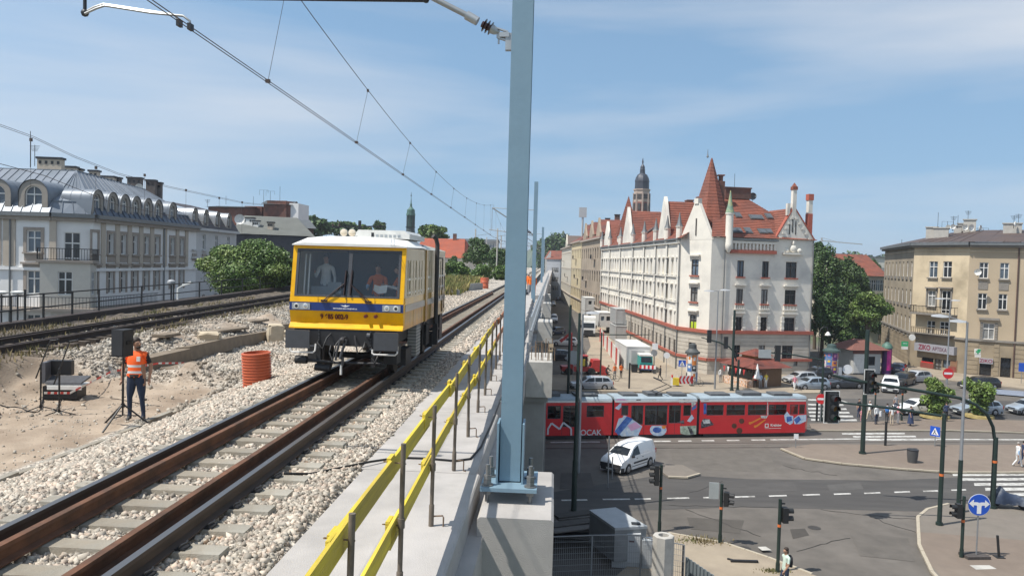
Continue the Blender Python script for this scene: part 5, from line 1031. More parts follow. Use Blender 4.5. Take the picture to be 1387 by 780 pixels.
secs=[(-5.0,tu(829,560)[0],[(742,759.5,548,567),(763,781.5,548,578),(795,818,546.5,564.5)]),(tu(832,560)[0],tu(944,560)[0],[(842,851,546,562.5),(855.5,871,546,575),(874,903.5,545.8,575.5),(906.5,922,545.5,573),(926,936,545.3,563)]),(tu(948,560)[0],tu(1091,560)[0],[(957.5,980,545,562.3),(984.5,1009,544.8,562.2),(1013.5,1038.5,544.4,562),(1041.5,1065.5,544.2,561.8),(1070.5,1081,544,561),(1083,1092.3,544,560.6)])]
for k,(u0,u1,wins)in enumerate(secs):
 hs=[]
 for x0,x1,y0,y1 in wins:
  a,z1=tu(x0,y0); c,z0=tu(x1,y1); hs.append((a,min(c,u1-.06),z0,min(z1,2.62)))
 b=B(); wall_holes(b,u0,u1,TH0,TH1,hs,.05,0); wall_holes(b,u0,u1,TH0,TH1,hs,-.05,TWD)
 if k==2:
  b.add([(u1,0,TH0),(u1+.45,.5,TH0+.05),(u1+.45,TWD-.5,TH0+.05),(u1,TWD,TH0),(u1,0,TH1),(u1+.30,.5,TH1),(u1+.30,TWD-.5,TH1),(u1,TWD,TH1),(u1+.5,.5,1.2),(u1+.5,TWD-.5,1.2),(u1+.02,0,1.2),(u1+.02,TWD,1.2)],[(0,1,8,10),(10,8,5,4),(1,2,9,8),(8,9,6,5),(2,3,11,9),(9,11,7,6),(3,2,1,0)])
 else:b.add([(u1,0,TH0),(u1,TWD,TH0),(u1,TWD,TH1),(u1,0,TH1)],[(0,1,2,3)])
 b.add([(u0,0,TH0),(u0,TWD,TH0),(u0,TWD,TH1),(u0,0,TH1)],[(3,2,1,0)]); b.add([(u0,0,TH0),(u1,0,TH0),(u1,TWD,TH0),(u0,TWD,TH0)],[(0,1,2,3)])
 ob=link('tram_body',mesh_raw(b,'tram_body',TRED),tram)
 for h in hs:
  b=B(); bw=.05
  b.box(h[0],h[1],.028,.05,h[2],h[2]+bw); b.box(h[0],h[1],.028,.05,h[3]-bw,h[3]); b.box(h[0],h[0]+bw,.028,.05,h[2]+bw,h[3]-bw); b.box(h[1]-bw,h[1],.028,.05,h[2]+bw,h[3]-bw)
  if h[1]-h[0]>1.2:b.box(h[0]+bw,h[1]-bw,.03,.05,h[3]-.40,h[3]-.36)
  if h[3]-h[2]>1.35:m_=(h[0]+h[1])/2; b.box(m_-.025,m_+.025,.03,.05,h[2]+bw,h[3]-bw)
  fo=part(tram,'window',b,RUB); b=B(); b.add([(h[0]+.01,.052,h[2]+.01),(h[1]-.01,.052,h[2]+.01),(h[1]-.01,.052,h[3]-.01),(h[0]+.01,.052,h[3]-.01)],[(0,1,2,3)]); part(fo,'pane',b,TGT)
  b=B(); b.add([(h[0]+.01,TWD-.052,h[2]+.01),(h[1]-.01,TWD-.052,h[2]+.01),(h[1]-.01,TWD-.052,h[3]-.01),(h[0]+.01,TWD-.052,h[3]-.01)],[(0,1,2,3)]); part(fo,'pane',b,TGT)
 if k==2:
  b=B(); b.add([(u1+.515,.56,1.3),(u1+.515,TWD-.56,1.3),(u1+.33,TWD-.56,2.7),(u1+.33,.56,2.7)],[(0,1,2,3)]); part(tram,'windscreen',b,TGL)
 e_=u1+(.3 if k==2 else 0)
 b=B(); b.loft([[(u0,.0,TH1+.001),(u0,.06,TH1+.16),(u0,.35,TH1+.27),(u0,TWD-.35,TH1+.27),(u0,TWD-.06,TH1+.16),(u0,TWD,TH1+.001)],[(e_,.0+(.4 if k==2 else 0),TH1+.001),(e_,.06+(.4 if k==2 else 0),TH1+.14),(e_,.5,TH1+.22),(e_,TWD-.5,TH1+.22),(e_,TWD-.06-(.4 if k==2 else 0),TH1+.14),(e_,TWD-(.4 if k==2 else 0),TH1+.001)]]); part(tram,'roof',b,TROOF)
 b=B(); b.box(u0+.02,u1-.02,-.012,-.001,TH1-.12,TH1+.02); part(tram,'roof_edge',b,WHT)
 b=B(); b.box(u0+.4,u1-.4,.1,TWD-.1,.06,.299); part(tram,'undercarriage',b,TDK)
 for f_ in(.22,.78):
  for dy in(.12,TWD-.22):
   for dx in(-.75,.75):
    c=u0+(u1-u0)*f_+dx
    if c<u1-.4:b=B(); b.tube([(c,dy,.36),(c,dy+.1,.36)],[.33,.33],14); part(tram,'wheel',b,TDK)
 x=max(u0,-.5)+.7
 while x<u1-.8:
  for dy in(.12,TWD-.95):
   b=B(); b.box(x,x+.42,dy,dy+.83,.85,1.0); b.box(x,x+.07,dy,dy+.83,1.001,1.62); b.box(x+.1,x+.3,dy+.3,dy+.5,.301,.849); part(tram,'seat',b,mat('seat_blue',(.04,.06,.12),.7))
  x+=1.05
 for h in hs:
  if h[3]-h[2]>1.35:
   b=B()
   for e_ in(h[0]-.06,(h[0]+h[1])/2,h[1]+.06):b.box(e_-.012,e_+.012,-.0035,-.0005,TH0+.02,h[2]-.01)
   part(tram,'door_seam',b,TDK)
 for j in range(3):
  l_=(u1-u0); x0=u0+l_*(.12+.3*j); b=B(); b.box(x0,x0+l_*.18,.5,TWD-.5,TH1+.271,TH1+.42+.08*(j%2)); part(tram,'roof_box',b,mat('roof_box_dark',(.10,.105,.11),.7,var=.3,sc=3))
for(a,c)in((secs[0][1],secs[1][0]),(secs[1][1],secs[2][0])):
 b=B()
 for j in range(4):w0=(c-a)/4; b.box(a+w0*j+.008,a+w0*(j+1)-.008,.05+.04*(j%2),TWD-.05-.04*(j%2),.35,TH1+.1)
 part(tram,'bellows',b,TDK)
pg=thing('pantograph','folded dark pantograph with raised contact strip on the tram roof','pantograph')if False else None
q=tu(905,540)[0]; b=B(); b.bar((q-.8,.6,TH1+.5),(q+.5,.6,TH1+1.0),.05); b.bar((q-.8,1.7,TH1+.5),(q+.5,1.7,TH1+1.0),.05); b.bar((q+.5,.6,TH1+1.0),(q-.5,1.1,TH1+1.5),.05); b.bar((q-.5,.3,TH1+1.52),(q-.5,2.0,TH1+1.52),.09); b.box(q-.9,q-.7,.5,1.8,TH1+.27,TH1+.52); part(tram,'pantograph',b,TDK)
def decal(name,pix,mt,dy=.004):
 b=B(); b.poly([(tu(x,y)[0],-dy,tu(x,y)[1])for x,y in pix]); return part(tram,name,b,mt)
DB=mat('print_blue',(.03,.09,.36),.4,var=.3,sc=3,c2=(.10,.22,.5),c2amt=.4,c2sc=2); DLB=mat('print_light_blue',(.38,.52,.70),.4,var=.2,sc=4,c2=(.65,.7,.75),c2amt=.45,c2sc=3); DPK=mat('print_lilac',(.62,.36,.55),.4,var=.1); DGY=mat('print_white',(.62,.62,.60),.4,var=.35,sc=5,c2=(.12,.14,.15),c2amt=.3,c2sc=4); DBR=mat('print_brown',(.10,.035,.018),.5,var=.3,sc=6); DOR=mat('print_orange',(.72,.24,.03),.4); DGN=mat('print_green_white',(.45,.52,.42),.4,var=.3,sc=5,c2=(.15,.2,.13),c2amt=.35,c2sc=4); DKK=mat('print_black',(.02,.02,.025),.4,var=.5,sc=6,c2=(.25,.25,.28),c2amt=.3,c2sc=5)
decal('wrap_picture',[(832.5,584),(845,562),(853,565),(870,577),(864,590.2),(842,590.5)],DLB); decal('wrap_picture',[(832.5,583.5),(849,563.5),(857,567),(838,589.5)],DB,.006); decal('wrap_picture',[(850,576),(861,571),(868.5,578),(855,583.5)],DPK,.008); decal('wrap_picture',[(838,566.5),(849,564),(833,583)],DLB,.005)
decal('wrap_picture',[(832.5,552.5),(841.5,545.2),(841.5,551),(838,555)],DLB); decal('wrap_picture',[(832.5,543.5),(836,540),(845,540),(849,541.5),(851,545.4),(843,545.6),(835,545)],DPK)
c_=[(891.5+11.3*math.cos(a/10*6.283),583+7.2*math.sin(a/10*6.283))for a in range(20)]
c_=[(891.5+11.4*math.cos(a/18*6.283),min(590,582+8.6*math.sin(a/18*6.283)))for a in range(18)]
c_=[(x,max(y,576.2))for x,y in c_]; decal('wrap_picture',c_,DLB); decal('wrap_picture',[(890+6*math.cos(a/10*6.283),582+4*math.sin(a/10*6.283))for a in range(10)],DB,.006)
decal('wrap_picture',[(896,576.4),(902,576.4),(901,580.5),(897,580)],DOR,.007)
decal('wrap_picture',[(921,577),(943,576),(943,588),(930,588.8),(921.5,587)],DGN); decal('wrap_picture',[(931,577),(937,580.5),(940,588),(935,588)],DKK,.006); decal('wrap_picture',[(930.5,570),(937,561),(940,566),(935,571.5)],DLB); decal('wrap_picture',[(919,540.5),(928,540),(936,540.5),(943.5,546),(937,551.5),(936.5,545.2),(920,545.3)],DGY); decal('wrap_picture',[(937.2,552),(943,548),(943,552),(937.2,556)],DB); decal('wrap_picture',[(907.5,573.5),(921,570.5),(926,568),(927,574),(917,572)],DKK)
decal('wrap_picture',[(949.5,572),(953,566.5),(961,567.5),(967,575),(952,579.5),(949.5,580)],DKK); decal('wrap_picture',[(951,568.5),(961,567.8),(962,573),(953,574)],DGY,.006); decal('wrap_picture',[(953,546),(956.8,546),(956.8,560),(953,561)],DB); decal('wrap_picture',[(953,541.5),(960,541),(960,544.5),(953,545)],DBR)
for x,y,r_ in((994.5,576.5,3.6),(1004.5,570,3.7),(1001.5,583,4.2)):decal('wrap_picture',[(x+r_*math.cos(a/10*6.283),y+r_*1.0*math.sin(a/10*6.283))for a in range(10)],DBR)
for x0,y0,x1,y1 in((1016.5,572.5,1030,566),(1023.5,577,1036.5,568)):decal('wrap_picture',[(x0,y0-.9),(x1,y1-.7),(x1+.8,y1+.6),(x0+1.5,y0+1.2)],DOR); decal('wrap_picture',[(x0-.6+2*math.cos(a),y0+.3+1.8*math.sin(a))for a in[k*.785 for k in range(8)]],DOR,.006)
decal('wrap_picture',[(1030,562.6),(1040,562.6),(1038,566.4),(1031,566)],DGY); decal('wrap_picture',[(1039.2,541),(1040.2,541),(1040.6,562.4),(1039.3,562.4)],DGY)
decal('wrap_picture',[(1062,562.2),(1066,557),(1070,562.2),(1074.5,563),(1074,572.5),(1070,575),(1063.5,571)],DLB); decal('wrap_picture',[(1065,564),(1072,563.5),(1073,569),(1066,572)],DB,.006); decal('wrap_picture',[(1074.5,567),(1081,562),(1092,561.5),(1092,570),(1083,574),(1076,574)],DLB,.005); decal('wrap_picture',[(1075,568),(1082,563),(1085,568),(1079,574)],DB,.007)
decal('wrap_picture',[(862,540.6),(868,540.4),(868,543.5),(862,544)],DKK); decal('wrap_picture',[(876,541.5),(888,540.2),(889,543.6),(879,544.6)],DGY)
def tline(name,pix,wd,mt,dy=.005):
 b=B(); v=[Vector((tu(x,y)[0],-dy,tu(x,y)[1]))for x,y in pix]
 for i in range(len(v)-1):b.bar(v[i],v[i+1],wd,.006,up=(0,1,0))
 return part(tram,name,b,mt)
tline('zigzag_emblem',[(742,588.5),(742.3,580.5),(747,572.8),(758,581),(763,572),(773.5,580),(773.8,589.5)],.13,mat('print_pale',(.66,.68,.72),.4))
mk=mat('letter_pale',(.72,.73,.75),.4); ua,za=tu(779.5,589.5); ub,zb_=tu(813,583)
tt_=text(tram,'lettering','MOCAK',.62,mk,((ua+ub)/2,-.007,(za+zb_)/2+.02),bold=.008,wid=.96)
u_,z_=tu(1051,575.6); text(tram,'lettering','Kraków',.30,WHT,(u_,-.007,z_),bold=.006,wid=1.0)
u_,z_=tu(1038.5,576); b=B()
for x0,x1,z0,z1 in((-.16,.16,.10,.16),(-.16,.16,-.16,-.10),(-.16,-.10,-.10,.10),(.10,.16,-.10,.10)):b.box(u_+x0,u_+x1,-.01,-.004,z_+z0,z_+z1)
part(tram,'square_emblem',b,WHT); tline('underline',[(1036,580),(1058,579.6)],.03,WHT)
b=B()
for x0,x1 in((744,758),(770,782),(799,814),(950,1000),(1010,1034),(1044,1064)):p,q=tu(x0,543.6),tu(x1,543.2); b.box(p[0],q[0],-.006,-.002,p[1]-.02,p[1]+.02)
part(tram,'small_print',b,mk)
for k,(u,y,cl)in enumerate(((.9,.55,CW),(3.2,.5,CB),(6.9,.6,CR),(8.6,.55,CLB),(10.1,.6,CG),(13.6,.5,CW),(16.9,.5,CB),(19.6,.7,CN))):
 person(['passenger in white seen through the rearmost tram window','passenger in black behind the tram lamp mast','passenger in red by the first middle tram window','passenger in light blue by the wide middle tram door','passenger in grey by the last middle tram door','passenger in white in the front tram section','passenger in black in the front tram section','tram driver in navy at the nose of the tram'][k],tram.matrix_basis@Vector((u,y,.32)),tdir+rnd.uniform(-1.5,1.5),'stand',{},cl,CN,cl,SKIN,HAIRD,sc=.98)
 # buildings
WALLW=mat('white_render',(.73,.685,.60),.85,var=.06,sc=.6,c2=(.54,.51,.46),c2amt=.3,c2sc=.25); STONEB=mat('banded_stone',(.50,.455,.385),.88,var=.1,sc=1.2,c2=(.42,.38,.32),c2amt=.4,c2sc=.5)
REDB=mat('red_band',(.36,.10,.065),.8,var=.12,sc=3); TILE=mat('red_roof_tiles',(.235,.075,.046),.85,var=.22,sc=1.5,c2=(.165,.062,.044),c2amt=.4,c2sc=.5); TILED=mat('dark_red_tiles',(.23,.075,.05),.85,var=.18,sc=1.5,c2=(.15,.07,.06),c2amt=.4,c2sc=.6)
FRW=mat('white_window_frame',(.70,.69,.66),.5,var=.05); FRD=mat('dark_window_frame',(.055,.045,.04),.5,var=.1); WGL=glass('window_glass',(.022,.025,.03),.06,.6,.9,.5); WGB=glass('blue_window_glass',(.10,.13,.165),.12,.4,.7,.4); CURT=mat('curtained_glass',(.22,.22,.21),.25,var=.4,sc=1.5,rndobj=.4)
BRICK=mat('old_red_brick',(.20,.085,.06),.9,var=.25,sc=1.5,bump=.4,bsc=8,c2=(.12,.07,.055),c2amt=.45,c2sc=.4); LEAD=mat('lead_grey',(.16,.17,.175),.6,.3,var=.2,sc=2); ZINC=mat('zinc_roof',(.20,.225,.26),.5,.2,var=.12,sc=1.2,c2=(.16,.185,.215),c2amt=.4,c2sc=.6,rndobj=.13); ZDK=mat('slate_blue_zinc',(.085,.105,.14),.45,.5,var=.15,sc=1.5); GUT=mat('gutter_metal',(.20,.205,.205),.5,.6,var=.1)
WM={}
def win_mesh(wd,ht,style,fm):
 k=(round(wd,1),round(ht,1),style,fm.name)
 if k in WM:return WM[k]
 wd,ht=k[0],k[1]; b=B(); f=.075 if style!='thin' else.05; y0,y1=.10,.17
 b.box(0,wd,y0,y1,0,f); b.box(0,wd,y0,y1,ht-f,ht); b.box(0,f,y0,y1,f,ht-f); b.box(wd-f,wd,y0,y1,f,ht-f)
 tz=ht*.66
 if style in('T','cross','door'):b.box(f,wd-f,y0-.015,y1,tz-.05,tz+.05)
 if style in('T','cross','door','pair'):
  b.box(wd/2-.05,wd/2+.05,y0-.01,y1,f,tz-.05 if style=='T2' else ht-f)
 if style=='door':b.box(f,wd-f,y0-.012,y1,.45,.55)
 me=b.mesh('window',fm); p=B(); p.box(.02,wd-.02,.175,.185,.02,ht-.02)
 WM[k]=(me,{g.name:p.mesh('pane',g)for g in(WGL,WGB,CURT)}); return WM[k]
class Bld:
 def __init__(s,name,label,cat,A,group=None):
  s.o=Vector((A[0],A[1],S)); s.t=thing(name,label,cat,s.o,0,group)
 def part(s,name,b,m_,smooth=0,**k):
  b.v=[(x-s.o.x,y-s.o.y,z-s.o.z)for x,y,z in b.v]; return part(s.t,name,b,m_,smooth,**k)
 def face(s,A,Bp,z0,z1,wins=(),m=None,style='T',fm=None,gl=None,dep=.2,name='wall',sill=None,rev=None,door=None):
  A=Vector((A[0],A[1],0)); D=Vector((Bp[0],Bp[1],0))-A; Ln=D.length; an=math.atan2(D.y,D.x); d=D.normalized(); b=B(); hs=[]
  for q in wins:
   u0,u1,v0,v1=q[:4]
   if u0>.03 and u1<Ln-.03:hs.append((u0,u1,v0,v1)+tuple(q[4:]))
  wall_holes(b,0,Ln,z0,z1,[h[:4]for h in hs],dep,0,0,1)
  wall_holes(b,0,Ln,z0,z1,[],.2,.35)
  wo_=link(name,mesh_raw(b,name,[m,rev or m]),s.t,(A.x-s.o.x,A.y-s.o.y,-s.o.z),an)
  for h in hs:
   st_=h[4]if len(h)>4 and h[4]else style; gg=h[5]if len(h)>5 and h[5]else(gl or rnd.choice((WGL,WGL,WGL,CURT,WGB)))
   wd,ht=h[1]-h[0],h[3]-h[2]; me,pm=win_mesh(wd,ht,st_,(h[6]if len(h)>6 else None)or fm or FRD)
   p=A+d*h[0]+Vector((-d.y,d.x,0))*max(0,dep-.2); w1=link('window',me,s.t,(p.x-s.o.x,p.y-s.o.y,h[2]-s.o.z),an); w1 .scale=(wd/round(wd,1),1,ht/round(ht,1)); link('pane',pm[gg.name],w1)
  s.last=(A,d,an,Ln); return hs
 def bar(s,A,Bp,z0,z1,out,m_,name,inn=0.0,e0=0.0,e1=0.0):
  A=Vector((A[0],A[1],0)); D=Vector((Bp[0],Bp[1],0))-A; an=math.atan2(D.y,D.x); b=B(); b.box(-e0,D.length+e1,-out,inn-.003,z0,z1)
  return part(s.t,name,b,m_,0,(A.x-s.o.x,A.y-s.o.y,-s.o.z),an)
 def boxes(s,A,Bp,lst,m_,name,each=True):
  A=Vector((A[0],A[1],0)); D=Vector((Bp[0],Bp[1],0))-A; an=math.atan2(D.y,D.x); loc=(A.x-s.o.x,A.y-s.o.y,-s.o.z)
  if each:
   for q in lst:b=B(); b.box(q[0],q[1],-q[4],(q[5]if len(q)>5 else 0)-.003,q[2],q[3]); part(s.t,name,b,m_,0,loc,an)
  else:
   b=B()
   for q in lst:b.box(q[0],q[1],-q[4],(q[5]if len(q)>5 else 0)-.003,q[2],q[3])
   part(s.t,name,b,m_,0,loc,an)
def courses(b,el,er,rr,rl,step=.38,lift=.05):
 el,er,rr,rl=map(Vector,(el,er,rr,rl)); n=max(2,int(((rl-el).length+(rr-er).length)/2/step)); nrm=(er-el).cross(rl-el)
 if nrm.length<1e-6:nrm=(er-el).cross(rr-el)
 nrm.normalize()
 if nrm.z<0:nrm=-nrm
 for i in range(n):
  a0,a1=i/n,(i+1)/n; p=el.lerp(rl,a0)+nrm*lift; q=er.lerp(rr,a0)+nrm*lift; r_=er.lerp(rr,a1); t_=el.lerp(rl,a1)
  b.add([p,q,r_,t_,el.lerp(rl,a0),er.lerp(rr,a0)],[(0,1,2,3),(4,5,1,0)])
def antenna(label,c,h,kind=0):
 b=B(); b.cyl((0,0,0),(0,0,h),.03,5)
 if kind==0:
  for k in range(5):b.bar((-.5+.06*k,0,h-.12*k-.1),(.5-.06*k,0,h-.12*k-.1),.03)
 elif kind==1:b.bar((-.8,0,h),(.8,0,h),.03); b.bar((-.8,0,h-.9),(-.8,0,h),.03); b.bar((.8,0,h-.6),(.8,0,h),.03)
 return solo('antenna',b,DARKM,label,'antenna',c)
def dish(label,c,r,rz,col=WHT):
 t=thing('satellite_dish',label,'satellite dish',c,rz); b=B(); b.tube([(0,0,-.5),(0,0,0)],.04,6); part(t,'mount',b,DARKM)
 b=B(); n=14; b.loft([[(rr*math.cos(a*6.2832/n),-y,.1+rr*math.sin(a*6.2832/n))for a in range(n)]for rr,y in((.02,.0),(r*.5,.05),(r*.85,.15),(r,.24))],0,False); b.bar((0,0,.1),(0,-.55,-.05),.03); part(t,'reflector',b,col,40)
 # white corner building with the spire
E0,C1,C2,C3=(10.2,166.6),(16.5,102.2),(19.65,97.7),(33.3,100.9); C4=(37.5,128)
wb_=Bld('corner_building','large white four storey corner building with red tiled roofs and a pointed corner spire','building',C2)
def zr(y,x=1035):return FP(x,y,C2,C3)[1]
Z_RED1,Z_RED2=zr(452.3),zr(489); ZE=zr(323.5)
rows=[(zr(375.6),zr(354)),(zr(411.8),zr(392)),(zr(450.2),zr(429.6))]; grow=(zr(487.5),zr(467.6))
cols=[(997.2,1006.2),(1031,1039.8),(1063,1077.6)]
wr_=[]
for z0,z1 in rows:
 for k,(a,c)in enumerate(cols):wr_.append((FP(a,400,C2,C3)[0],FP(c,400,C2,C3)[0],z0,z1,'pair' if k<2 else 'T'))
wl_=[(u0-.1,u1-.1,grow[0],grow[1],'T')for(u0,u1)in(wr_[0][:2],wr_[1][:2],wr_[2][:2])]
wb_.face(C2,C3,Z_RED1,ZE,wr_,WALLW,fm=FRD); LR=wb_.last[3]
def courses_wall(bd,A,Bp,z0,z1,wins,nm,n):
 bd.face(A,Bp,z0,z1,wins,STONEB,fm=FRD)
 Ln=bd.last[3]; zs=[z0+(z1-z0)*i/n for i in range(n+1)]
 lst=[]
 for i in range(n):
  us=[(0,Ln)]
  for q in wins:
   if q[2]<zs[i+1]-.02 and q[3]>zs[i]+.02 and q[0]>0 and q[1]<Ln:us=[p for a,c in us for p in((a,max(a,min(c,q[0]))),(max(a,min(c,q[1])),c))if p[1]-p[0]>.05]
  lst+=[(a,c,zs[i]+.03,zs[i+1]-.03,.05)for a,c in us]
 for q in lst:bd.boxes(A,Bp,[q],STONEB,nm)
courses_wall(wb_,C2,C3,Z_RED2,Z_RED1-.0,wl_,'stone_course',7); courses_wall(wb_,C2,C3,S,Z_RED2,[(LR*.19,LR*.25,S+.8,S+1.4,'thin'),(LR*.84,LR*.88,S+1.2,S+1.8,'thin')],'stone_course',3)
for A,D,e0,e1 in((C2,C3,.25,.25),(C1,C2,.25,.0),(E0,C1,0,.0)):
 wb_.bar(A,D,Z_RED1,Z_RED1+.42,.28,REDB,'red_band',e0=e0*0,e1=e1); wb_.bar(A,D,Z_RED2,Z_RED2+.34,.22,REDB,'red_band',e1=e1)
for q in wr_[:9]:
 u0,u1,z0,z1=q[:4]; top=q in wr_[:3]
 wb_.boxes(C2,C3,[(u0-.15,u1+.15,z0-.16,z0,.22)],REDB,'window_sill')
 if not top:wb_.boxes(C2,C3,[(u0-.25,u1+.25,z1+.45,z1+.62,.42),(u0-.12,u1+.12,z1+.25,z1+.449,.2)],WALLW,'window_hood')
 else:wb_.boxes(C2,C3,[(u0-.12,u1+.12,z1+.05,z1+.15,.1)],WALLW,'window_hood')
 if q in wr_[3:6]:wb_.boxes(C2,C3,[(u0-.2,u1+.2,z0-.75,z0-.60,.3)]+[(u0-.1+k*(u1-u0+.2)/4-.06,u0-.1+k*(u1-u0+.2)/4+.06,z0-.6,z0-.161,.16)for k in range(5)],WALLW,'sill_bracket',each=False)
 if q in wr_[6:9]:
  for(a,c)in((u0-.42,u0-.03),(u1+.03,u1+.42)):wb_.boxes(C2,C3,[(a,c,z0+k*.42,z0+k*.42+.36,.16+.05*(k%2))for k in range(5)],WALLW,'window_quoin',each=False)
ua=FP(988,340,C2,C3)[0]; ub=FP(1050,340,C2,C3)[0]
wb_.boxes(C2,C3,[(ua,ub,zr(344),zr(339.5),.45)],REDB,'red_ledge'); fl_=[]
for k in range(13):u=ua+.2+(ub-ua-.4)*k/12; fl_.append((u-.12,u+.12,zr(339),zr(331),.32))
wb_.boxes(C2,C3,fl_,WALLW,'frieze_corbel'); wb_.boxes(C2,C3,[(ua-.2,ub+.1,zr(331)+.01,zr(327.5),.36)],WALLW,'frieze'); wb_.boxes(C2,C3,[(ua-.3,ub+.2,zr(327)+.03,zr(324.5),.5)],GUT,'gutter')
ax=Vector((C3[0]-C2[0],C3[1]-C2[1],0)).normalized(); inn=Vector((-ax.y,ax.x,0)); A3=Vector((C2[0],C2[1],0))
def wp(u,z,d=0):q=A3+ax*u+inn*d; return Vector((q.x,q.y,z))
g0=FP(1050,322,C2,C3)[0]; g1=LR; gm=FP(1075.5,277,C2,C3)[0]; zp=zr(279)
b=B(); b.prism([wp(g0,ZE-.0,-.06),wp(g1,ZE,-.06),wp(gm,zp,-.06)],inn*.5); wb_.part('gable',b,WALLW)
b=B()
for a,c in(((g0,ZE),(gm,zp)),((gm,zp),(g1,ZE))):b.bar(wp(a[0],a[1]+.08,.18),wp(c[0],c[1]+.08,.18),.62,.14)
wb_.part('gable_coping',b,REDB)
b=B()
for k in range(1,6):
 for sg,e in((-1,g0),(1,g1)):u=gm+(e-gm)*k/6.5; z=zp+(ZE-zp)*k/6.5; b.obox(wp(u+.1*-sg,z-.75,-.12),(.35,.16,.3),math.atan2(ax.y,ax.x))
wb_.part('gable_bracket',b,WALLW)
b=B()
for du in(-.42,0,.42):b.obox(wp(gm+du-.1,zr(318)+1.0+.25*(du==0),-.055),(.14,.06,1.7),math.atan2(ax.y,ax.x))
wb_.part('slit_window',b,FRD)
b=B(); b.obox(wp(gm,zp+.4,.1),(.52,.52,3.6),math.atan2(ax.y,ax.x)); b.obox(wp(gm-.75,zp-.3,.1),(.4,.4,1.5),math.atan2(ax.y,ax.x)); wb_.part('pinnacle',b,WALLW)
q=wp(gm,zp+2.2,.1); b=B(); b.obox(q+Vector((0,0,.2)),(.66,.66,.4),math.atan2(ax.y,ax.x)); b.lathe([(.42,.4),(.05,.9)],4,q,ph=.8); wb_.part('pinnacle_cap',b,TILE)
q=wp(gm,zr(341),-.25); b=B(); b.sph(q+Vector((0,0,.5)),(.45,.16,.5),8); b.sph(q+Vector((-.8,.0,.25)),(.3,.14,.3),8); b.sph(q+Vector((.8,0,.25)),(.3,.14,.3),8); b.sph(q+Vector((0,0,1.2)),(.16,.14,.35),8); b.obox(q+Vector((0,0,-.15)),(2.7,.5,.22),math.atan2(ax.y,ax.x)); wb_.part('carved_ornament',b,WALLW,50)
u=FP(1100,300,C2,C3)[0]-.15; b=B(); b.obox(wp(u,(ZE+zr(291))/2,.5),(.62,.7,zr(291)-ZE+.8),math.atan2(ax.y,ax.x)); cm=wb_.part('chimney',b,mat('red_brick_paint',(.42,.11,.07),.8,var=.15))
b=B(); b.obox(wp(u,(zr(268)+zr(291))/2+.02,.5),(.55,.6,zr(268)-zr(291)),math.atan2(ax.y,ax.x)); wb_.part('chimney_shaft',b,WALLW); b=B(); b.obox(wp(u,zr(264),.5),(.7,.75,.8),math.atan2(ax.y,ax.x)); wb_.part('chimney_cap',b,mat('red_brick_paint',(.42,.11,.07)))
ZR=12.0
b=B(); courses(b,wp(-.2,ZE+.05,-.35),wp(g0+1.2,ZE+.05,-.35),wp(g0-.4,ZR,7.0),wp(3.2,ZR,7.0)); courses(b,wp(LR+.3,ZE,-.2),wp(LR+.3,ZE,24),wp(g0-.4,ZR,20),wp(g0-.4,ZR,7.0)); courses(b,wp(g0+1.2,ZE+.05,-.35),wp(LR+.3,ZE,-.2),wp(g0-.4,ZR,7.0),wp(g0-.4,ZR,7.0)); wb_.part('roof',b,TILE)
b=B(); courses(b,wp(g0-.1,ZE+.1,.4),wp(g0-.1,ZE+.1,6.2),wp(gm,zp-.1,6.2),wp(gm,zp-.1,.4)); courses(b,wp(g1+.05,ZE+.1,6.2),wp(g1+.05,ZE+.1,.4),wp(gm,zp-.1,.4),wp(gm,zp-.1,6.2)); wb_.part('gable_roof',b,TILE)
sl0=(ZR-ZE-.05)/7.35
for x,y,w_,h_,fm_ in((999,292,.9,1.15,0),(1024,295,1.9,1.0,0),(1041,293.5,.9,1.15,0),(993,313,1.7,1.0,0),(1000,313,.9,1.1,0),(1013,313,.9,1.25,0),(1032,314,1.1,1.0,0),(1041,314,.9,.95,0)):
 d_=ray(x,y); best=None
 nrm=inn.cross(ax)*0+Vector((0,0,1))-inn*sl0; p0=wp(0,ZE+.05,-.35); t_=(p0-CAMP).dot(nrm)/d_.dot(nrm); p=CAMP+d_*t_; sv=(inn+Vector((0,0,sl0))).normalized(); nv=nrm.normalized()
 b=B(); q=[p+ax*(sx*w_/2)+sv*(sy*h_/2)+nv*.06 for sx,sy in((-1,-1),(1,-1),(1,1),(-1,1))]; b.prism(q,nv*.10); r_=wb_.part('roof_window',b,GUT); b=B(); b.poly([c_+(p-c_)*.16+nv*.165 for c_ in q]); b.v=[(v[0]-wb_.o.x,v[1]-wb_.o.y,v[2]-wb_.o.z)for v in b.v]; part(r_,'pane',b,mat('skylight_glass',(.10,.11,.12),.15,var=.2))
b=B(); b.obox(wp(6.6,ZR+.65,7.2),(3.7,1.0,1.4),math.atan2(ax.y,ax.x)); b.obox(wp(6.6,ZR+1.42,7.2),(3.9,1.2,.16),math.atan2(ax.y,ax.x)); wb_.part('chimney',b,BRICK)
b=B(); b.obox(wp(3.3,ZR+.2,5.4),(1.0,1.0,3.6),math.atan2(ax.y,ax.x)); b.cyl(wp(3.4,ZR+2,5.4),wp(3.4,ZR+2.7,5.4),.3,8); b.obox(wp(3.4,ZR+2.8,5.4),(.9,.9,.15)); wb_.part('chimney',b,BRICK)
antenna('thin rod antenna behind the red chimney block',wp(6.4,ZR+1.4,7.5),2.0,2); dish('dark round dish at the right end of the red chimney block',wp(9.0,ZR+.3,7.2),.5,-.3,LEAD)
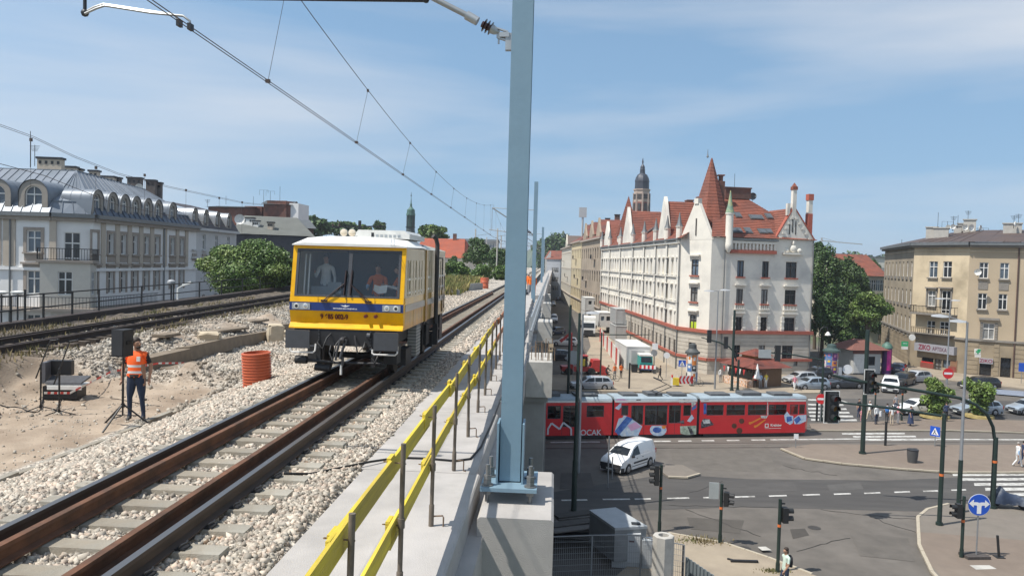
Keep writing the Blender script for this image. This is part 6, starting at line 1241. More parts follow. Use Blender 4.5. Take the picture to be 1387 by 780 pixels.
q=wp(2.15,zr(327),-.25); b=B(); b.lathe([(.12,-1.6),(.4,-1.1),(.5,-.6),(.47,-.5),(.47,3.2),(.55,3.25),(.55,3.4)],12,q); wb_.part('corner_turret',b,WALLW,40); b=B(); b.lathe([(.56,3.41),(.32,4.3),(.05,6.2)],12,q); wb_.part('turret_cap',b,mat('copper_green',(.20,.30,.22),.7,var=.2,c2=(.42,.36,.12),c2amt=.3,c2sc=2),40)
for u,z1 in((1.75,zr(340)),(LR-.15,ZE)):b=B(); b.cyl(wp(u,S,-.14),wp(u,z1,-.14),.07,6); wb_.part('drain_pipe',b,GUT)
cx2=Vector((C2[0]-C1[0],C2[1]-C1[1],0)); LC=cx2 .length; cx2 .normalize(); ci=Vector((-cx2 .y,cx2 .x,0)); A1=Vector((C1[0],C1[1],0))
def wc(u,z,d=0):q=A1+cx2*u+ci*d; return Vector((q.x,q.y,z))
um=LC*.50; hw1=.62; wcw=[(um-hw1,um+hw1,z0,z1,'T',None)for z0,z1 in rows]; wcw[2]=wcw[2][:4]+('T',CURT)
wb_.face(C1,C2,Z_RED1,ZE-.3,wcw,WALLW,fm=FRD); courses_wall(wb_,C1,C2,Z_RED2,Z_RED1,[(um-.6,um+.6,grow[0],grow[1],'T')],'stone_course',7); courses_wall(wb_,C1,C2,S,Z_RED2,[],'stone_course',3)
b=B(); b.obox(wc(um,(rows[2][0]*.62+rows[2][1]*.38),.16)+Vector((0,0,-.25)),(1.0,.02,1.1),math.atan2(cx2 .y,cx2 .x)); wb_.part('lime_blind',b,mat('lime_curtain',(.42,.55,.03),.6))
for z0,z1 in rows:
 wb_.boxes(C1,C2,[(um-.8,um+.8,z0-.16,z0,.22)],REDB,'window_sill'); wb_.boxes(C1,C2,[(um-.95,um+.95,z1+.45,z1+.62,.4),(um-.8,um+.8,z1+.2,z1+.449,.18)],WALLW,'window_hood')
zc_=zr(282); b=B(); b.prism([wc(-.1,ZE-.3,-.02),wc(LC+.1,ZE-.3,-.02),wc(LC*.56,zc_+.5,-.02),wc(LC*.42,zc_+.5,-.02)],ci*.5); wb_.part('gable',b,WALLW)
b=B(); b.obox(wc(um,zr(318)+.8,-.05),(.2,.06,2.2),math.atan2(cx2 .y,cx2 .x)); wb_.part('slit_window',b,FRD); b=B(); b.obox(wc(LC*.49,zc_+.75,.2),(.7,.7,.7),math.atan2(cx2 .y,cx2 .x)); wb_.part('pinnacle',b,WALLW)
sp=W(961,303,103.3); ap=W(958.5,214,103.3); zb0=5.6; n=8
b=B(); ct_=Vector((sp.x,sp.y,0)); rb=2.75
for k in range(n):
 a0,a1=(k+.5)*6.2832/n,(k+1.5)*6.2832/n; e0=Vector((ct_.x+rb*math.cos(a0),ct_.y+rb*math.sin(a0),8.2-.4)); e1=Vector((ct_.x+rb*math.cos(a1),ct_.y+rb*math.sin(a1),8.2-.4)); t0=Vector((ct_.x+.06*math.cos(a0),ct_.y+.06*math.sin(a0),ap.z)); t1=Vector((ct_.x+.06*math.cos(a1),ct_.y+.06*math.sin(a1),ap.z)); courses(b,e0,e1,t1,t0,.45,.03)
wb_.part('spire',b,TILE); b=B(); b.lathe([(.05,0),(.16,.1),(.05,.5),(.03,1.1)],8,ap); wb_.part('finial',b,LEAD)
b=B(); b.lathe([(rb-.15,4.0),(rb-.15,8.0)],8,(ct_.x,ct_.y,0),ph=.39); wb_.part('spire_drum',b,WALLW)
Ax=Vector((C1[0]-E0[0],C1[1]-E0[1],0)); LL=Ax.length; Ax.normalize(); Ai=Vector((-Ax.y,Ax.x,0)); AL=Vector((E0[0],E0[1],0))
def wl(u,z,d=0):q=AL+Ax*u+Ai*d; return Vector((q.x,q.y,z))
NC=25; sp_u=LL/NC; ww=[]
for k in range(NC):
 for z0,z1 in rows:ww.append((sp_u*(k+.5)-.48,sp_u*(k+.5)+.48,z0,z1,'pair'))
wb_.face(E0,C1,Z_RED1,ZE-.2,ww,WALLW,fm=FRW,dep=.42); wg=[(sp_u*(k+.5)-.55,sp_u*(k+.5)+.55,grow[0],grow[1],'pair')for k in range(NC)]
courses_wall(wb_,E0,C1,Z_RED2,Z_RED1,wg,'stone_course',7); wb_.face(E0,C1,S,Z_RED2,[],STONEB)
for z0,z1 in rows:
 wb_.bar(E0,C1,z0-.34,z0-.17,.2,WALLW,'string_course'); wb_.boxes(E0,C1,[(sp_u*(k+.5)-.7,sp_u*(k+.5)+.7,z1+.2,z1+.36,.28)for k in range(NC)],WALLW,'window_hood')
 wb_.boxes(E0,C1,[(sp_u*(k+.5)-.65,sp_u*(k+.5)+.65,z0-.12,z0,.24)for k in range(NC)],REDB if z0<-3 else WALLW,'window_sill')
wb_.bar(E0,C1,ZE-.75,ZE-.45,.3,WALLW,'cornice'); wb_.bar(E0,C1,ZE-.3,ZE-.08,.5,GUT,'gutter')
for k in(0,4,8.5,13,16.5,19.6,22.3,24.8):
 u=sp_u*k if k else.3; wb_.boxes(E0,C1,[(u-.4,u+.4,Z_RED1+.45,ZE-.76,.16)],WALLW,'pilaster')
 q=wl(u,ZE,-.1); b=B(); b.lathe([(.2,-.8),(.4,-.3),(.4,1.3),(.5,1.4),(.5,1.5)],8,q); wb_.part('pinnacle',b,WALLW); b=B(); b.lathe([(.48,1.51),(.3,1.9),(.05,3.3)],8,q); wb_.part('pinnacle_cap',b,LEAD,30)
 b=B(); b.cyl(wl(u+.62,S,-.13),wl(u+.62,ZE-.8,-.13),.08,6); wb_.part('drain_pipe',b,GUT)
for u0,u1,hh in((sp_u*20.1,sp_u*21.9+1.2,6.2),(sp_u*9.2,sp_u*12.2,6.6),(sp_u*1,sp_u*3.4,5.2)):
 m_=(u0+u1)/2; b=B(); b.prism([wl(u0,ZE-.4,-.08),wl(u1,ZE-.4,-.08),wl(u1-.3,ZE+1.2,-.08),wl(m_+.55,ZE+hh-.8,-.08),wl(m_,ZE+hh,-.08),wl(m_-.55,ZE+hh-.8,-.08),wl(u0+.3,ZE+1.2,-.08)],Ai*.5); wb_.part('gable',b,WALLW)
 b=B(); courses(b,wl(u0+.1,ZE+.6,.4),wl(u0+.1,ZE+.6,6),wl(m_,ZE+hh-.7,6),wl(m_,ZE+hh-.7,.4)); courses(b,wl(u1-.1,ZE+.6,6),wl(u1-.1,ZE+.6,.4),wl(m_,ZE+hh-.7,.4),wl(m_,ZE+hh-.7,6)); wb_.part('gable_roof',b,TILE)
b=B(); courses(b,wl(-.2,ZE-.1,-.4),wl(LL+2,ZE-.1,-.4),wl(LL-2,ZR-.6,7),wl(0,ZR-.6,7)); b.add([wl(-.2,ZR-.6,7),wl(LL-2,ZR-.6,7),wl(LL-2,ZE,14),wl(0,ZE,14)],[(0,1,2,3)]); wb_.part('roof',b,TILE)
b=B(); q=wl(sp_u*5.6,0,2.6)
for k in range(4):a0,a1=k*1.5708+.75,(k+1)*1.5708+.75; courses(b,(q.x+3.0*math.cos(a0),q.y+3.0*math.sin(a0),8.2),(q.x+3.0*math.cos(a1),q.y+3.0*math.sin(a1),8.2),(q.x,q.y,16.2),(q.x,q.y,16.2),.5)
wb_.part('tent_roof',b,TILE); b=B(); b.lathe([(2.7,5.8),(2.7,8.2)],4,(q.x,q.y,0),ph=.75); wb_.part('tower_base',b,WALLW)
for u,d,w_,z in((sp_u*17,6.6,1.6,ZR+.9),(sp_u*19.4,6.6,1.2,ZR+.9),(sp_u*22.6,7,1.3,ZR+1.0),(sp_u*23.4,7,1.0,ZR+.8),(sp_u*14,6.8,1.4,ZR+.6)):b=B(); b.obox(wl(u,z-1.2,d),(w_,.9,2.6),math.atan2(Ax.y,Ax.x)); b.obox(wl(u,z+.15,d),(w_+.2,1.1,.15),math.atan2(Ax.y,Ax.x)); wb_.part('chimney',b,BRICK)
for u,d in((sp_u*13.2,2.6),(sp_u*16.5,3.2)):
 sl_=(ZR-.5-ZE)/7.4; q=[wl(u+sx*1.3,ZE+sl_*(d+sy*.9+.4)+.12,d+sy*.9)for sx,sy in((-1,-1),(1,-1),(1,1),(-1,1))]; b=B(); b.prism(q,(0,0,.14)); wb_.part('roof_window',b,mat('skylight_glass',(.10,.11,.12),.15))
b=B(); b.add([(C3[0],C3[1],S),(C4[0],C4[1],S),(C4[0],C4[1],ZE),(C3[0],C3[1],ZE)],[(0,1,2,3)]); wb_.part('side_wall',b,WALLW)
# pharmacy corner building
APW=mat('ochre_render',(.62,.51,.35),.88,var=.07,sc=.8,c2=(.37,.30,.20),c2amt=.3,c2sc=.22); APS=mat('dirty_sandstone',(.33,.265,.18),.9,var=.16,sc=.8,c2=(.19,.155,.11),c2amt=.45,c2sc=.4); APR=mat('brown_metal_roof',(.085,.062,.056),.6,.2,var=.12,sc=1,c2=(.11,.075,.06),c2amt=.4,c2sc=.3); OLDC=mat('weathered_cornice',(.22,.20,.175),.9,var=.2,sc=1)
K1,K2,K3=(52.3,115.0),(56.1,107.3),(66.0,102.0); K0=(58.6,140.0)
ap_=Bld('pharmacy_building','ochre three storey corner building with a pharmacy shop on its ground floor','building',K2)
def za(y,x=1300):return FP(x,y,K1,K2)[1]
ZL=za(458); ZT=za(332.5)
def cw(x0,x1,y0,y1,A,D,*r):u0,z1=FP(x0,y0,A,D); u1,z0=FP(x1,y1,A,D); return(u0,u1,z0,z1)+r
cwin=[cw(1259,1269.4,354,376,K1,K2,'T'),cw(1277.8,1288.6,354,376,K1,K2,'T'),cw(1257,1267,393.5,415,K1,K2,'T'),cw(1275.7,1287,393.5,425,K1,K2,'door'),cw(1255.5,1265.8,433.8,454.7,K1,K2,'T')]
KL=(Vector(K2)-Vector(K1)).length
ap_.face(K1,K2,ZL,ZT,[q for q in cwin],APW,fm=FRW,dep=.15)
shop=cw(1248.5,1294,483,504.5,K1,K2); sd_=cw(1274,1285,462.5,466,K1,K2,'T')
ap_.face(K1,K2,S,ZL,[(shop[0],shop[0]+(shop[1]-shop[0])*.36,S+.5,shop[3],'thin'),(shop[0]+(shop[1]-shop[0])*.38,shop[0]+(shop[1]-shop[0])*.60,S+.1,shop[3],'door'),(shop[0]+(shop[1]-shop[0])*.62,shop[0]+(shop[1]-shop[0])*.84,S+.5,shop[3],'thin')],APS,fm=FRD,dep=.3)
rwin=[cw(1327,1338,355.4,377,K2,K3,'T'),cw(1355,1366,356,378,K2,K3,'T'),cw(1325,1336,397,419,K2,K3,'T'),cw(1352.7,1363.5,398,419.7,K2,K3,'T'),cw(1331.7,1346.3,437.5,460,K2,K3,'T')]
for k in range(1,4):
 for q in list(rwin[:4]):pass
ap_.face(K2,K3,ZL,ZT,rwin,mat('ochre_render_shaded',(.45,.36,.25),.88,var=.08,sc=.8,c2=(.37,.30,.205),c2amt=.35,c2sc=.2),fm=FRW,dep=.15); KR=ap_.last[3]  # right face painted darker than the sunlit corner face, shading set by colour
dr1=cw(1327,1342,489,511.5,K2,K3,'thin'); dr2=cw(1355.5,1368,484,518.5,K2,K3,'thin')
dr1=(dr1[0],dr1[1],S+.1,dr1[3],'thin'); dr2=(dr2[0],dr2[1],S+.1,dr2[3],'thin'); ap_.face(K2,K3,S,ZL,[dr1,dr2],APS,fm=mat('brown_door',(.06,.035,.025),.6),dep=.3)
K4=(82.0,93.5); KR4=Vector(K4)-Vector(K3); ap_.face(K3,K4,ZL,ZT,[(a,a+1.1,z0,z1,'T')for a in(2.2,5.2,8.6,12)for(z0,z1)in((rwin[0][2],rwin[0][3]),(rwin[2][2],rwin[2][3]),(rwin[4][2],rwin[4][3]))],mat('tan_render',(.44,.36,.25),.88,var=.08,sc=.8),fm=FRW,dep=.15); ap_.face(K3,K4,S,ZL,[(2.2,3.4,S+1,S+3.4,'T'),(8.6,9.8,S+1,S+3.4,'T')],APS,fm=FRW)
ul=[FP(x,380,K0,K1)[0]for x in(1203,1209.6,1214.6,1220.4,1227.2,1234)]; L0=(Vector(K1)-Vector(K0)).length; lw_=[]
for k in range(8):
 u=L0*(k+.6)/8.1
 for(z0,z1)in((cwin[0][2],cwin[0][3]),(cwin[2][2],cwin[2][3]),(cwin[4][2]-.1,cwin[4][3]+.3)):lw_.append((u-.55,u+.55,z0,z1,'T'))
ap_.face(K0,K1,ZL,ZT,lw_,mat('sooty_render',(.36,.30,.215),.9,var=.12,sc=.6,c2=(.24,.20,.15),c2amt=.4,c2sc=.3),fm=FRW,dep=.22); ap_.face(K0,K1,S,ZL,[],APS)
for q in lw_:ap_.boxes(K0,K1,[(q[0]-.2,q[1]+.2,q[2]-.45,q[2],.14)],OLDC,'window_sill')
for A,D,e in((K0,K1,0),(K1,K2,0),(K2,K3,0),(K3,K4,0)):
 ap_.bar(A,D,ZL-.18,ZL+.10,.22,OLDC,'string_course',e1=.05); ap_.bar(A,D,ZT-.85,ZT-.72,.1,APW,'string_course'); ap_.bar(A,D,ZT-.25,ZT+.02,.55,OLDC,'cornice',e1=.2); ap_.bar(A,D,ZT+.03,ZT+.45,.85,LEAD,'eaves',e1=.35)
for A,D,wl__ in((K1,K2,cwin[:2]+cwin[2:3]),(K2,K3,rwin)):
 for q in wl__:ap_.boxes(A,D,[(q[0]-.15,q[1]+.15,q[2]-.18,q[2],.25)],OLDC,'window_sill')
ap_.boxes(K1,K2,[(cwin[2][0]-.25,cwin[2][1]+.3,cwin[2][3]+.3,cwin[2][3]+.5,.35),(cwin[3][0]-.3,cwin[3][1]+.3,cwin[3][3]+.3,cwin[3][3]+.5,.35)]+[(a-.22,a,cwin[2][2],cwin[2][3]+.29,.12)for a in(cwin[2][0],cwin[3][0],cwin[2][1]+.22,cwin[3][1]+.22)],OLDC,'window_surround')
q=rwin[4]; ap_.boxes(K2,K3,[(q[0]-.5,q[1]+.5,q[3]+.45,q[3]+.75,.4)],OLDC,'window_hood'); ap_.boxes(K2,K3,[(a,a+.3,q[2]+k*.38,q[2]+k*.38+.3,.12)for a in(q[0]-.34,q[1]+.04)for k in range(6)],OLDC,'window_quoin',each=False)
for q in rwin[:2]:ap_.boxes(K2,K3,[(q[0]-.05,q[1]+.05,q[2]-1.5,q[2]-.5,.06)],OLDC,'wall_panel')
zs_=[S+.2+k*.62 for k in range(9)if S+.8+k*.62<ZL-.2]
for z in zs_:
 seg=[(.1,dr1[0]-.2),(dr1[1]+.2,dr2[0]-.2),(dr2[1]+.2,KR-.1)]
 for a,c in seg:ap_.boxes(K2,K3,[(a,c,z,z+.56,.07)],APS,'stone_course')
 ap_.boxes(K0,K1,[(.1,L0-.1,z,z+.56,.06)],APS,'stone_course')
bu0=FP(1240.5,426,K1,K2)[0]; bu1=FP(1297,426,K1,K2)[0]; bz=cwin[3][2]-.1
ap_.boxes(K1,K2,[(bu0,bu1,bz-.25,bz,1.25)],OLDC,'balcony_slab'); rl=[(bu0,bu1,bz+.95,bz+1.02,1.25,-1.18),(bu0,bu1,bz+.12,bz+.17,1.25,-1.2)]
k=bu0
while k<bu1:rl.append((k,k+.04,bz,bz+.95,1.24,-1.2)); k+=.22
for e in(bu0,bu1-.05):rl+=[(e,e+.05,bz+.95,bz+1.02,1.18,0),(e,e+.05,bz,bz+.95,.6,-.55)]
ap_.boxes(K1,K2,rl,BLK,'balcony_railing',each=False)
ap_.boxes(K1,K2,[(bu0+.1,bu1-.2,ZL+.15,ZL+.26,1.0),],OLDC,'lower_balcony_slab'); ap_.boxes(K1,K2,[(bu0+.1+.33*k_,bu0+.2+.33*k_,ZL+.261,ZL+1.0,.95,-.85)for k_ in range(int((bu1-bu0)/.33))]+[(bu0+.1,bu1-.2,ZL+1.0,ZL+1.1,.98,-.84)],APS,'balustrade',each=False)
d3=cw(1273.7,1285,435,460,K1,K2); ap_.boxes(K1,K2,[(d3[0],d3[1],ZL+.28,d3[3],.02,.03)],FRW,'balcony_door')
ap_.boxes(K1,K2,[(d3[0]+.12,(d3[0]+d3[1])/2-.06,ZL+.4,d3[3]-.7,.03),((d3[0]+d3[1])/2+.06,d3[1]-.12,ZL+.4,d3[3]-.7,.03),(d3[0]+.12,(d3[0]+d3[1])/2-.06,d3[3]-.6,d3[3]-.1,.03),((d3[0]+d3[1])/2+.06,d3[1]-.12,d3[3]-.6,d3[3]-.1,.03)],WGL,'door_pane')
ap_.boxes(K1,K2,[(bu0+.3,bu1-.3,ZL+.12,bz-.26,.012)],mat('shaded_stone',(.30,.24,.155),.9,var=.2,sc=1.2,c2=(.2,.16,.11),c2amt=.45,c2sc=.5),'shaded_stone')if 0 else None  # unused panel: balcony shadow painted together with the stone tone
ap_.boxes(K1,K2,[(shop[0]+(shop[1]-shop[0])*.86,shop[1]+.25,S+.12,shop[3]+.1,.06)],mat('shop_brown_panel',(.22,.12,.07),.6,var=.2),'side_panel')
SGN=mat('sign_shaded_white',(.30,.30,.33),.5,var=.08); SRED=mat('sign_dark_red',(.20,.012,.035),.5)  # white sign boards given a grey that paints in their shade
sg=cw(1242.5,1296,469.5,482,K1,K2); an=math.atan2(K2[1]-K1[1],K2[0]-K1[0]); kd=(Vector(K2)-Vector(K1)).normalized(); kn=Vector((kd.y,-kd.x))
def onk(u,out):q=Vector(K1)+kd*u+kn*out; return(q.x-ap_.o.x,q.y-ap_.o.y)
ap_.boxes(K1,K2,[(sg[0],sg[1],za(481.5),za(470.5),.62,-.02)],SGN,'shop_sign'); zc=(za(481.5)+za(470.5))/2
def onwall(bd,par,name,body,size,mt,A,D,u,z,out,bold=0,wid=1):
 d=(Vector(D)-Vector(A)).normalized(); n_=Vector((d.y,-d.x)); q=Vector(A)+d*u+n_*out; return text(bd.t,name,body,size,mt,(q.x-bd.o.x,q.y-bd.o.y,z-bd.o.z),math.atan2(d.y,d.x),bold,wid)
um_=(sg[0]+sg[1])/2
def fit(o,x0,x1):wd=FP(x1,476,K1,K2)[0]-FP(x0,476,K1,K2)[0]; xs=[v.co.x for v in o.data.vertices]; o.scale.x=wd/(max(xs)-min(xs))
fit(onwall(ap_,None,'lettering','ZIKO',.98,SRED,K1,K2,FP(1256,476,K1,K2)[0],zc,.625,.03),1247.5,1264); fit(onwall(ap_,None,'lettering','APTEKA',.8,mat('sign_ink',(.10,.03,.06),.5),K1,K2,FP(1276.5,476,K1,K2)[0],zc-.04,.625,.01),1266.5,1286.5)
ap_.boxes(K1,K2,[(shop[0]-.1,shop[0]+2.0,S+.12,S+.85,.12),(shop[1]-1.3,shop[1]+.1,S+.12,S+.85,.12)],mat('shop_red_plinth',(.22,.06,.045),.6),'shop_plinth'); ap_.boxes(K1,K2,[(shop[0],shop[0]+1.9,S+.86,S+1.0,.10)],mat('shop_red',(.55,.03,.03),.5),'red_display')
ap_.boxes(K2,K3,[(dr1[0]-.05,dr1[1]+.15,za(489),za(482),.3)],SGN,'door_sign'); onwall(ap_,None,'lettering','ZIKO',.62,SRED,K2,K3,(dr1[0]+dr1[1])/2+.05,(za(489)+za(482))/2,.305,.012,1.0)
pl=cw(1313.5,1320.5,485.5,493,K2,K3); ap_.boxes(K2,K3,[(pl[0],pl[1],pl[2],pl[3],.06)],DARKM,'wall_plaque')
GRS=mat('pharmacy_green',(.02,.34,.13),.45); crs=thing('pharmacy_sign','green and white pharmacy box sign hanging over the door','sign',W(1324,476,104.5)); b=B(); b.box(-.35,.35,-.12,.12,-.35,.35); part(crs,'cross_box',b,WHT); b=B(); b.box(-.30,.30,-.13,-.121,-.1,.1); b.box(-.1,.1,-.13,-.121,.101,.3); b.box(-.1,.1,-.13,-.121,-.3,-.101); b.box(.0,.33,-.131,-.1305,.12,.34); part(crs,'green_cross',b,GRS); b=B(); b.box(-.3,.4,-.1,.1,-.75,-.36); part(crs,'lower_plate',b,WHT)
gs=thing('pharmacy_sign','green round topped sign board on the left face of the pharmacy building','sign',W(1225.5,466,109.5)); b=B(); b.box(-.45,.45,-.06,.06,-.3,.38); part(gs,'green_board',b,GRS); b=B(); b.box(-.42,.42,-.061,.05,-.72,-.31); part(gs,'white_board',b,WHT)
onw=text(gs,'lettering','ZIKO',.26,WHL,(0,-.065,.1)); 
rs=thing('round_lamp_sign','round white clock face sign on a bracket at the pharmacy corner','sign',W(1235.5,457,108.6)); b=B(); b.tube([(0,-.06,0),(0,.06,0)],[.43,.43],20); part(rs,'disc',b,WHT,40); b=B(); b.bar((.3,0,.1),(1.0,.2,-.2),.06); part(rs,'bracket',b,DARKM)
dish('large white dish on the wall by the upper pharmacy window',W(1324.5,369.5,105.4),.43,-.5)
b=B(); q=FP(1381,330,K2,K3)[0]; d=(Vector(K3)-Vector(K2)).normalized(); n_=Vector((d.y,-d.x)); p=Vector(K2)+d*(q if q<KR else KR-.2)+n_*.12; b.cyl((p.x,p.y,S),(p.x,p.y,ZT),.09,6); ap_.part('drain_pipe',b,mat('brown_pipe',(.09,.05,.04),.6))
def up(A,z,din):return Vector((A[0]+din[0],A[1]+din[1],z))
ZRF=9.2; r0=(K0[0]+9,K0[1]+3); r1=(K1[0]+9.5,K1[1]+6); r2=(K2[0]+7.5,K2[1]+9.5); r3=(K3[0]+5,K3[1]+9); r4=(K4[0]+5,K4[1]+9)
def ov(A,dx,dy):return(A[0]+dx,A[1]+dy)
e_=[ov(K0,-.8,0),ov(K1,-.85,-.3),ov(K2,-.4,-.85),ov(K3,-.4,-.75),ov(K4,0,-.8)]; rr=[r0,r1,r2,r3,r4]; b=B()
for i in range(4):b.add([(e_[i][0],e_[i][1],ZT+.46),(e_[i+1][0],e_[i+1][1],ZT+.46),(rr[i+1][0],rr[i+1][1],ZRF),(rr[i][0],rr[i][1],ZRF)],[(0,1,2,3)])
b.add([(r[0],r[1],ZRF)for r in rr]+[(90,140,ZRF)],[tuple(range(6))]); ap_.part('roof',b,APR)
b=B()
for i in range(1,4):
 for k in range(1,6):f_=k/6; a=Vector((*e_[i],ZT+.48)).lerp(Vector((*e_[i+1],ZT+.48)),f_); c=Vector((*rr[i],ZRF+.02)).lerp(Vector((*rr[i+1],ZRF+.02)),f_); b.bar(a,c,.05,.06)
ap_.part('roof_seam',b,APR)
PLC=mat('pale_chimney',(.42,.40,.36),.9,var=.15,sc=2)
for x,y0,y1,w_,Y in((1262,309,320,1.5,117),(1274.5,310,323,1.9,116),(1313,299,315,1.6,118),(1297,307,318,1.0,119),(1371,304,315,2.2,112),(1303,304,314,1.2,121)):
 p=W(x,y1,Y); h=(y1-y0)/1040*Y; b=B(); b.obox((p.x,p.y,p.z+h/2-.8),(w_,1.0,h+1.6),-.5); b.obox((p.x,p.y,p.z+h+.08),(w_+.25,1.25,.14),-.5); ap_.part('chimney',b,PLC)
for k,(x,y,Y,h,kd_)in enumerate(((1283,306,117,1.5,1),(1291,305,117,2.2,0),(1297,302,117,2.0,2),(1270,303,116,2.5,2),(1311,292,118,1.6,0),(1331,312,118,1.2,1),(1373,302,112,1.9,0),(1379,301,112,2.0,0),(1221,330,125,1.6,2))):antenna(['frame aerial left on the pharmacy roof','comb aerial by the first pharmacy roof dishes','thin mast aerial between pharmacy roof dishes','single rod aerial left of the pharmacy chimneys','comb aerial on the tall white pharmacy chimney','low frame aerial right of the white pharmacy chimney','left comb aerial by the right pharmacy chimney','right comb aerial by the right pharmacy chimney','rod aerial on the far left of the pharmacy roof'][k],W(x,y+8,Y),h,kd_)
for k,(x,y,Y,r_)in enumerate(((1284,309,116,.36),(1290,308,116.5,.36),(1306,309,117,.42),(1314,309.5,117,.5),(1311,307,118.5,.4),(1326,310,117,.45),(1373,304.5,111,.4))):dish(['leftmost small dish on the pharmacy roof','second small dish from the left on the pharmacy roof','dish under the tall white pharmacy chimney, left','largest dish under the tall white pharmacy chimney','dish behind the cluster at the white pharmacy chimney','dish standing alone right of the white pharmacy chimney','dish on the right hand pharmacy chimney'][k],W(x,y,Y),r_,-.3+.2*k)
# left tenement with the zinc roof
LWL=mat('pale_render',(.76,.745,.72),.88,var=.06,sc=.8); LBG=mat('beige_pilaster',(.46,.395,.32),.88,var=.08,sc=1.5); LST=mat('stone_trim',(.33,.28,.235),.9,var=.12,sc=2)
FA,FB,FC,FD,FE=(-62,61.7),(-43.0,63.5),(-40.35,65.2),(-40.8,85.5),(-41.2,97.5)
lb=Bld('tenement_house','pale tenement with a silver zinc mansard roof and arched dormers, seen beyond the railing','building',FB)
def fl(x,y):return FP(x,y,FA,FB)
EV=fl(60,291.5)[1]; ZG=S
lrows=[(fl(46,341.5)[1],fl(46,312.3)[1]),(fl(46,398)[1],fl(46,366.5)[1]),(fl(46,398)[1]-3.75,fl(46,366.5)[1]-3.75),(S+.8,S+3.0)]
def rowwins(us,hw_,fm=None,gl=None,st_='T',rws=lrows):return[(u-hw_,u+hw_,z0,z1,st_,gl,fm)for u in us for z0,z1 in rws]
fu=[fl(46,330)[0],fl(46,330)[0]-4.6,fl(46,330)[0]-9.2]; FL_=(Vector(FB)-Vector(FA)).length
lb.face(FA,FB,S,EV,rowwins(fu,.58,FRW,WGB),LWL,fm=FRW,dep=.2)
cu=(Vector(FC)-Vector(FB)).length; du0,du1=FP(92.5,330,FB,FC)[0],FP(110,330,FB,FC)[0]
du0=max(.6,min(du0,cu-2)); lb.face(FB,FC,S,EV,[(cu*.5-.62,cu*.5+.62,lrows[0][0]-.95,lrows[0][1]-.05,'door',WGL,FRW)],LWL,fm=FRW,dep=.2)
lcu=[FP(x,330,FC,FD)[0]for x in(128,150,167,182.7,198.2,212.4,233.2,246)]; LLn=(Vector(FD)-Vector(FC)).length
lb.face(FC,FD,S,EV,rowwins(lcu,.42,FRW,WGL),LWL,fm=FRW,dep=.3)
for A,D in((FA,FB),(FB,FC),(FC,FD)):
 e=.1; lb.bar(A,D,EV-.12,EV+.22,.55,GUT,'gutter',e1=e); lb.bar(A,D,EV-.42,EV-.121,.35,LST,'cornice',e1=e); lb.bar(A,D,lrows[0][0]-1.55,lrows[0][0]-1.3,.18,LWL,'string_course',e1=.05); lb.bar(A,D,lrows[1][0]-1.3,lrows[1][0]-1.1,.2,LST,'string_course',e1=.05)
for u in fu:lb.boxes(FA,FB,[(u-.58-.95-1.0,u-.58-.95,lrows[0][0]-1.2,EV-.43,.1),(u+.58+.75,u+.58+1.3,lrows[0][0]-1.2,EV-.43,.1)],LBG,'pilaster')
pm_=[(lcu[i]+lcu[i+1])/2 for i in range(len(lcu)-1)]+[lcu[-1]+1.1]
for u in pm_:lb.boxes(FC,FD,[(u-.33,u+.33,lrows[0][0]-1.2,EV-.43,.1)],LBG,'pilaster')
for A,D,us,hw_ in((FA,FB,fu,.58),(FC,FD,lcu,.42)):
 for u in us:
  z0,z1=lrows[0]; lb.boxes(A,D,[(u-hw_-.28,u-hw_-.02,z0,z1+.28,.08),(u+hw_+.02,u+hw_+.28,z0,z1+.28,.08),(u-hw_-.02,u+hw_+.02,z1+.03,z1+.28,.08)],LST,'window_surround',each=False); lb.boxes(A,D,[(u-hw_-.3,u+hw_+.3,z0-.14,z0-.01,.22)],LST,'window_sill'); lb.boxes(A,D,[(u-hw_-.2,u+hw_+.2,z0-.75,z0-.16,.07)],LST,'apron_panel')
  z0,z1=lrows[1]; lb.boxes(A,D,[(u-hw_-.4,u+hw_+.4,z1+.55,z1+.72,.32),(u-hw_-.3,u+hw_+.3,z1+.12,z1+.54,.12)],LST,'window_hood',each=False); lb.boxes(A,D,[(u-hw_-.26,u-hw_-.02,z0,z1+.1,.08),(u+hw_+.02,u+hw_+.26,z0,z1+.1,.08)],LST,'window_surround',each=False)
bw0=W(84,400,63.9); bd_=[(FB[0]-.9,FB[1]-.12),(FB[0]-.35,FB[1]-.95),(FC[0]+.55,FC[1]-1.25),(FC[0]+.15,FC[1]+.3)]
for i in range(3):
 ln=(Vector(bd_[i+1])-Vector(bd_[i])).length; lb.face(bd_[i],bd_[i+1],lrows[1][0]-1.2,lrows[1][1]+.75,[(ln/2-min(.55,ln*.33),ln/2+min(.55,ln*.33),lrows[1][0],lrows[1][1],'T')],mat('bay_render',(.56,.52,.45),.85,var=.06),fm=FRW,dep=.15,name='bay_wall')
b=B(); b.prism([(x,y,lrows[1][1]+.752)for x,y in[(FB[0]-1.15,FB[1])]+[(FB[0]-.5,FB[1]-1.2),(FC[0]+.85,FC[1]-1.4),(FC[0]+.3,FC[1]+.5)]],(0,0,.2)); lb.part('balcony_slab',b,LST)
b=B(); rp_=[(FB[0]-1.1,FB[1]-.1),(FB[0]-.47,FB[1]-1.15),(FC[0]+.8,FC[1]-1.35),(FC[0]+.27,FC[1]+.45)]; zt_=lrows[1][1]+.95
for i in range(3):
 a,c=Vector((*rp_[i],zt_+1.0)),Vector((*rp_[i+1],zt_+1.0)); b.bar(a,c,.06); b.bar(a-Vector((0,0,.9)),c-Vector((0,0,.9)),.04); n=int((c-a).length/.2)
 for k in range(n):q=a.lerp(c,k/n); b.bar(q-Vector((0,0,.95)),q,.03)
lb.part('balcony_railing',b,BLK)
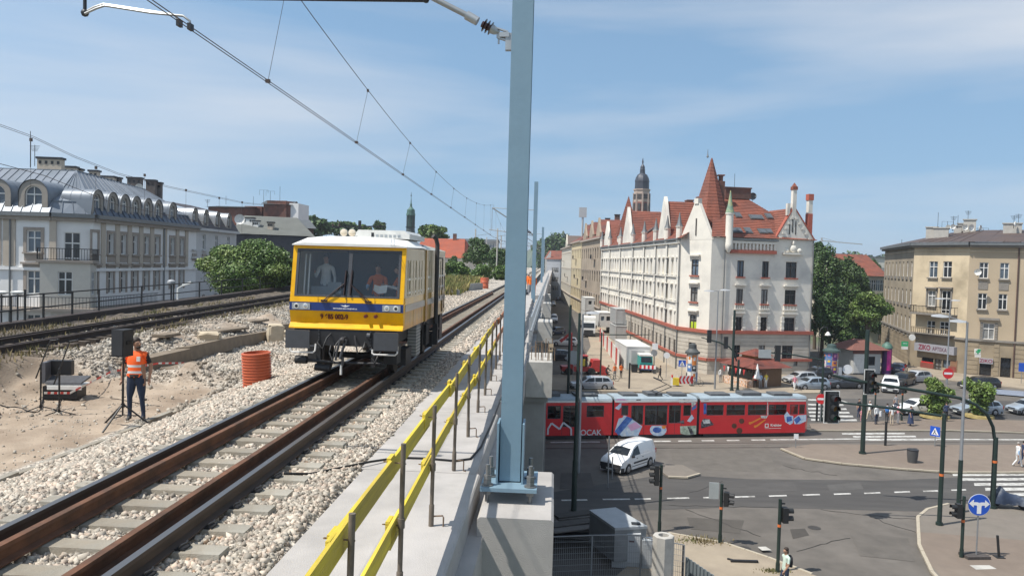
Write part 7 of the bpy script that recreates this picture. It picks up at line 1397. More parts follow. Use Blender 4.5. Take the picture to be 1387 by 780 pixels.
b=B(); zq=lrows[1][0]-1.32; b.prism([(FB[0]-7,FB[1]-.75,zq),(FB[0]-.5,FB[1]-1.9,zq),(FC[0]+1.3,FC[1]-2.0,zq),(FC[0]+1.2,FC[1]+9,zq),(FC[0]-.6,FC[1]+9,zq),(FC[0]-.1,FC[1]+.3,zq),(FB[0]-.5,FB[1]-.2,zq)],(0,0,.2)); lb.part('long_balcony_slab',b,LST); b=B()
rp_=[(FB[0]-7,FB[1]-.7),(FB[0]-.5,FB[1]-1.85),(FC[0]+1.25,FC[1]-1.95),(FC[0]+1.15,FC[1]+9)]
for i in range(3):
 a,c=Vector((*rp_[i],zq+1.15)),Vector((*rp_[i+1],zq+1.15)); b.bar(a,c,.05); b.bar(a-Vector((0,0,.85)),c-Vector((0,0,.85)),.04); n=int((c-a).length/.25)
 for k in range(n):q=a.lerp(c,k/n); b.bar(q-Vector((0,0,.95)),q,.025)
lb.part('long_balcony_railing',b,BLK)
for A,D,u in((FA,FB,fl(15,300)[0]),(FC,FD,FP(221,330,FC,FD)[0])):
 d=(Vector(D)-Vector(A)).normalized(); n_=Vector((d.y,-d.x)); q=Vector(A)+d*u+n_*.14; b=B(); b.cyl((q.x,q.y,S),(q.x,q.y,EV),.08,6); lb.part('drain_pipe',b,GUT)
def nrm2(A,D):d=(Vector(D)-Vector(A)).normalized(); return Vector((-d.y,d.x))
def pt(A,z,off):return Vector((A[0]+off[0],A[1]+off[1],z))
nF,nC,nL=nrm2(FA,FB),nrm2(FB,FC),nrm2(FC,FD)
ZM=EV+1.25; ZRG=fl(45,225)[1]+.35
oF,oC,oL=nF*.45,(nF+nL)*.35,nL*.45
lowA,lowB,lowC,lowD=pt(FA,EV+.23,-nF*.4),pt(FB,EV+.23,-nF*.3-nC*.15),pt(FC,EV+.23,-nL*.3-nC*.15),pt(FD,EV+.23,-nL*.4)
midA,midB,midC,midD=pt(FA,ZM,nF*.35),pt(FB,ZM,nF*.25+nC*.15),pt(FC,ZM,nL*.25+nC*.15),pt(FD,ZM,nL*.35)
rgA,rgB,rgD=pt(FA,ZRG,nF*6.5),Vector((FB[0]-1.9,FB[1]+6.3,ZRG)),pt(FD,ZRG-.3,nL*6.0)
b=B(); b.add([rgA,rgB,rgD,pt(FD,EV,nL*14),pt(FA,EV,nF*16)],[(0,1,2,3,4)]); lb.part('roof',b,ZINC)
def panels(a0,a1,c0,c1,n,m_,rows_=1):
 for k in range(n):
  for r_ in range(rows_):
   f0,f1=k/n,(k+1)/n; g0_,g1_=r_/rows_,(r_+1)/rows_; q=[a0 .lerp(a1,f).lerp(c0 .lerp(c1,f),g)for f,g in((f0,g0_),(f1,g0_),(f1,g1_),(f0,g1_))]; n3=(q[1]-q[0]).cross(q[2]-q[0]).normalized()
   if n3 .z<0:n3=-n3
   b=B(); j=n3*rnd.uniform(-.012,.012); b.poly([p+j for p in q]); b.bar(q[0]+n3*.03,q[3]+n3*.03,.04,.07,up=n3); lb.part('roof_panel',b,m_)
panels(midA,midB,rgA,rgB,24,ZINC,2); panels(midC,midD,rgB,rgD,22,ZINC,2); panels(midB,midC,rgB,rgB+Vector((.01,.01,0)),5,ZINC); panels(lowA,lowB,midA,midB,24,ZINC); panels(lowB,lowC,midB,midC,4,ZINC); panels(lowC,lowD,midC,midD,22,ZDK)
b=B()
for a,c in((midA,midB),(midB,midC),(midC,midD),(rgA,rgB),(rgB,rgD)):b.bar(a,c,.16,.12)
lb.part('roof_edge',b,ZINC)
DRS=mat('dormer_stone',(.30,.27,.235),.9,var=.1,sc=2)
def dormer(A,D,u,hw_,zb,zs,depth,big=1.0,fm=FRW,roof=ZINC,bd=None):
 bd=bd or lb; d=(Vector(D)-Vector(A)).normalized(); an=math.atan2(d.y,d.x); q=Vector(A)+d*u; loc=(q.x-bd.o.x,q.y-bd.o.y,zb-bd.o.z); h=zs-zb; N_=12
 arc=lambda r,z0=h:[(r*math.cos(math.pi*k/N_),z0+r*math.sin(math.pi*k/N_))for k in range(N_+1)]
 ro,ri=hw_+.42*big,hw_; b=B(); o_=[(ro,0)]+arc(ro)+[(-ro,0)]; i_=[(ri,.22)]+arc(ri)+[(-ri,.22)]
 for y0 in(-.12,):
  n=len(o_)
  for k in range(n-1):b.add([(o_[k][0],y0,o_[k][1]),(o_[k+1][0],y0,o_[k+1][1]),(i_[k+1][0],y0,i_[k+1][1]),(i_[k][0],y0,i_[k][1])],[(0,1,2,3)]); b.add([(i_[k][0],y0,i_[k][1]),(i_[k+1][0],y0,i_[k+1][1]),(i_[k+1][0],.2,i_[k+1][1]),(i_[k][0],.2,i_[k][1])],[(0,1,2,3)])
  b.add([(-ro,y0,0),(ro,y0,0),(ri,y0,.22),(-ri,y0,.22)],[(0,1,2,3)])
  for k in range(n-1):b.add([(o_[k][0],y0,o_[k][1]),(o_[k+1][0],y0,o_[k+1][1]),(o_[k+1][0],.4,o_[k+1][1]),(o_[k][0],.4,o_[k][1])],[(0,1,2,3)])
 dm=part(bd.t,'dormer',b,DRS,0,loc,an)
 b=B(); rr_=ro+.06; b.loft([[(x,-.05 if z<h else-.2,z)for x,z in[(rr_,-.2)]+arc(rr_)+[(-rr_,-.2)]],[(x,depth,z)for x,z in[(rr_,-.2)]+arc(rr_)+[(-rr_,-.2)]]],0,False,False)
 for yy_ in[k*.9 for k in range(int(depth/.9)+1)]:
  b.loft([[(x*1.03,yy_-.02,h+(z-h)*1.03)for x,z in arc(rr_)],[(x*1.03,yy_+.02,h+(z-h)*1.03)for x,z in arc(rr_)]],0,False,False)
 part(dm,'barrel_roof',b,roof,40)
 b=B(); b.box(-.035,.035,.05,.12,.22,h+ri); b.box(-ri,ri,.045,.12,h-.05,h+.05); f_=.09
 for k in range(N_):a0,a1=arc(ri)[k],arc(ri)[k+1]; c0,c1=arc(ri-f_)[k],arc(ri-f_)[k+1]; b.prism([(a0[0],.05,a0[1]),(a1[0],.05,a1[1]),(c1[0],.05,c1[1]),(c0[0],.05,c0[1])],(0,.07,0))
 b.box(-ri,-ri+f_,.05,.12,.22,h); b.box(ri-f_,ri,.05,.12,.22,h); b.box(-ri+f_,ri-f_,.05,.12,.22,.22+f_); part(dm,'window_frame',b,fm)
 b=B(); b.poly([(x,.13,z)for x,z in[(ri,.22)]+arc(ri)+[(-ri,.22)]]); part(dm,'pane',b,WGB)
for x in(46,-4):dormer(FA,FB,fl(x,280)[0],.72,EV+.25,EV+1.75,4.2,1.15)
for k_,x in enumerate((130.5,150.8,167.5,183,198.8,213,232.5)):dormer(FC,FD,FP(x,280,FC,FD)[0],.52,EV+.25,EV+1.55,2.6 if k_==0 else 3.2,.8)
CHM=mat('beige_chimney',(.45,.38,.30),.9,var=.15,sc=2)
def chim(bd,c,sx,sy,h,slots=4,rz=0,m_=None,down=3):
 b=B(); b.obox(c+Vector((0,0,(h-down)/2)),(sx,sy,h+down),rz); ch=bd.part('chimney',b,m_ or CHM); b=B(); b.obox(c+Vector((0,0,h+.1)),(sx+.2,sy+.2,.2),rz); M_=Matrix.Rotation(rz,3,'Z')
 for k in range(slots):q=M_@Vector((-sx/2+sx*(k+.5)/slots,-sy/2-.01,h-.32)); b.obox(c+q,(.22,.05,.3),rz)
 b.v=[(x-bd.o.x,y-bd.o.y,z-bd.o.z)for x,y,z in b.v]; part(ch,'cap',b,DARKM)
for x,y,Y,sx,h in((69,234,71.5,2.2,1.25),(95,238,76,1.3,.75),(107,239,77,.6,.6),(128,244,80,.9,.85),(146,248,85,1.6,.6),(158,249,86,.9,.55),(183,255,90,1.6,1.1),(205,260,93,1.1,1.3),(214,261,94,.9,1.1)):
 p=W(x,y,Y); chim(lb,p,sx,.7,h,max(2,int(sx*2.2)),.15,CHM if x<150 else mat('dark_chimney',(.13,.11,.10),.9,var=.3))
antenna('comb aerial beside the big beige chimney on the zinc roof',W(47,225,71),2.0,0); antenna('thin rod aerial on the zinc roof edge',W(41,227,70),3.4,2)
dish('white dish by the chimneys on the zinc roof',W(189,256,89),.5,.3)
lb2=Bld('tenement_house','second pale tenement in the row with a dark mansard and small round dormers','building',FD)
EV2=FP(290,312.5,FD,FE)[1]; r2=[(FP(276,338,FD,FE)[1],FP(276,318,FD,FE)[1]),(FP(276,372,FD,FE)[1],FP(276,356,FD,FE)[1])]; r2+=[(r2[1][0]-3.7,r2[1][1]-3.7)]; u2=[FP(x,330,FD,FE)[0]for x in(263,276.3,293.2,309.3)]
G2W=mat('grey_render',(.54,.53,.515),.88,var=.07,sc=.8); lb2 .face(FD,FE,S,EV2,[(u-.45,u+.45,z0,z1,'T',WGL,FRW)for u in u2 for z0,z1 in r2],G2W,fm=FRW,dep=.25); lb2 .bar(FD,FE,EV2-.15,EV2+.15,.45,G2W,'cornice')
for u in u2:lb2 .boxes(FD,FE,[(u-.7,u+.7,r2[1][1]+.5,r2[1][1]+.7,.35),(u-.65,u+.65,r2[0][0]-.2,r2[0][0],.25)],G2W,'window_hood'); lb2 .boxes(FD,FE,[(u-.55,u+.55,r2[0][0]-1.3,r2[0][0]-.5,.1)],LST,'apron_panel')
nE=nrm2(FD,FE); MDK=mat('dark_mansard',(.045,.04,.045),.7,var=.2,sc=2); b=B(); b.add([pt(FD,EV2+.16,-nE*.3),pt(FE,EV2+.16,-nE*.3),pt(FE,EV2+2.3,nE*1.0),pt(FD,EV2+2.3,nE*1.0)],[(0,1,2,3)]); b.add([pt(FD,EV2+2.3,nE*1.0),pt(FE,EV2+2.3,nE*1.0),pt(FE,EV2+3.4,nE*6),pt(FD,EV2+3.4,nE*6)],[(0,1,2,3)]); b.add([pt(FE,EV2,-nE*.1),pt(FE,EV2,nE*8),pt(FE,EV2+3.4,nE*6),pt(FE,EV2+2.3,nE*1.0)],[(0,1,2,3)]); lb2 .part('roof',b,MDK)
for x in(262.5,277.5,293.5,309):dormer(FD,FE,FP(x,295,FD,FE)[0],.42,EV2+.3,EV2+1.55,1.8,.75,bd=lb2,roof=mat('pale_zinc',(.45,.46,.47),.4,.5))
b=B(); b.add([(FE[0],FE[1],S),(FE[0]-9,FE[1]+.5,S),(FE[0]-9,FE[1]+.5,EV2),(FE[0],FE[1],EV2)],[(0,1,2,3)]); lb2 .part('end_wall',b,G2W)
# houses behind
def house(name,label,px0,px1,ytop,ybase_z,Y,dep,wall,roofm,ridge,wins=(),rot=0,zt=None,cat='building',hip=0.0,gable=False):
 a,c=W(px0,ytop,Y),W(px1,ytop,Y); zt=(a.z+c.z)/2 if zt is None else zt; bd=Bld(name,label,cat,(a.x,a.y)); d=(Vector((c.x,c.y))-Vector((a.x,a.y))); d.rotate(Matrix.Rotation(rot,2)); A=(a.x,a.y); D=(a.x+d.x,a.y+d.y); n_=Vector((-d.y,d.x)).normalized(); L_=d.length
 A2,D2=(A[0]+n_.x*dep,A[1]+n_.y*dep),(D[0]+n_.x*dep,D[1]+n_.y*dep)
 bd.face(A,D,ybase_z,zt,[(L_*u-w_,L_*u+w_,z0,z1,'T')for u,w_,z0,z1 in wins],wall,fm=FRW); bd.face(D,D2,ybase_z,zt,[],wall); bd.face(A2,A,ybase_z,zt,[],wall); bd.face(D2,A2,ybase_z,zt,[],wall)
 dd=d.normalized(); b=B(); e=.4; P0=[Vector((q[0],q[1],zt))+Vector((s1*dd.x*e+s2*n_.x*e,s1*dd.y*e+s2*n_.y*e,.02))for q,s1,s2 in((A,-1,-1),(D,1,-1),(D2,1,1),(A2,-1,1))]; h=L_*hip
 ra=(P0[0]+P0[3])/2+Vector((dd.x*h,dd.y*h,ridge)); rb_=(P0[1]+P0[2])/2-Vector((dd.x*h,dd.y*h,-ridge))
 courses(b,P0[0],P0[1],rb_,ra,.5,.03); courses(b,P0[2],P0[3],ra,rb_,.5,.03)
 if hip:courses(b,P0[1],P0[2],rb_,rb_,.5,.03); courses(b,P0[3],P0[0],ra,ra,.5,.03)
 bd.part('roof',b,roofm)
 if not hip:
  b=B(); b.add([P0[1]-Vector((dd.x*e,dd.y*e,0)),P0[2]-Vector((dd.x*e,dd.y*e,0)),rb_-Vector((dd.x*e,dd.y*e,0))],[(0,1,2)]); b.add([P0[0]+Vector((dd.x*e,dd.y*e,0)),P0[3]+Vector((dd.x*e,dd.y*e,0)),ra+Vector((dd.x*e,dd.y*e,0))],[(0,1,2)]); bd.part('gable',b,wall)
 return bd
GRF=mat('grey_felt_roof',(.15,.155,.14),.85,var=.15,sc=.6); DKW=mat('sooty_wall',(.07,.07,.08),.9,var=.2)
h1=house('brick_house','grey roofed low house with white chimneys beside the dark mansard',317,418,318,S,112,14,DKW,GRF,3.1,[(u,.5,-1.5,.6)for u in(.12,.27,.42,.58,.72,.86)],rot=R(24),hip=.18)
for x,y,w_ in((333,305,2.6),(347,309,.9),(367,311,.8)):chim(h1,W(x,y,116),w_,.8,1.0,3,0,WHT if x<360 else CHM,1.5)
dish('white dish by the white chimney on the grey roof',W(325,298,112),.75,.2)
h2=house('brick_house','dark red brick house with stepped top and aerials above the grey roof',357,392,277,S,138,12,BRICK,LEAD,1.1,[],rot=R(12)); b=B(); p=W(392,276,139); b.box(p.x,p.x+1.7,p.y,p.y+6,p.z-6,p.z+.1); h2 .part('pale_side_shaft',b,mat('pale_render',(.5,.475,.435)))
b=B()
for x,y0,w_,h in((343,282,3.2,1.2),(330,285,3.4,.9),(375,274,3.6,1.0)):p=W(x,y0,138.5); b.box(p.x-w_/2,p.x+w_/2,p.y,p.y+5,p.z-7,p.z+h*.3)
h2 .part('parapet',b,BRICK)
h3=house('brick_house','long dark brick block with a flat parapet behind the second tenement',282,328,281,S,132,10,BRICK,LEAD,.5,[(.3,.5,6,7.6),(.5,.5,6,7.6),(.75,.5,6,7.6)])
h4=house('brick_house','small brick house with a sloping slate roof left of the yellow rail car',392,424,309,S,120,10,BRICK,LEAD,1.6,[],rot=R(30))
for k,(x,y,Y,h,kd_)in enumerate(((343,278,138,1.6,2),(357,274,138,2.2,1),(366,274,138,2.0,1),(379,272,138,2.6,2),(281,281,130,1.4,0),(306,277,132,1.5,2))):antenna(['rod aerial on the low end of the brick house','frame aerial left on the brick house','second frame aerial on the brick house','tall rod aerial on the brick house top','comb aerial at the left end of the long brick block','rod aerial on the long brick block'][k],W(x,y,Y),h,kd_)
h5=house('white_house','white house with a bright red hipped roof behind the railway weeds',556,628,349,-6,150,12,WALLW,mat('bright_red_roof',(.30,.08,.045),.8,var=.1,sc=1,c2=(.36,.085,.04),c2amt=.4),3.9,[(.8,.5,-1.2,1.2),(.92,.35,-1.2,1.2),(.62,.5,-1.2,1.2)],rot=R(-6),hip=.13)
b=B(); p=W(616,324,155); b.obox(p,(.7,.7,2.2)); h5 .part('chimney',b,BRICK)
house('apartment_block','pale grey apartment block half hidden behind the dark trees right of the red roof',618,672,327,-6,260,14,mat('faded_grey_render',(.34,.35,.36),.9),LEAD,1.0,[(u,.9,z,z+1.6)for u in(.1,.3,.5,.7,.9)for z in(1,4,7)])
house('apartment_block','faded pale block beyond the overhead lines near the near mast',668,700,338,-6,330,14,mat('faded_grey_render',(.34,.35,.36)),LEAD,.8,[(u,1.0,z,z+1.8)for u in(.15,.4,.65,.9)for z in(1,4.5)])
CU=mat('copper_green_roof',(.09,.20,.15),.6,.1,var=.25,sc=1,c2=(.06,.10,.09),c2amt=.5,c2sc=.8); CUD=mat('dark_copper',(.045,.06,.06),.6,var=.3,sc=1)
p=W(555.5,330,210); z_=lambda y:W(555.5,y,210).z; rs_=1/1040*210
ch=thing('church_spire','slender green copper church spire rising behind the yellow rail car roof','church spire',(p.x,p.y,S))
def lat(t,nm,prof,m_,n=10):b=B(); b.lathe([(r_*rs_,z_(y)-S)for r_,y in prof],n); part(t,nm,b,m_,30)
lat(ch,'tower',[(8.5,440),(8.5,321),(9,320)],BRICK,8); lat(ch,'base_roof',[(9,320),(6.5,315),(6,312),(5.8,309),(7,307.5)],CUD); lat(ch,'lantern_core',[(3.2,307.5),(3.2,292)],CU)
b=B()
for k in range(8):a=k*.7854; b.cyl((5*rs_*math.cos(a),5*rs_*math.sin(a),z_(307.5)-S),(5*rs_*math.cos(a),5*rs_*math.sin(a),z_(292)-S),.18,5)
part(ch,'lantern_columns',b,CUD); lat(ch,'dome',[(6.2,292),(6.4,290.5),(5.4,288),(5.6,286.5),(5.2,284),(2.4,281.5),(1.4,279),(1.6,277.5),(.8,275),(.45,270),(.3,266)],CU); lat(ch,'cross_ball',[(.3,266),(1.1,265),(.3,264),(.25,260.5)],CUD)
TBR=mat('tower_brick',(.23,.09,.068),.9,var=.15,sc=.8); TST=mat('tower_stone',(.42,.33,.27),.9,var=.08); TMD=mat('tower_slate',(.045,.05,.065),.5,.2,var=.2)
p=W(867,330,255); z_=lambda y:W(867,y,255).z; rs_=255/1040; tw=thing('church_tower','brick and stone church tower with a dark bulbous helmet above the red roofs','church tower',(p.x,p.y,S))
lat(tw,'shaft',[(12.5,460),(12.5,288)],TBR,8); lat(tw,'middle_shaft',[(11.5,288),(11.2,274)],TBR,8); lat(tw,'belfry',[(10.8,274),(10.4,262),(10.4,259),(11.4,258),(11.4,256.5)],TST,8)
b=B(); 
for k in range(8):
 a=k*.7854+.3927
 for z0,z1,r_ in((288,262,10.9),(300,288,12.3)):
  b.bar((r_*rs_*math.cos(a-.3927),r_*rs_*math.sin(a-.3927),z_(z0)-S),(r_*rs_*math.cos(a-.3927)*.96,r_*rs_*math.sin(a-.3927)*.96,z_(z1)-S),.5,.5)
part(tw,'stone_corner',b,TST); b=B()
for k in range(8):
 a=k*.7854+.3927
 for da in(-.17,.17):c,s_=math.cos(a+da)*10.1*rs_*.955,math.sin(a+da)*10.1*rs_*.955; b.obox((c,s_,(z_(270)+z_(263.5))/2-S),(.9,.5,z_(263.5)-z_(270)),a+1.5708)
 for yb,yt in((285,276),):c,s_=math.cos(a)*11.2*rs_*.93,math.sin(a)*11.2*rs_*.93; b.obox((c,s_,(z_(yb)+z_(yt))/2-S),(1.0,.5,z_(yt)-z_(yb)),a+1.5708)
part(tw,'opening',b,FRD); lat(tw,'helmet',[(9.6,256.4),(9.4,247),(9.8,246.5),(9.6,245),(8.6,241),(6.5,237),(3.6,235),(3.3,230),(3.4,229.5),(3.0,229),(3.1,226.5),(2.2,224.5),(1.0,223),(.8,221.5),(1.2,219.5),(.7,217),(.25,214)],TMD,8)
# houses further down the side street
def row_house(label,pxn,Yn,pxf,Yf,ytop,wall,roofm,rise,nw,nr,gab=0,setb=0,seed=1):
 xn=W(pxn,360,Yn).x; xf=W(pxf,360,Yf).x; zt=W(pxn,ytop,Yn).z; A,D=(xf,Yf),(xn,Yn); bd=Bld('street_house',label,'building',D); L_=(Vector(D)-Vector(A)).length; n_=nrm2(A,D); h=(zt-S-3.6)/nr
 ws=[(L_*(k+.5)/nw-.6,L_*(k+.5)/nw+.6,S+4.3+h*r,S+4.3+h*r+min(2.2,h*.62),'T')for k in range(nw)for r in range(nr)]+[(L_*(k+.5)/nw-.7,L_*(k+.5)/nw+.7,S+.6,S+3.2,'T')for k in range(nw)]
 bd.face(A,D,S,zt,ws,wall,fm=FRD); dp=12; A2,D2=(A[0]+n_.x*dp,A[1]+n_.y*dp),(D[0]+n_.x*dp,D[1]+n_.y*dp); bd.face(D,D2,S,zt,[],wall); bd.face(A2,A,S,zt,[],wall)
 bd.bar(A,D,zt-.3,zt+.1,.6,LST,'cornice'); bd.bar(A,D,S+3.7,S+3.95,.3,LST,'string_course')
 for r in range(nr):bd.boxes(A,D,[(q[0]-.2,q[1]+.2,q[3]+.15,q[3]+.35,.35)for q in ws if abs(q[2]-(S+4.3+h*r))<.01],LST,'window_hood',each=False)
 g_=random.Random(seed)
 for r in range(1,nr):
  u=L_*g_.choice((.3,.5,.7)); z=S+4.2+h*r; bd.boxes(A,D,[(u-1.4,u+1.4,z-.25,z-.05,1.0)],LST,'balcony_slab'); bd.boxes(A,D,[(u-1.4+.25*k,u-1.35+.25*k,z-.049,z+.85,.98,-.93)for k in range(12)]+[(u-1.4,u+1.42,z+.85,z+.92,.99,-.92)],BLK,'balcony_railing',each=False)
 b=B(); o3=lambda q,z,k=0:Vector((q[0]-n_.x*.5*(1-k)+n_.x*dp*.5*k,q[1]-n_.y*.5*(1-k)+n_.y*dp*.5*k,z)); courses(b,o3(A,zt+.1),o3(D,zt+.1),o3(D,zt+rise,1),o3(A,zt+rise,1),.6,.04); b.add([o3(A,zt+rise,1),o3(D,zt+rise,1),Vector((D2[0],D2[1],zt)),Vector((A2[0],A2[1],zt))],[(0,1,2,3)]); bd.part('roof',b,roofm)
 b=B(); b.add([Vector((D[0],D[1],zt)),Vector((D2[0],D2[1],zt)),o3(D,zt+rise-.1,1)],[(0,1,2)]); bd.part('gable',b,wall)
 d=(Vector(D)-Vector(A)).normalized()
 for k in range(gab):
  u=L_*(k+.5)/gab; w_=min(3.2,L_/gab*.42); q=Vector(A)+d*u; b=B(); f=lambda du,z,o=0:Vector((q.x+d.x*du+n_.x*o,q.y+d.y*du+n_.y*o,z)); b.prism([f(-w_,zt-.2,-.1),f(w_,zt-.2,-.1),f(w_,zt+1.2,-.1),f(.8,zt+3.4,-.1),f(0,zt+4.6,-.1),f(-.8,zt+3.4,-.1),f(-w_,zt+1.2,-.1)],Vector((n_.x,n_.y,0))*.5); bd.part('street_gable',b,wall)
  b=B(); courses(b,f(-w_-.1,zt+1.1,.3),f(-w_-.1,zt+1.1,5),f(0,zt+4.2,5),f(0,zt+4.2,.3)); courses(b,f(w_+.1,zt+1.1,5),f(w_+.1,zt+1.1,.3),f(0,zt+4.2,.3),f(0,zt+4.2,5)); bd.part('gable_roof',b,roofm)
 for k in range(2):q=Vector(A)+d*L_*(.3+.4*k)+n_*5; chim(bd,Vector((q.x,q.y,zt+rise-.2)),1.2,.8,1.6,2,0,BRICK)
 return bd
SB1=mat('brown_stucco',(.36,.29,.215),.9,var=.12,sc=.6,c2=(.26,.21,.155),c2amt=.4,c2sc=.3); SB2=mat('yellow_stucco',(.52,.43,.27),.9,var=.1,sc=.6); SB3=mat('cream_stucco',(.53,.49,.41),.9,var=.1,sc=.6)
row_house('brown stucco street house with red gables next to the long white facade',814.5,170,787.5,208,321,SB1,TILED,4.2,9,3,3,seed=3)
row_house('yellow stucco street house with a dark red roof beyond the brown one',787,209,774,238,326,SB2,TILED,4.0,6,3,0,seed=5)
row_house('cream street house with white trim, last in the row before the end house',773.5,239,760.5,296,333,SB3,mat('dull_roof',(.16,.12,.10),.9),3.0,9,3,1,seed=6)
eh=house('end_house','white end house with a red roof closing the view down the side street',738.5,760,351,S,300,14,mat('grey_blue_render',(.40,.42,.45),.9),TILE,3.4,[(u,.7,z,z+1.8)for u in(.55,.78)for z in(-1,-4.6,-8)],rot=R(-14)); 
a=W(738.3,351,299.6); c=W(746,351,301.5); b=B(); b.prism([(a.x,a.y,S),(c.x,c.y-1.2,S),(c.x,c.y-1.2,W(746,339,300).z),(a.x,a.y,W(739,351,300).z)],(.05,.5,0)); eh.part('white_gable_wall',b,WHT)
b=B(); p=W(788.5,320,205); b.cyl(p,p+Vector((0,0,5)),.3,6); b.box(p.x-1,p.x+1,p.y-.4,p.y+.4,p.z+5,p.z+7.6); solo('antenna_mast',b,mat('pale_grey_metal',(.4,.41,.42),.6),'grey mobile phone mast standing on the brown street house roof','antenna')
h7=house('street_house','pale house with white pilasters and a red roof left of the pharmacy building',1150,1206,374,S,150,14,mat('pale_yellow_render',(.50,.45,.36),.9),TILE,4.2,[(u,.45,z,z+2.1)for u in(.08,.2,.32,.44,.56,.68,.8,.92)for z in(-1,-5.2)],rot=R(12))
h8=house('apartment_block','long pale apartment block on the skyline between trees and pharmacy',1160,1206,349,-1,250,12,mat('pale_block',(.52,.50,.45),.9),LEAD,.4,[(u,.8,z,z+1.5)for u in(.1,.25,.4,.55,.7,.85)for z in(2.5,)])
h9=house('warehouse','low pale industrial roof seen above the trees right of the white building',1128,1170,347,-8,290,30,mat('pale_block',(.52,.50,.45)),LEAD,1.2,[])
b=B(); p0,p1=W(1112,326,420),W(1168,331,420); b.bar(p0,p1,.5); b.bar(W(1113,330,420)-Vector((0,0,25)),W(1113,322,420),.8); b.bar(W(1113,322,420),W(1135,328,420),.2); solo('tower_crane',b,mat('crane_grey',(.4,.4,.4),.6),'thin grey tower crane jib on the right skyline','crane')
# trees and greenery
def blobtree(name,label,px0,px1,ytop,ybot,Y,n,leaf,mi,seed,group=None,zg=None,trunk=.22):
 a,c=W(px0,(ytop+ybot)/2,Y),W(px1,(ytop+ybot)/2,Y); top=W((px0+px1)/2,ytop,Y).z; bot=W((px0+px1)/2,ybot,Y).z; zg=S if zg is None else zg; rx=(c.x-a.x)/2; x=(a.x+c.x)/2
 return tree(name,label,(x,Y,zg),top-zg,(rx,rx*.9,(top-bot)/2),n,leaf,mi,seed,group,trunk,crown_z=(top+bot)/2-zg)
blobtree('leafy_tree','large bright green bushy tree between the tenements and the yellow rail car',264,404,322,420,62,60000,.19,0,11,trunk=.25)
blobtree('leafy_tree','dark green tree low behind the bright bushy one',345,405,350,408,72,4500,.36,1,12)
for k,(x0,x1,y0,y1,Y,mi)in enumerate(((404,448,291,325,170,1),(440,486,297,325,180,1),(505,523,299,318,190,1),(563,606,304,334,175,0),(480,505,304,322,200,0))):
 blobtree('far_tree',['dark tree on the skyline left of the rail car roof','rounded tree on the skyline above the rail car windscreen','small tree on the skyline left of the green spire','feathery tree right of the green spire','low tree behind the roof lamps of the rail car'][k],x0,x1,y0,y1,Y,2600,.75,mi,20+k,'trees on the skyline behind the rail car')
for k,(x0,x1,y0,y1,Y,mi)in enumerate(((629,664,318,366,125,1),(655,688,333,372,140,1),(672,702,338,374,190,1),(600,636,352,384,105,0),(636,668,356,386,100,0),(662,696,358,384,118,0),(604,622,346,372,118,1))):
 blobtree('lineside_tree',['tall dark tree right of the red roofed house','dark rounded tree second from the red roofed house','dim tree nearest the near mast','pale green bush under the red roofed house','low leafy bush in the middle of the weeds','low leafy bush at the right end of the weeds','dark bush against the white house wall'][k],x0,x1,y0,y1,Y,5200,.34,mi,40+k,'trees and bushes along the railway',zg=-1.0,trunk=.16)
for k,(x0,x1,y0,y1,Y,mi)in enumerate(((1172,1214,388,462,150,1),(1120,1178,352,430,132,1),(1142,1186,405,470,124,1),(1092,1142,330,430,122,1),(1118,1168,345,440,128,1),(1100,1150,395,478,118,1),(1140,1180,362,430,140,1),(1148,1204,392,446,112,0),(1130,1170,425,480,116,1),(1160,1196,350,392,190,1),(1096,1120,325,372,135,1))):
 blobtree('street_tree',['dark tree half hidden by the left wall of the pharmacy building','dark tree filling the gap before the pale red roofed house','low dark tree behind the white shuttered kiosk','tall dark tree against the right wall of the white building','second dark tree right of the white building','low dark tree over the parked cars by the white building','dim tree between the dark trees and the red roof','bright green tree leaning before the pharmacy side wall','shaded tree behind the white newspaper kiosk','far dim tree below the long pale block','topmost dark crown right behind the white building'][k],x0,x1,y0,y1,Y,9500,.36,mi,60+k,'trees between the white building and the pharmacy',trunk=.25)
def wood(name,px0,px1,ytop,Y,n,leaf,seed,dz=26,mi=1):
 g=random.Random(seed); bl=[]; a,c=W(px0,ytop,Y),W(px1,ytop,Y); m_=max(6,int((c.x-a.x)/7))
 for k in range(m_):
  f_=(k+.5)/m_; x=a.x+(c.x-a.x)*f_; top=a.z+(c.z-a.z)*f_-abs(f_-.45)**2*9+g.uniform(-2,1.5)
  for q in range(4):r_=g.uniform(4,7); bl.append((x+g.uniform(-4,4),Y+q*5-6,top-r_-q*5.5,r_*1.1,r_,r_))
 v,f=leaves(bl,n,leaf,seed); o=link(name,npmesh(name,v,f,LEAF[mi])); o['kind']='stuff'; return o
wood('wooded_hill',724,792,319,400,12000,1.9,91); wood('far_wood',560,712,349,520,6000,2.4,92); wood('far_wood',1098,1215,341,480,8000,2.4,93); wood('far_wood',380,560,318,420,7000,2.2,94)
b=B()
for x0,x1,Y,h in((-900,-120,900,26),(-150,260,1200,30),(200,1100,950,24)):
 n=24; pts=[(x0+(x1-x0)*k/n,Y,h*(.55+.45*math.sin(k*.9+x0))+4)for k in range(n+1)]; b.loft([[(x,y,S-1)for x,y,z in pts],[(x,y+40,z)for x,y,z in pts],[(x,y+140,z*.8)for x,y,z in pts]],0,False,False)
struct('hills',b,mat('hill_green',(.10,.13,.09),.95,var=.2,sc=.02))
def gx_w(g,n):
 y=g.uniform(60,112,n); x=-7.6-g.uniform(0,1,n)**1.4*9-(y-58)*.035; return x,y
WEED=mat('weed_green',(.12,.16,.04),.85,var=.3,sc=.5,island=.5,c2=(.30,.23,.09),c2amt=.5,c2sc=.35)
blades('weeds',14000,gx_w,WEED,(.35,1.15),8,.07)
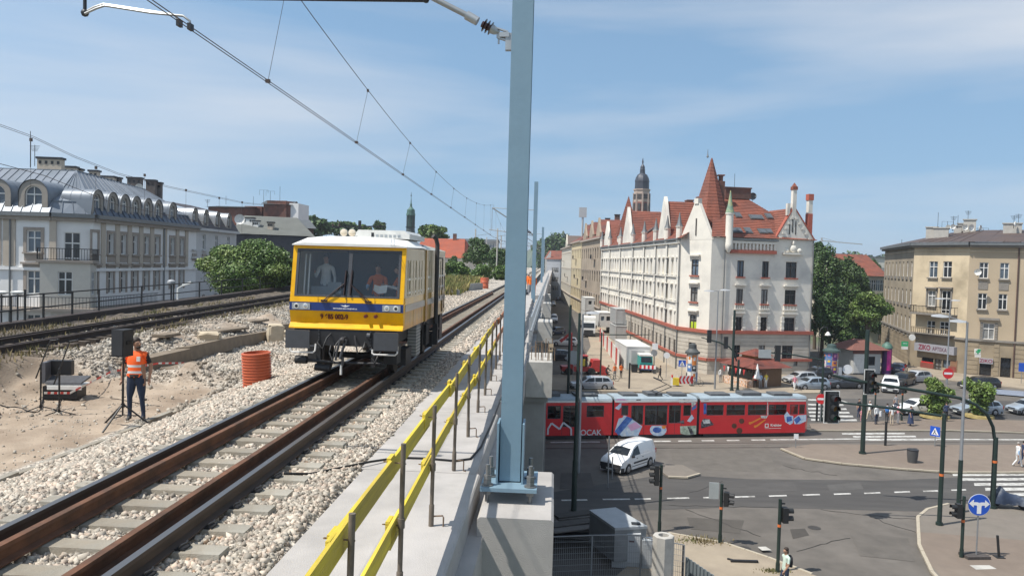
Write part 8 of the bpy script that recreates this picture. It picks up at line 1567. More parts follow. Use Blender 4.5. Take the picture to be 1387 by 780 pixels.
p=W(656.5,391,82); rp=[P(656,391,-.25)]; q=rp[0]; b=B(); b.lathe([(.42,0),(.42,.3),(.45,.32),(.42,.36),(.42,.7),(.45,.72),(.42,.76),(.42,1.15),(.38,1.16)],14); solo('orange_barrel',b,PIPE,'orange red plastic barrel standing far down the track beside the weeds','barrel',(q.x,q.y,-.28),smooth=40)
a,c=P(631,393,-.25),P(652,392,-.25); b=B(); b.bar((a.x,a.y,0.0),(c.x,c.y,0.0),.3,.75); solo('concrete_barrier',b,CONC2,'low grey concrete barrier beside the orange red barrel','barrier'); p=on_deck(608,400,-.2); rock('rubble_heap',p,(1.6,1.2,.5),'dark rubble heap right behind the rail car',9,CONC2)
# street furniture
POLE=mat('dark_green_pole',(.022,.04,.034),.5,.2,var=.2,sc=3); POLG=mat('grey_pole',(.30,.31,.32),.5,.5,var=.1); SIGK=mat('signal_black',(.016,.017,.018),.55,var=.1); ORR=mat('orange_band',(.65,.16,.04),.5); LENS=[mat('red_lens',(.16,.012,.01),.2),mat('amber_lens',(.18,.09,.01),.2),mat('green_lens',(.01,.10,.05),.2)]
def V3(p):return Vector((p.x,p.y,p.z))
def signal(par,c,face,n=3,back=False,s=1.0,board=None):
 h=.32*n*s; b=B(); b.box(-.15*s,.15*s,-.12*s,.10*s,0,h); M_=Matrix.Translation(c)@Matrix.Rotation(face+math.pi/2,4,'Z')
 def put(nm,bb,m_):bb.v=[tuple(M_@Vector(v))for v in bb.v]; return part(par,nm,bb,m_)
 hd_=put('signal_head',b,SIGK)
 for k in range(n):
  z=h-(k+.5)*.32*s; b=B(); b.tube([(0,-.121*s,z),(0,-.128*s,z)],[.10*s,.10*s],12); b.v=[tuple(M_@Vector(v))for v in b.v]; part(hd_,'lens',b,LENS[k if n==3 else k*2])
  b=B(); N_=8; b.loft([[(.125*s*math.cos(math.pi*(a/N_*1.3-.15)),y,z+.125*s*math.sin(math.pi*(a/N_*1.3-.15)))for a in range(N_+1)]for y in(-.12*s,-.36*s)],0,False,False); b.v=[tuple(M_@Vector(v))for v in b.v]; part(hd_,'visor',b,SIGK)
 if board:b=B(); b.box(-.42*s*board,.42*s*board,.101*s,.125*s,-.12,h+.12); put('back_board',b,SIGK); b=B(); e=.42*s*board; b.box(-e,e,.07*s,.10*s,h+.08,h+.12); b.box(-e,e,.07*s,.10*s,-.12,-.08); b.box(-e,-e+.04,.07*s,.10*s,-.079,h+.079); b.box(e-.04,e,.07*s,.10*s,-.079,h+.079); put('board_edge',b,WHT)
 return hd_
def tl_pole(label,bx,by,ty,face,n=2,board=None,group=None,side=.22,r=.075):
 p=V3(st(bx,by)); h=(by-ty)/1040*p.y*1.02; t=thing('traffic_light',label,'traffic light',(p.x,p.y,S),0,group); b=B(); b.cyl((0,0,0),(0,0,h),r,10); b.cyl((0,0,0),(0,0,.5),r*1.25,10); part(t,'pole',b,POLE,40); b=B(); b.cyl((0,0,h-1.25),(0,0,h-1.13),r*1.08,10); part(t,'orange_band',b,ORR,40)
 d=Vector((math.cos(face),math.sin(face),0)); signal(t,Vector((0,0,h-1.05))+d*side,face,n,s=1.05,board=board); b=B(); b.bar((0,0,h-.2),d*side+Vector((0,0,h-.2)),.06); b.bar((0,0,h-.85),d*side+Vector((0,0,h-.85)),.06); part(t,'bracket',b,SIGK); return t,h
G_=None
t,h=tl_pole('traffic light with its head turned left, beside the white van tail in the shadow edge',893,719,630,math.pi,3)
t,h=tl_pole('traffic light with a pale back plate on the sandy pavement',975,737,656,R(-20),2); b=B(); b.box(-.62,-.14,-.03,.02,h-.75,h+.05); part(t,'pale_plate',b,mat('sign_back_grey',(.42,.45,.45),.5,.3))
tl_pole('traffic light nearest the walking woman with the backpack',1053,777,677,R(8),2)
tl_pole('low traffic light left of the round blue arrow sign',1302,757,674,math.pi,2)
tl_pole('far traffic light standing among the waiting people',1221,571,518,R(-90),3)
tl_pole('far traffic light beside the head on white off road car',1185,558,518,R(-90),3)
def armpole(label,base,top,arm,heads,r=.14,bands=True,cat='traffic light',name='signal_mast'):
 p=V3(st(*base)); t=thing(name,label,cat,(p.x,p.y,S)); Y=p.y; pts=[Vector((0,0,0))]
 q=lambda x,y:W(x,y,Y)-Vector((p.x,p.y,S)); tp_=q(*top); b=B(); b.tube([(0,0,0),(0,0,tp_.z)]if not arm or len(arm)==1 else[(0,0,0),(0,0,q(*top).z)],[r,r*.85],12); b.cyl((0,0,0),(0,0,.25),r*1.5,12); part(t,'pole',b,POLE,40)
 if arm:b=B(); b.tube([q(*a)for a in arm],[r*.62]*(len(arm)-1)+[r*.4],10); part(t,'arm',b,POLE,40)
 if bands:b=B(); b.cyl((0,0,2.75),(0,0,2.88),r*1.0,12); part(t,'orange_band',b,ORR,40)
 for x,y0,y1,face,bd,n in heads:c=q(x,y1); s=((y1-y0)/1040*Y)/(.32*n); signal(t,Vector((c.x,0,c.z)),face,n,s=s,board=bd)
 return t,q
armpole('straight green signal mast whose arm holds the big traffic light over the road',(1272,713),(1275,560),[(1274.5,563),(1210,553),(1137,545)],[(1127,533,571,R(-86),.62,3)],.12)
armpole('bent green signal mast at the right whose curved arm crosses the whole junction',(1344,690),(1347,592),[(1347,594),(1345,578),(1337,561),(1322,548),(1300,539),(1250,530),(1200,522),(1150,514),(1128,508)],[(1178,503.5,532,R(-86),.58,3)],.15)
armpole('thick green mast standing on the reddish tram island',(1168,616),(1173.5,447),None,[],.17,False,'mast','signal_mast')
armpole('green signal mast in front of the white building with two heads on a curved arm',(999,530),(997.5,487),[(997.5,489),(995,478),(988,470),(975,464),(950,457)],[(960.5,447,464,R(90),None,3),(983,456,472,R(90),None,3)],.14,False)
armpole('tall straight green mast behind the curved signal arm by the red roofed kiosk',(991,530),(995.5,420),None,[],.15,False,'mast')
t,q=armpole('black mast with a straight arm and small signs over the kiosk',(1112,570),(1115.5,482),[(1114,487.5),(1075,480.5),(1032,476)],[(1053,468,489,R(90),None,3)],.11,False)
b=B(); c=q(1036,478); b.box(c.x-.55,c.x+.55,-.05,.05,c.z-.45,c.z+.3); part(t,'sign_back',b,mat('sign_back_grey',(.42,.45,.45)))
t,q=armpole('black mast with a straight arm across the side street by the cyclist',(813,515),(812,450),[(812,453),(850,453.5),(882,453)],[],.10,False,'mast')
for lb_,b0,t0 in(('short black post between the orange workers and the tram',(852,527),(852,492)),('short black post on the tram island by the striped crossing',(1199,605),(1199.5,572)),('black post in front of the pharmacy parked cars',(1106,570),(1108,546))):
 p=V3(st(*b0)); h=(b0[1]-t0[1])/1040*p.y; b=B(); b.cyl((0,0,0),(0,0,h),.10,8); b.cyl((0,0,h),(0,0,h+.05),.12,8); solo('post',b,SIGK,lb_,'post',(p.x,p.y,S),smooth=40)
def lamp(label,base,top,arms,r=.09,m_=None,hl=.9,name='street_lamp'):
 p=V3(st(*base)); Y=p.y; t=thing(name,label,'street lamp',(p.x,p.y,S)); q=lambda x,y:W(x,y,Y)-Vector((p.x,p.y,S)); h=q(*top).z; b=B(); b.tube([(0,0,0),(0,0,h*.25),(0,0,h*.26),(0,0,h)],[r*1.3,r*1.25,r,r*.6],10); part(t,'pole',b,m_ or POLG,40)
 for x,y in arms:
  c=q(x,y); b=B(); b.tube([(0,0,h-.05),(c.x*.6,0,(h+c.z)/2+.05),(c.x,0,c.z)],.035,6); part(t,'arm',b,m_ or POLG); d=1 if c.x>0 else-1; b=B(); b.loft([[(c.x-d*.05,.06,c.z-.04),(c.x-d*.05,-.06,c.z-.04),(c.x-d*.05,-.05,c.z+.05),(c.x-d*.05,.05,c.z+.05)],[(c.x+d*hl*.4,.16,c.z-.05),(c.x+d*hl*.4,-.16,c.z-.05),(c.x+d*hl*.4,-.11,c.z+.13),(c.x+d*hl*.4,.11,c.z+.13)],[(c.x+d*hl,.08,c.z-.01),(c.x+d*hl,-.08,c.z-.01),(c.x+d*hl,-.06,c.z+.07),(c.x+d*hl,.06,c.z+.07)]]); part(t,'lamp_head',b,mat('lamp_head_pale',(.55,.56,.57),.4,var=.1),40)
 return t,q
t,q=lamp('tall grey double street lamp between the bent signal mast and the straight one',(1298,696),(1302.5,436),[(1283,429),(1307,436)],.095,hl=.85); b=B(); b.tube([(0,0,0),(0,0,3.1)],[.13,.12],10); part(t,'dark_base',b,POLE)
lamp('slim double street lamp before the pharmacy door',(1282,520),(1285.5,407),[(1278,405),(1289,407)],.09,hl=1.0)
lamp('thin double street lamp in front of the white building corner',(968,528),(971.5,394),[(966,394.5),(976,393)],.085,hl=1.0); 
lamp('very tall dark street lamp rising beside the viaduct in the shade',(777,691),(791,424),[],.12,POLE)
lamp('pale grey slanting mast right beside the dark lamp in the shade',(783,640),(789.5,425),[(795,424)],.10,POLG,.8)
armpole('dark catenary mast left of the tall lamp in the shade',(769,545),(777,413),None,[],.14,False,'mast','tram_mast')
t=thing('street_lamp','swan neck street lamp with a white bell shade before the dark trees','street lamp',V3(st(1107,520))); Y=t.location.y; z0=W(1107,446,Y).z-S; b=B(); b.tube([(0,0,0),(0,0,z0-.5),(.12,0,z0),(.45,0,z0+.35),(.85,0,z0+.25),(1.0,0,z0-.25)],.06,8); part(t,'pole',b,DARKM,50); b=B(); b.lathe([(.10,0),(.34,-.35),(.34,-.42),(.05,-.46)],12,(1.0,0,z0-.25)); part(t,'lamp_shade',b,WHT,40)
lf=thing('street_lamp','white headed street lamp below the railing on the left','street lamp',V3(P(241,420,-3.0))); lf.location=Vector((W(241,400,58).x,58,S)); zl=W(241,390,58).z-S; b=B(); b.cyl((0,0,0),(0,0,zl),.09,8); b.bar((0,0,zl),(.45,0,zl+.25),.07); part(lf,'pole',b,WHT,40); b=B(); b.obox((.75,0,zl+.36),(.75,.3,.18),ry=-.35); part(lf,'lamp_head',b,WHT)
p=W(232,384,60); lf2=thing('street_lamp','dark globe street lamp just left of the white headed one','street lamp',(p.x,60,S)); b=B(); b.cyl((0,0,0),(0,0,p.z-S),.07,8); part(lf2,'pole',b,DARKM); b=B(); b.sph((0,0,p.z-S+.1),(.32,.32,.24),10); part(lf2,'globe',b,mat('pale_globe',(.35,.36,.37),.4),40)
for px,lb_ in((24,'flat white topped street lamp below the railing near the left edge'),(2,'swan neck street lamp at the extreme left edge')):
 p=W(px,397,52); t=thing('street_lamp',lb_,'street lamp',(p.x,52,S)); b=B(); b.cyl((0,0,0),(0,0,p.z-S),.06,8); part(t,'pole',b,DARKM); b=B(); b.lathe([(.2,-.1),(.42,0),(.45,.1),(.2,.16)],12,(0,0,p.z-S)); part(t,'lamp_head',b,WHT,40)
SBL=mat('sign_blue',(.015,.09,.50),.4,var=.04); SWH=mat('sign_white',(.78,.78,.78),.4); SRD=mat('sign_red',(.62,.02,.025),.4)
p=V3(st(1322,757)); Y=p.y; c=W(1325,683,Y); t=thing('road_sign','round blue sign with a white split arrow left and right','road sign',(p.x,p.y,S)); lz=c.z-S
b=B(); b.cyl((0,0,0),(0,0,lz),.035,8); part(t,'pole',b,POLG)
r_=.50; b=B(); b.tube([(0,-.04,lz),(0,-.055,lz)],[r_,r_],28); part(t,'disc',b,SBL,40); b=B(); b.tube([(0,-.036,lz),(0,-.04,lz)],[r_+.03,r_+.03],28); part(t,'rim',b,SWH,40)
b=B(); y=-.0575
arrow=[(-.48,.06),(-.26,.25),(-.26,.13),(-.10,.13),(0.0,.10),(.10,.13),(.26,.13),(.26,.25),(.48,.06),(.26,-.13),(.26,-.02),(.13,-.02),(.10,-.06),(.10,-.42),(-.10,-.42),(-.10,-.06),(-.13,-.02),(-.26,-.02),(-.26,-.13)]
b.prism([(x,y,lz+z)for x,z in arrow],(0,-.004,0)); part(t,'arrow',b,SWH)
bs=solo('sign_base',B().box(-.55,.6,-.35,.35,0,.14),mat('dark_rubber_base',(.07,.06,.055),.9,var=.3,sc=4,bump=.4,bsc=10),'dark slab weighing down the foot of the round blue arrow sign','sign base',(p.x-.1,p.y,S+.1),.15)
def pole_sign(label,base,c_,shape,size,mt,sym=None,face=0,pole=POLG,cat='road sign'):
 p=V3(st(*base)); c=W(*c_,p.y); t=thing('road_sign',label,cat,(p.x,p.y,S),face); z=c.z-S; b=B(); b.cyl((0,0,0),(0,0,z+size*.5),.035,6); part(t,'pole',b,pole); b=B()
 if shape=='disc':b.tube([(0,-.04,z),(0,-.055,z)],[size,size],20)
 else:b.box(-size,size,-.055,-.04,z-size*shape,z+size*shape)
 part(t,'plate',b,mt,40)
 if sym:sym(t,z,size)
 return t
def bar_sym(t,z,s):b=B(); b.box(-s*.75,s*.75,-.062,-.057,z-s*.2,z+s*.2); part(t,'white_bar',b,SWH)
def ped_sym(t,z,s):b=B(); b.prism([(-s*.75,-.058,z-s*.7),(s*.75,-.058,z-s*.7),(0,-.058,z+s*.75)],(0,-.003,0)); part(t,'white_triangle',b,SWH); b=B(); b.bar((-.03,-.064,z-s*.1),(.1,-.064,z-s*.6),.06,.004,up=(0,1,0)); b.bar((-.03,-.064,z-s*.1),(-.14,-.064,z-s*.6),.06,.004,up=(0,1,0)); b.sph((-.02,-.066,z+s*.12),(.06,.004,.06),8); part(t,'walking_figure',b,SIGK)
pole_sign('no entry sign at the striped crossing, right of the tram nose',(1111,572),(1110.5,540),'disc',.46,SRD,bar_sym)
pole_sign('no entry sign in front of the pharmacy door',(1283,528),(1283,505.5),'disc',.62,SRD,bar_sym)
pole_sign('square blue pedestrian crossing sign on the reddish island',(1266,606),(1271,584),1.0,.38,SBL,ped_sym,R(-52))
pole_sign('blue pedestrian crossing sign in front of the poster column by the white building',(923,519),(924,492),.9,.42,SBL,ped_sym)
pole_sign('round grey sign back on a pole by the teal cabin van',(885,505),(886,478),'disc',.42,POLG); pole_sign('white round sign above the grey sign back',(886,505),(886,469),1.1,.36,SWH); pole_sign('small white round sign on the banded wall pavement',(902,513),(903,481),'disc',.38,SWH)
pole_sign('large round pale sign in the shaded building site',(776,515),(777,484),'disc',.82,mat('sign_back_grey',(.42,.45,.45))); pole_sign('round white sign back between the parked sedan and the poster column',(1147,520),(1147,500),'disc',.58,SWH); pole_sign('small blue and white parking board at the right edge of the pharmacy building',(1383,520),(1382,497),1.3,.42,SBL)
pole_sign('narrow white banner sign behind the parked sedan',(1137,520),(1137,503),2.6,.20,mat('dull_grey_board',(.4,.42,.45),.6)); pole_sign('little white square stop plate in front of the tram nose',(1077.5,608),(1077,590.5),1.1,.17,SWH)
p=V3(st(825,655)); 
for px,py,ty,lb_ in((829,648,618,'thin grey post in front of the white van bumper'),(823,660,590,'thin rod left of the white van'),):
 p=V3(st(px,py)); b=B(); b.cyl((0,0,0),(0,0,(py-ty)/1040*p.y),.05,6); solo('post',b,POLG,lb_,'post',(p.x,p.y,S))
p=V3(st(1353,757)); b=B(); b.cyl((0,0,0),(-.12,0,1.05),.06,8); b.box(-.2,.2,-.2,.2,0,.04); solo('bollard',b,SIGK,'short leaning black bollard right of the round blue arrow sign','bollard',(p.x,p.y,S+.1))
p=V3(st(1235.5,628)); t=thing('litter_bin','dark round litter bin on the reddish island','litter bin',(p.x,p.y,S+.11)); b=B(); b.lathe([(.30,0),(.36,.5),(.38,.9),(.33,.9),(.3,.2)],16); part(t,'drum',b,mat('bin_grey',(.075,.075,.075),.7,var=.2),40); b=B(); b.lathe([(.385,.86),(.40,.9),(.385,.94)],16); part(t,'rim',b,DARKM)
p=V3(st(1367,690)); t=thing('covered_motorcycle','motorcycle under a blue and grey cover standing at the bent signal mast','motorcycle',(p.x,p.y,S+.1),R(-12)); g=random.Random(3)
b=B(); rings=[]
for k in range(13):
 f_=k/12; x=-1.05+2.1*f_; h=.55+.62*math.exp(-((f_-.25)/.16)**2)+.28*math.exp(-((f_-.6)/.3)**2); w_=.34+.1*math.sin(f_*9); rings.append([(x+g.uniform(-.03,.03),s_*w_*k2,.28+(h-.28)*hz+g.uniform(-.03,.03))for s_,k2,hz in((-1,1.1,0),(-1,1.05,.35),(-1,.8,.75),(-1,.3,.97),(1,.3,.97),(1,.8,.75),(1,1.05,.35),(1,1.1,0))])
b.loft(rings); part(t,'cover',b,mat('tarpaulin_blue',(.022,.036,.07),.65,var=.3,sc=3,bump=.6,bsc=6,c2=(.16,.17,.18),c2amt=.2,c2sc=1.4),50)
for x in(-.78,.72):b=B(); b.tube([(x,-.06,.3),(x,.06,.3)],[.3,.3],18); part(t,'wheel',b,TYRE)
for px,py,ty,lb_,sd in((1266,566,515,'left of the two round green shrubs on the tram island',5),(1326,566,514,'right of the two round green shrubs on the tram island',6)):
 p=V3(st(px,py)); h=(py-ty)/1040*p.y; w_=20/1040*p.y; g_=random.Random(sd); bl_=[(0,0,h*.5,w_*.62,w_*.6,h*.42),(0,0,h*.22,w_*.5,w_*.5,h*.22)]
 for k in range(16):a_=g_.uniform(0,6.28); z_=g_.uniform(.3,.98); rr=w_*(.85 if z_>.45 else.5)*g_.uniform(.5,1.05); bl_.append((rr*math.cos(a_),rr*math.sin(a_),h*z_*.9,w_*.3,w_*.3,h*g_.uniform(.08,.17)))
 t=tree('round_shrub',lb_,(p.x,p.y,S+.12),h,(w_,w_,h*.47),5200,.24,2,sd,None,.05,cat='shrub',blobs=bl_,crown_z=h*.5)
 b=B(); b.lathe([(1.3,0),(1.25,.22),(.05,.26)],20,(0,0,-.02)); solo('flower_bed',b,mat('dry_bed',(.32,.25,.10),.95,var=.3,sc=3),'round dry bed under the '+lb_.split(' of')[0]+' green shrub','flower bed',(p.x,p.y,S+.12))
kA,kB_,kC=st(1003,520),st(1020,526),st(1058,524); ki=Bld('kiosk','small brown kiosk with a two tier red roof, goods on its left side','kiosk',(kB_.x,kB_.y)); wz=lambda y,Y=kB_.y:W(1035,y,Y).z
KBR=mat('brown_board',(.17,.10,.055),.8,var=.2,sc=3,stretch=(4,4,.5)); RRF=mat('red_kiosk_roof',(.22,.065,.045),.6,var=.2,sc=2,c2=(.13,.05,.04),c2amt=.4,c2sc=1)
kd_=Vector((kC.x-kB_.x,kC.y-kB_.y)); kw=kd_.length; kd_.normalize(); ki_=Vector((-kd_.y,kd_.x)); kdp=4.2; c0=Vector((kB_.x,kB_.y)); c1_=c0+kd_*kw; c2_=c1_+ki_*kdp; c3_=c0+ki_*kdp; zt=wz(499)
for A,D in((c0,c1_),(c1_,c2_),(c2_,c3_),(c3_,c0)):ki.face(A,D,S+.1,zt,[],KBR)
def kr(e,z0,z1,e1,nm):
 m_=(c0+c2_)/2; o=[m_+(c-m_).normalized()*((c-m_).length+e)for c in(c0,c1_,c2_,c3_)]; i=[m_+(c-m_)*e1 for c in(c0,c1_,c2_,c3_)]; b=B()
 for k in range(4):courses(b,(*o[k],z0),(*o[(k+1)%4],z0),(*i[(k+1)%4],z1),(*i[k],z1),.3,.03)
 b.add([(*q,z0+.01)for q in o],[(3,2,1,0)]); ki.part(nm,b,RRF); return i
i_=kr(1.2,zt+.0,wz(487.5),.52,'lower_roof'); m_=(c0+c2_)/2; b=B(); b.prism([(*q,wz(487.5)-.05)for q in i_],(0,0,wz(484)-wz(487.5))); ki.part('clerestory',b,mat('amber_board',(.42,.19,.03),.6,var=.2)); 
o=[m_+(q-m_)*1.35 for q in i_]; b=B()
for k in range(4):courses(b,(*o[k],wz(484.4)),(*o[(k+1)%4],wz(484.4)),(*m_,wz(475.5)),(*m_,wz(475.5)),.3,.03)
ki.part('upper_roof',b,RRF)
b=B(); q0=c0+(c3_-c0)*.02; g=random.Random(8)
b.prism([(*(c0-kd_*.9),S+.12),(*(c3_-kd_*.9),S+.12),(*(c3_-kd_*.9),S+.9),(*(c0-kd_*.9),S+.9)],(kd_.x*.85,kd_.y*.85,0)); ki.part('goods_counter',b,mat('goods',(.55,.30,.16),.8,var=.6,sc=5,c2=(.6,.55,.5),c2amt=.45,c2sc=4))
b=B(); b.prism([(*(c0-kd_*.05),S+1.0),(*(c3_-kd_*.05),S+1.0),(*(c3_-kd_*.05),zt-.3),(*(c0-kd_*.05),zt-.3)],(-kd_.x*.08,-kd_.y*.08,0)); ki.part('shop_window',b,WGL)
for k,cc in enumerate((CR,CW,CR,CYE,CW,CR)):
 q=c0 .lerp(c3_,.08+.16*k)-kd_*.95; b=B(); b.poly([(q.x,q.y,zt-.2),(q.x+ki_.x*.4,q.y+ki_.y*.4,zt-.2),(q.x+ki_.x*.2,q.y+ki_.y*.2,zt-.9)]); solo('pennant',b,cc,['first red pennant at the kiosk front corner','white pennant second from the kiosk corner','red pennant third along the kiosk eaves','yellow pennant along the kiosk eaves','second white pennant along the kiosk eaves','last red pennant along the kiosk eaves'][k],'pennant')
q=c0-kd_*.2-ki_*.8; b=B(); b.lathe([(.04,2.9),(.3,1.6),(.38,1.3),(.2,1.2)],10,(q.x,q.y,S)); solo('folded_parasol',b,CW,'white folded parasol at the front corner of the brown kiosk','parasol',smooth=50)
def posters(t,r_,z0,z1,cols,seed):
 g=random.Random(seed); n=7
 for k in range(n):
  a0=k/n*6.2832; zs=[z0,z0+(z1-z0)*g.uniform(.3,.4),z0+(z1-z0)*g.uniform(.6,.72),z1]
  for j in range(3):
   b=B(); z_a,z_b=zs[j]+.04,zs[j+1]-.04; pts=[(r_*math.cos(a0+.04+f_*(6.2832/n-.08)/4),r_*math.sin(a0+.04+f_*(6.2832/n-.08)/4))for f_ in range(5)]
   b.loft([[(x,y,z_a)for x,y in pts],[(x,y,z_b)for x,y in pts]],0,False,False); po=part(t,'poster',b,g.choice(cols))
   b=B(); zc=lerp(z_a,z_b,.6); pts=[(x*1.006,y*1.006)for x,y in pts[1:4]]; b.loft([[(x,y,zc-.15*(z_b-z_a))for x,y in pts],[(x,y,zc+.2*(z_b-z_a))for x,y in pts]],0,False,False); part(po,'print',b,g.choice(cols))
PCOL=[mat('poster_'+n_,c_,.5,var=.3,sc=4)for n_,c_ in(('white',(.68,.67,.64)),('yellow',(.72,.50,.05)),('violet',(.14,.04,.18)),('orange',(.65,.22,.05)),('black',(.03,.03,.035)),('blue',(.08,.18,.42)),('pink',(.6,.2,.35)))]; PW2=[PCOL[0],PCOL[0],PCOL[0],PCOL[5],PCOL[3],PCOL[4]]
def column(label,px,by,ty,wpx,cols,seed,capm,rz=0):
 p=V3(st(px,by)); h=(by-ty)/1040*p.y; r_=wpx/2/1040*p.y; t=thing('advertising_column',label,'advertising column',(p.x,p.y,S+.1)); hb=h*.74; b=B(); b.lathe([(r_*1.06,0),(r_*1.06,.25),(r_,.26),(r_,hb)],28); part(t,'drum',b,mat('column_grey',(.35,.34,.32),.8),40); b=B(); b.lathe([(r_*1.02,hb),(r_*1.32,hb+.05),(r_*1.30,hb+.25),(r_*1.0,hb+h*.08),(r_*.72,hb+h*.13),(r_*.66,h*.97),(.08,h)],28); part(t,'cap',b,capm,30); posters(t,r_*1.01,.35,hb-.05,cols,seed)
column('poster column with mostly white posters at the corner of the white building',936.5,521,466,15,PW2,4,mat('column_cap',(.07,.075,.075),.6,var=.2)); column('poster column with yellow and violet posters right of the white building',1125,509,467,17,PCOL,9,mat('column_cap_green',(.05,.085,.08),.6,var=.2))
p=V3(st(1200,507)); t=thing('lit_column','dark violet and pink advertising pillar with a green domed cap by the white kiosk','advertising column',(p.x,p.y,S+.1)); h=(507-473)/1040*p.y; r_=.62; b=B(); b.lathe([(r_,0),(r_,h)],20); part(t,'drum',b,mat('violet_film',(.05,.01,.09),.35,var=.3,sc=1.5),40); b=B(); b.loft([[(r_*1.01*math.cos(a),r_*1.01*math.sin(a),z)for a in[R(-110+8*k)for k in range(8)]]for z in(h*.15,h*.95)],0,False,False); part(t,'pink_print',b,mat('pink_film',(.5,.02,.22),.4,var=.4,sc=1.5)); b=B(); b.lathe([(r_*1.15,h),(r_*1.12,h+.15),(r_*.9,h+.5),(r_*.4,h+.75),(.03,h+.85)],20); part(t,'cap',b,CU,40)
p=V3(st(1155,507)); q=V3(st(1192,507)); kk=Bld('newspaper_kiosk','white shuttered kiosk with a wide brown hipped roof between the columns','kiosk',(p.x,p.y)); d=Vector((q.x-p.x,q.y-p.y)); kw=d.length; d.normalize(); n_=Vector((-d.y,d.x)); c0=Vector((p.x,p.y)); c1_=c0+d*kw; c2_=c1_+n_*4; c3_=c0+n_*4; zt=W(1172,474,p.y).z
kk.face(c0,c1_,S+.1,zt,[(kw*.52,kw*.8,S+1.2,zt-.9,'thin')],mat('dull_white_panel',(.46,.46,.44),.7),fm=FRD)
for A,D in((c1_,c2_),(c2_,c3_),(c3_,c0)):kk.face(A,D,S+.1,zt,[],mat('dull_white_panel',(.46,.46,.44),.7))
kk.boxes(c0,c1_,[(.08,kw*.42,S+.25+.2*k,S+.43+.2*k,.05)for k in range(14)],WHT,'shutter_slat'); kk.boxes(c0,c1_,[(-.1,kw+.1,zt-.55,zt-.02,.09)],mat('kiosk_fascia',(.16,.06,.05),.6),'fascia'); m_=(c0+c2_)/2; o=[m_+(c-m_)*1.42 for c in(c0,c1_,c2_,c3_)]; b=B()
for k in range(4):courses(b,(*o[k],zt),(*o[(k+1)%4],zt),(*(m_+(o[(k+1)%4]-m_)*.12),W(1172,461,p.y).z),(*(m_+(o[k]-m_)*.12),W(1172,461,p.y).z),.4,.03)
kk.part('roof',b,mat('brown_red_kiosk_roof',(.20,.085,.065),.8,var=.12))
# building site in the side street
CABW=mat('cabin_white',(.62,.615,.59),.6,var=.08,sc=1.5); CABG=mat('cabin_grey',(.40,.405,.40),.6,var=.1,sc=1.5); RIBM=mat('cabin_rib',(.50,.495,.48),.6)
def cabin(label,bl,br,h,dep,wins,mt,z0=0,door=None):
 p=V3(st(*bl)); q=p+Vector((math.cos(.09),math.sin(.09),0))*((br[0]-bl[0])/1040*p.y); bd=Bld('site_cabin',label,'site cabin',(p.x,p.y)); d=Vector((q.x-p.x,q.y-p.y)); L_=d.length; d.normalize(); n_=Vector((-d.y,d.x)); c0=Vector((p.x,p.y)); c=[c0,c0+d*L_,c0+d*L_+n_*dep,c0+n_*dep]; zb=S+.15+z0
 bd.face(c[0],c[1],zb,zb+h,[(L_*a,L_*b_,zb+h*.45,zb+h*.78,'thin')for a,b_ in wins],mt,fm=FRW,dep=.06)
 for k in range(1,4):bd.face(c[k],c[(k+1)%4],zb,zb+h,[],mt)
 b=B(); b.prism([(*q_,zb+h-.0)for q_ in[c0-d*.05-n_*.05,c0+d*(L_+.05)-n_*.05,c[2]+d*.05+n_*.05,c[3]-d*.05+n_*.05]],(0,0,.12)); bd.part('roof',b,mt)
 bd.boxes(c[0],c[1],[(-.04,.12,zb,zb+h,.05),(L_-.12,L_+.04,zb,zb+h,.05)],RIBM,'corner_post')
 if door:bd.boxes(c[0],c[1],[(L_*door[0],L_*door[1],zb+.1,zb+h*.86,.05)],CABG,'door'); 
 sd=int(dep/.5); bd.boxes(c[3],c[0],[(dep*k/sd,dep*k/sd+.2,zb+.1,zb+h-.1,.04)for k in range(sd)],mt,'side_rib',each=False); return bd
cabin('white site cabin with two dark windows, highest of the cabins and behind the lorry',(792,437),(813,436),2.7,7,[(.2,.42),(.55,.8)],CABW,2.85); cabin('white site cabin under the highest one',(792,437),(813,436),2.7,7,[(.2,.4)],CABW)
cabin('white site cabin with two dark windows next to the lorry, right side',(810.5,452),(829,451),2.7,6.5,[(.15,.4),(.55,.85)],CABW,1.2); cabin('pale grey site cabin stacked above the red and white hoarding',(833,462),(856,461.5),2.6,6,[],CABG,2.9,(.08,.46)); cabin('grey site cabin below the stacked pale one',(833,463),(856,462.5),2.6,6,[],CABG,0)
cabin('long white container cabin with a grey door at the end of the cabin row',(848,502),(880,501.5),2.9,9,[],CABW,0,(.2,.75))
ho=thing('site_hoarding','leaning red and white hoarding boards along the site cabins','hoarding')
a,c=V3(st(812,462)),V3(st(838,500)); n=14
for k in range(n):p,q=a.lerp(c,k/n),a.lerp(c,(k+.94)/n); b=B(); b.prism([(p.x,p.y,S+.1),(q.x,q.y,S+.1),(q.x,q.y,S+2.35),(p.x,p.y,S+2.35)],(.05,.01,0)); part(ho,'board',b,[mat('hoarding_red',(.52,.05,.04),.5),WHT,WHT][k%3])
p=V3(st(840,498)); sc_=thing('steel_stair','dark open steel stair leading up to the stacked cabin','stair',(p.x,p.y,S+.1)); b=B(); b.bar((0,0,0),(.8,4,2.9),.1); b.bar((.9,0,0),(1.7,4,2.9),.1); part(sc_,'stringer',b,DARKM)
for k in range(9):b=B(); b.box(.0+.09*k,.9+.09*k,.42*k,.42*k+.28,.05+.32*k,.09+.32*k); part(sc_,'tread',b,DARKM)
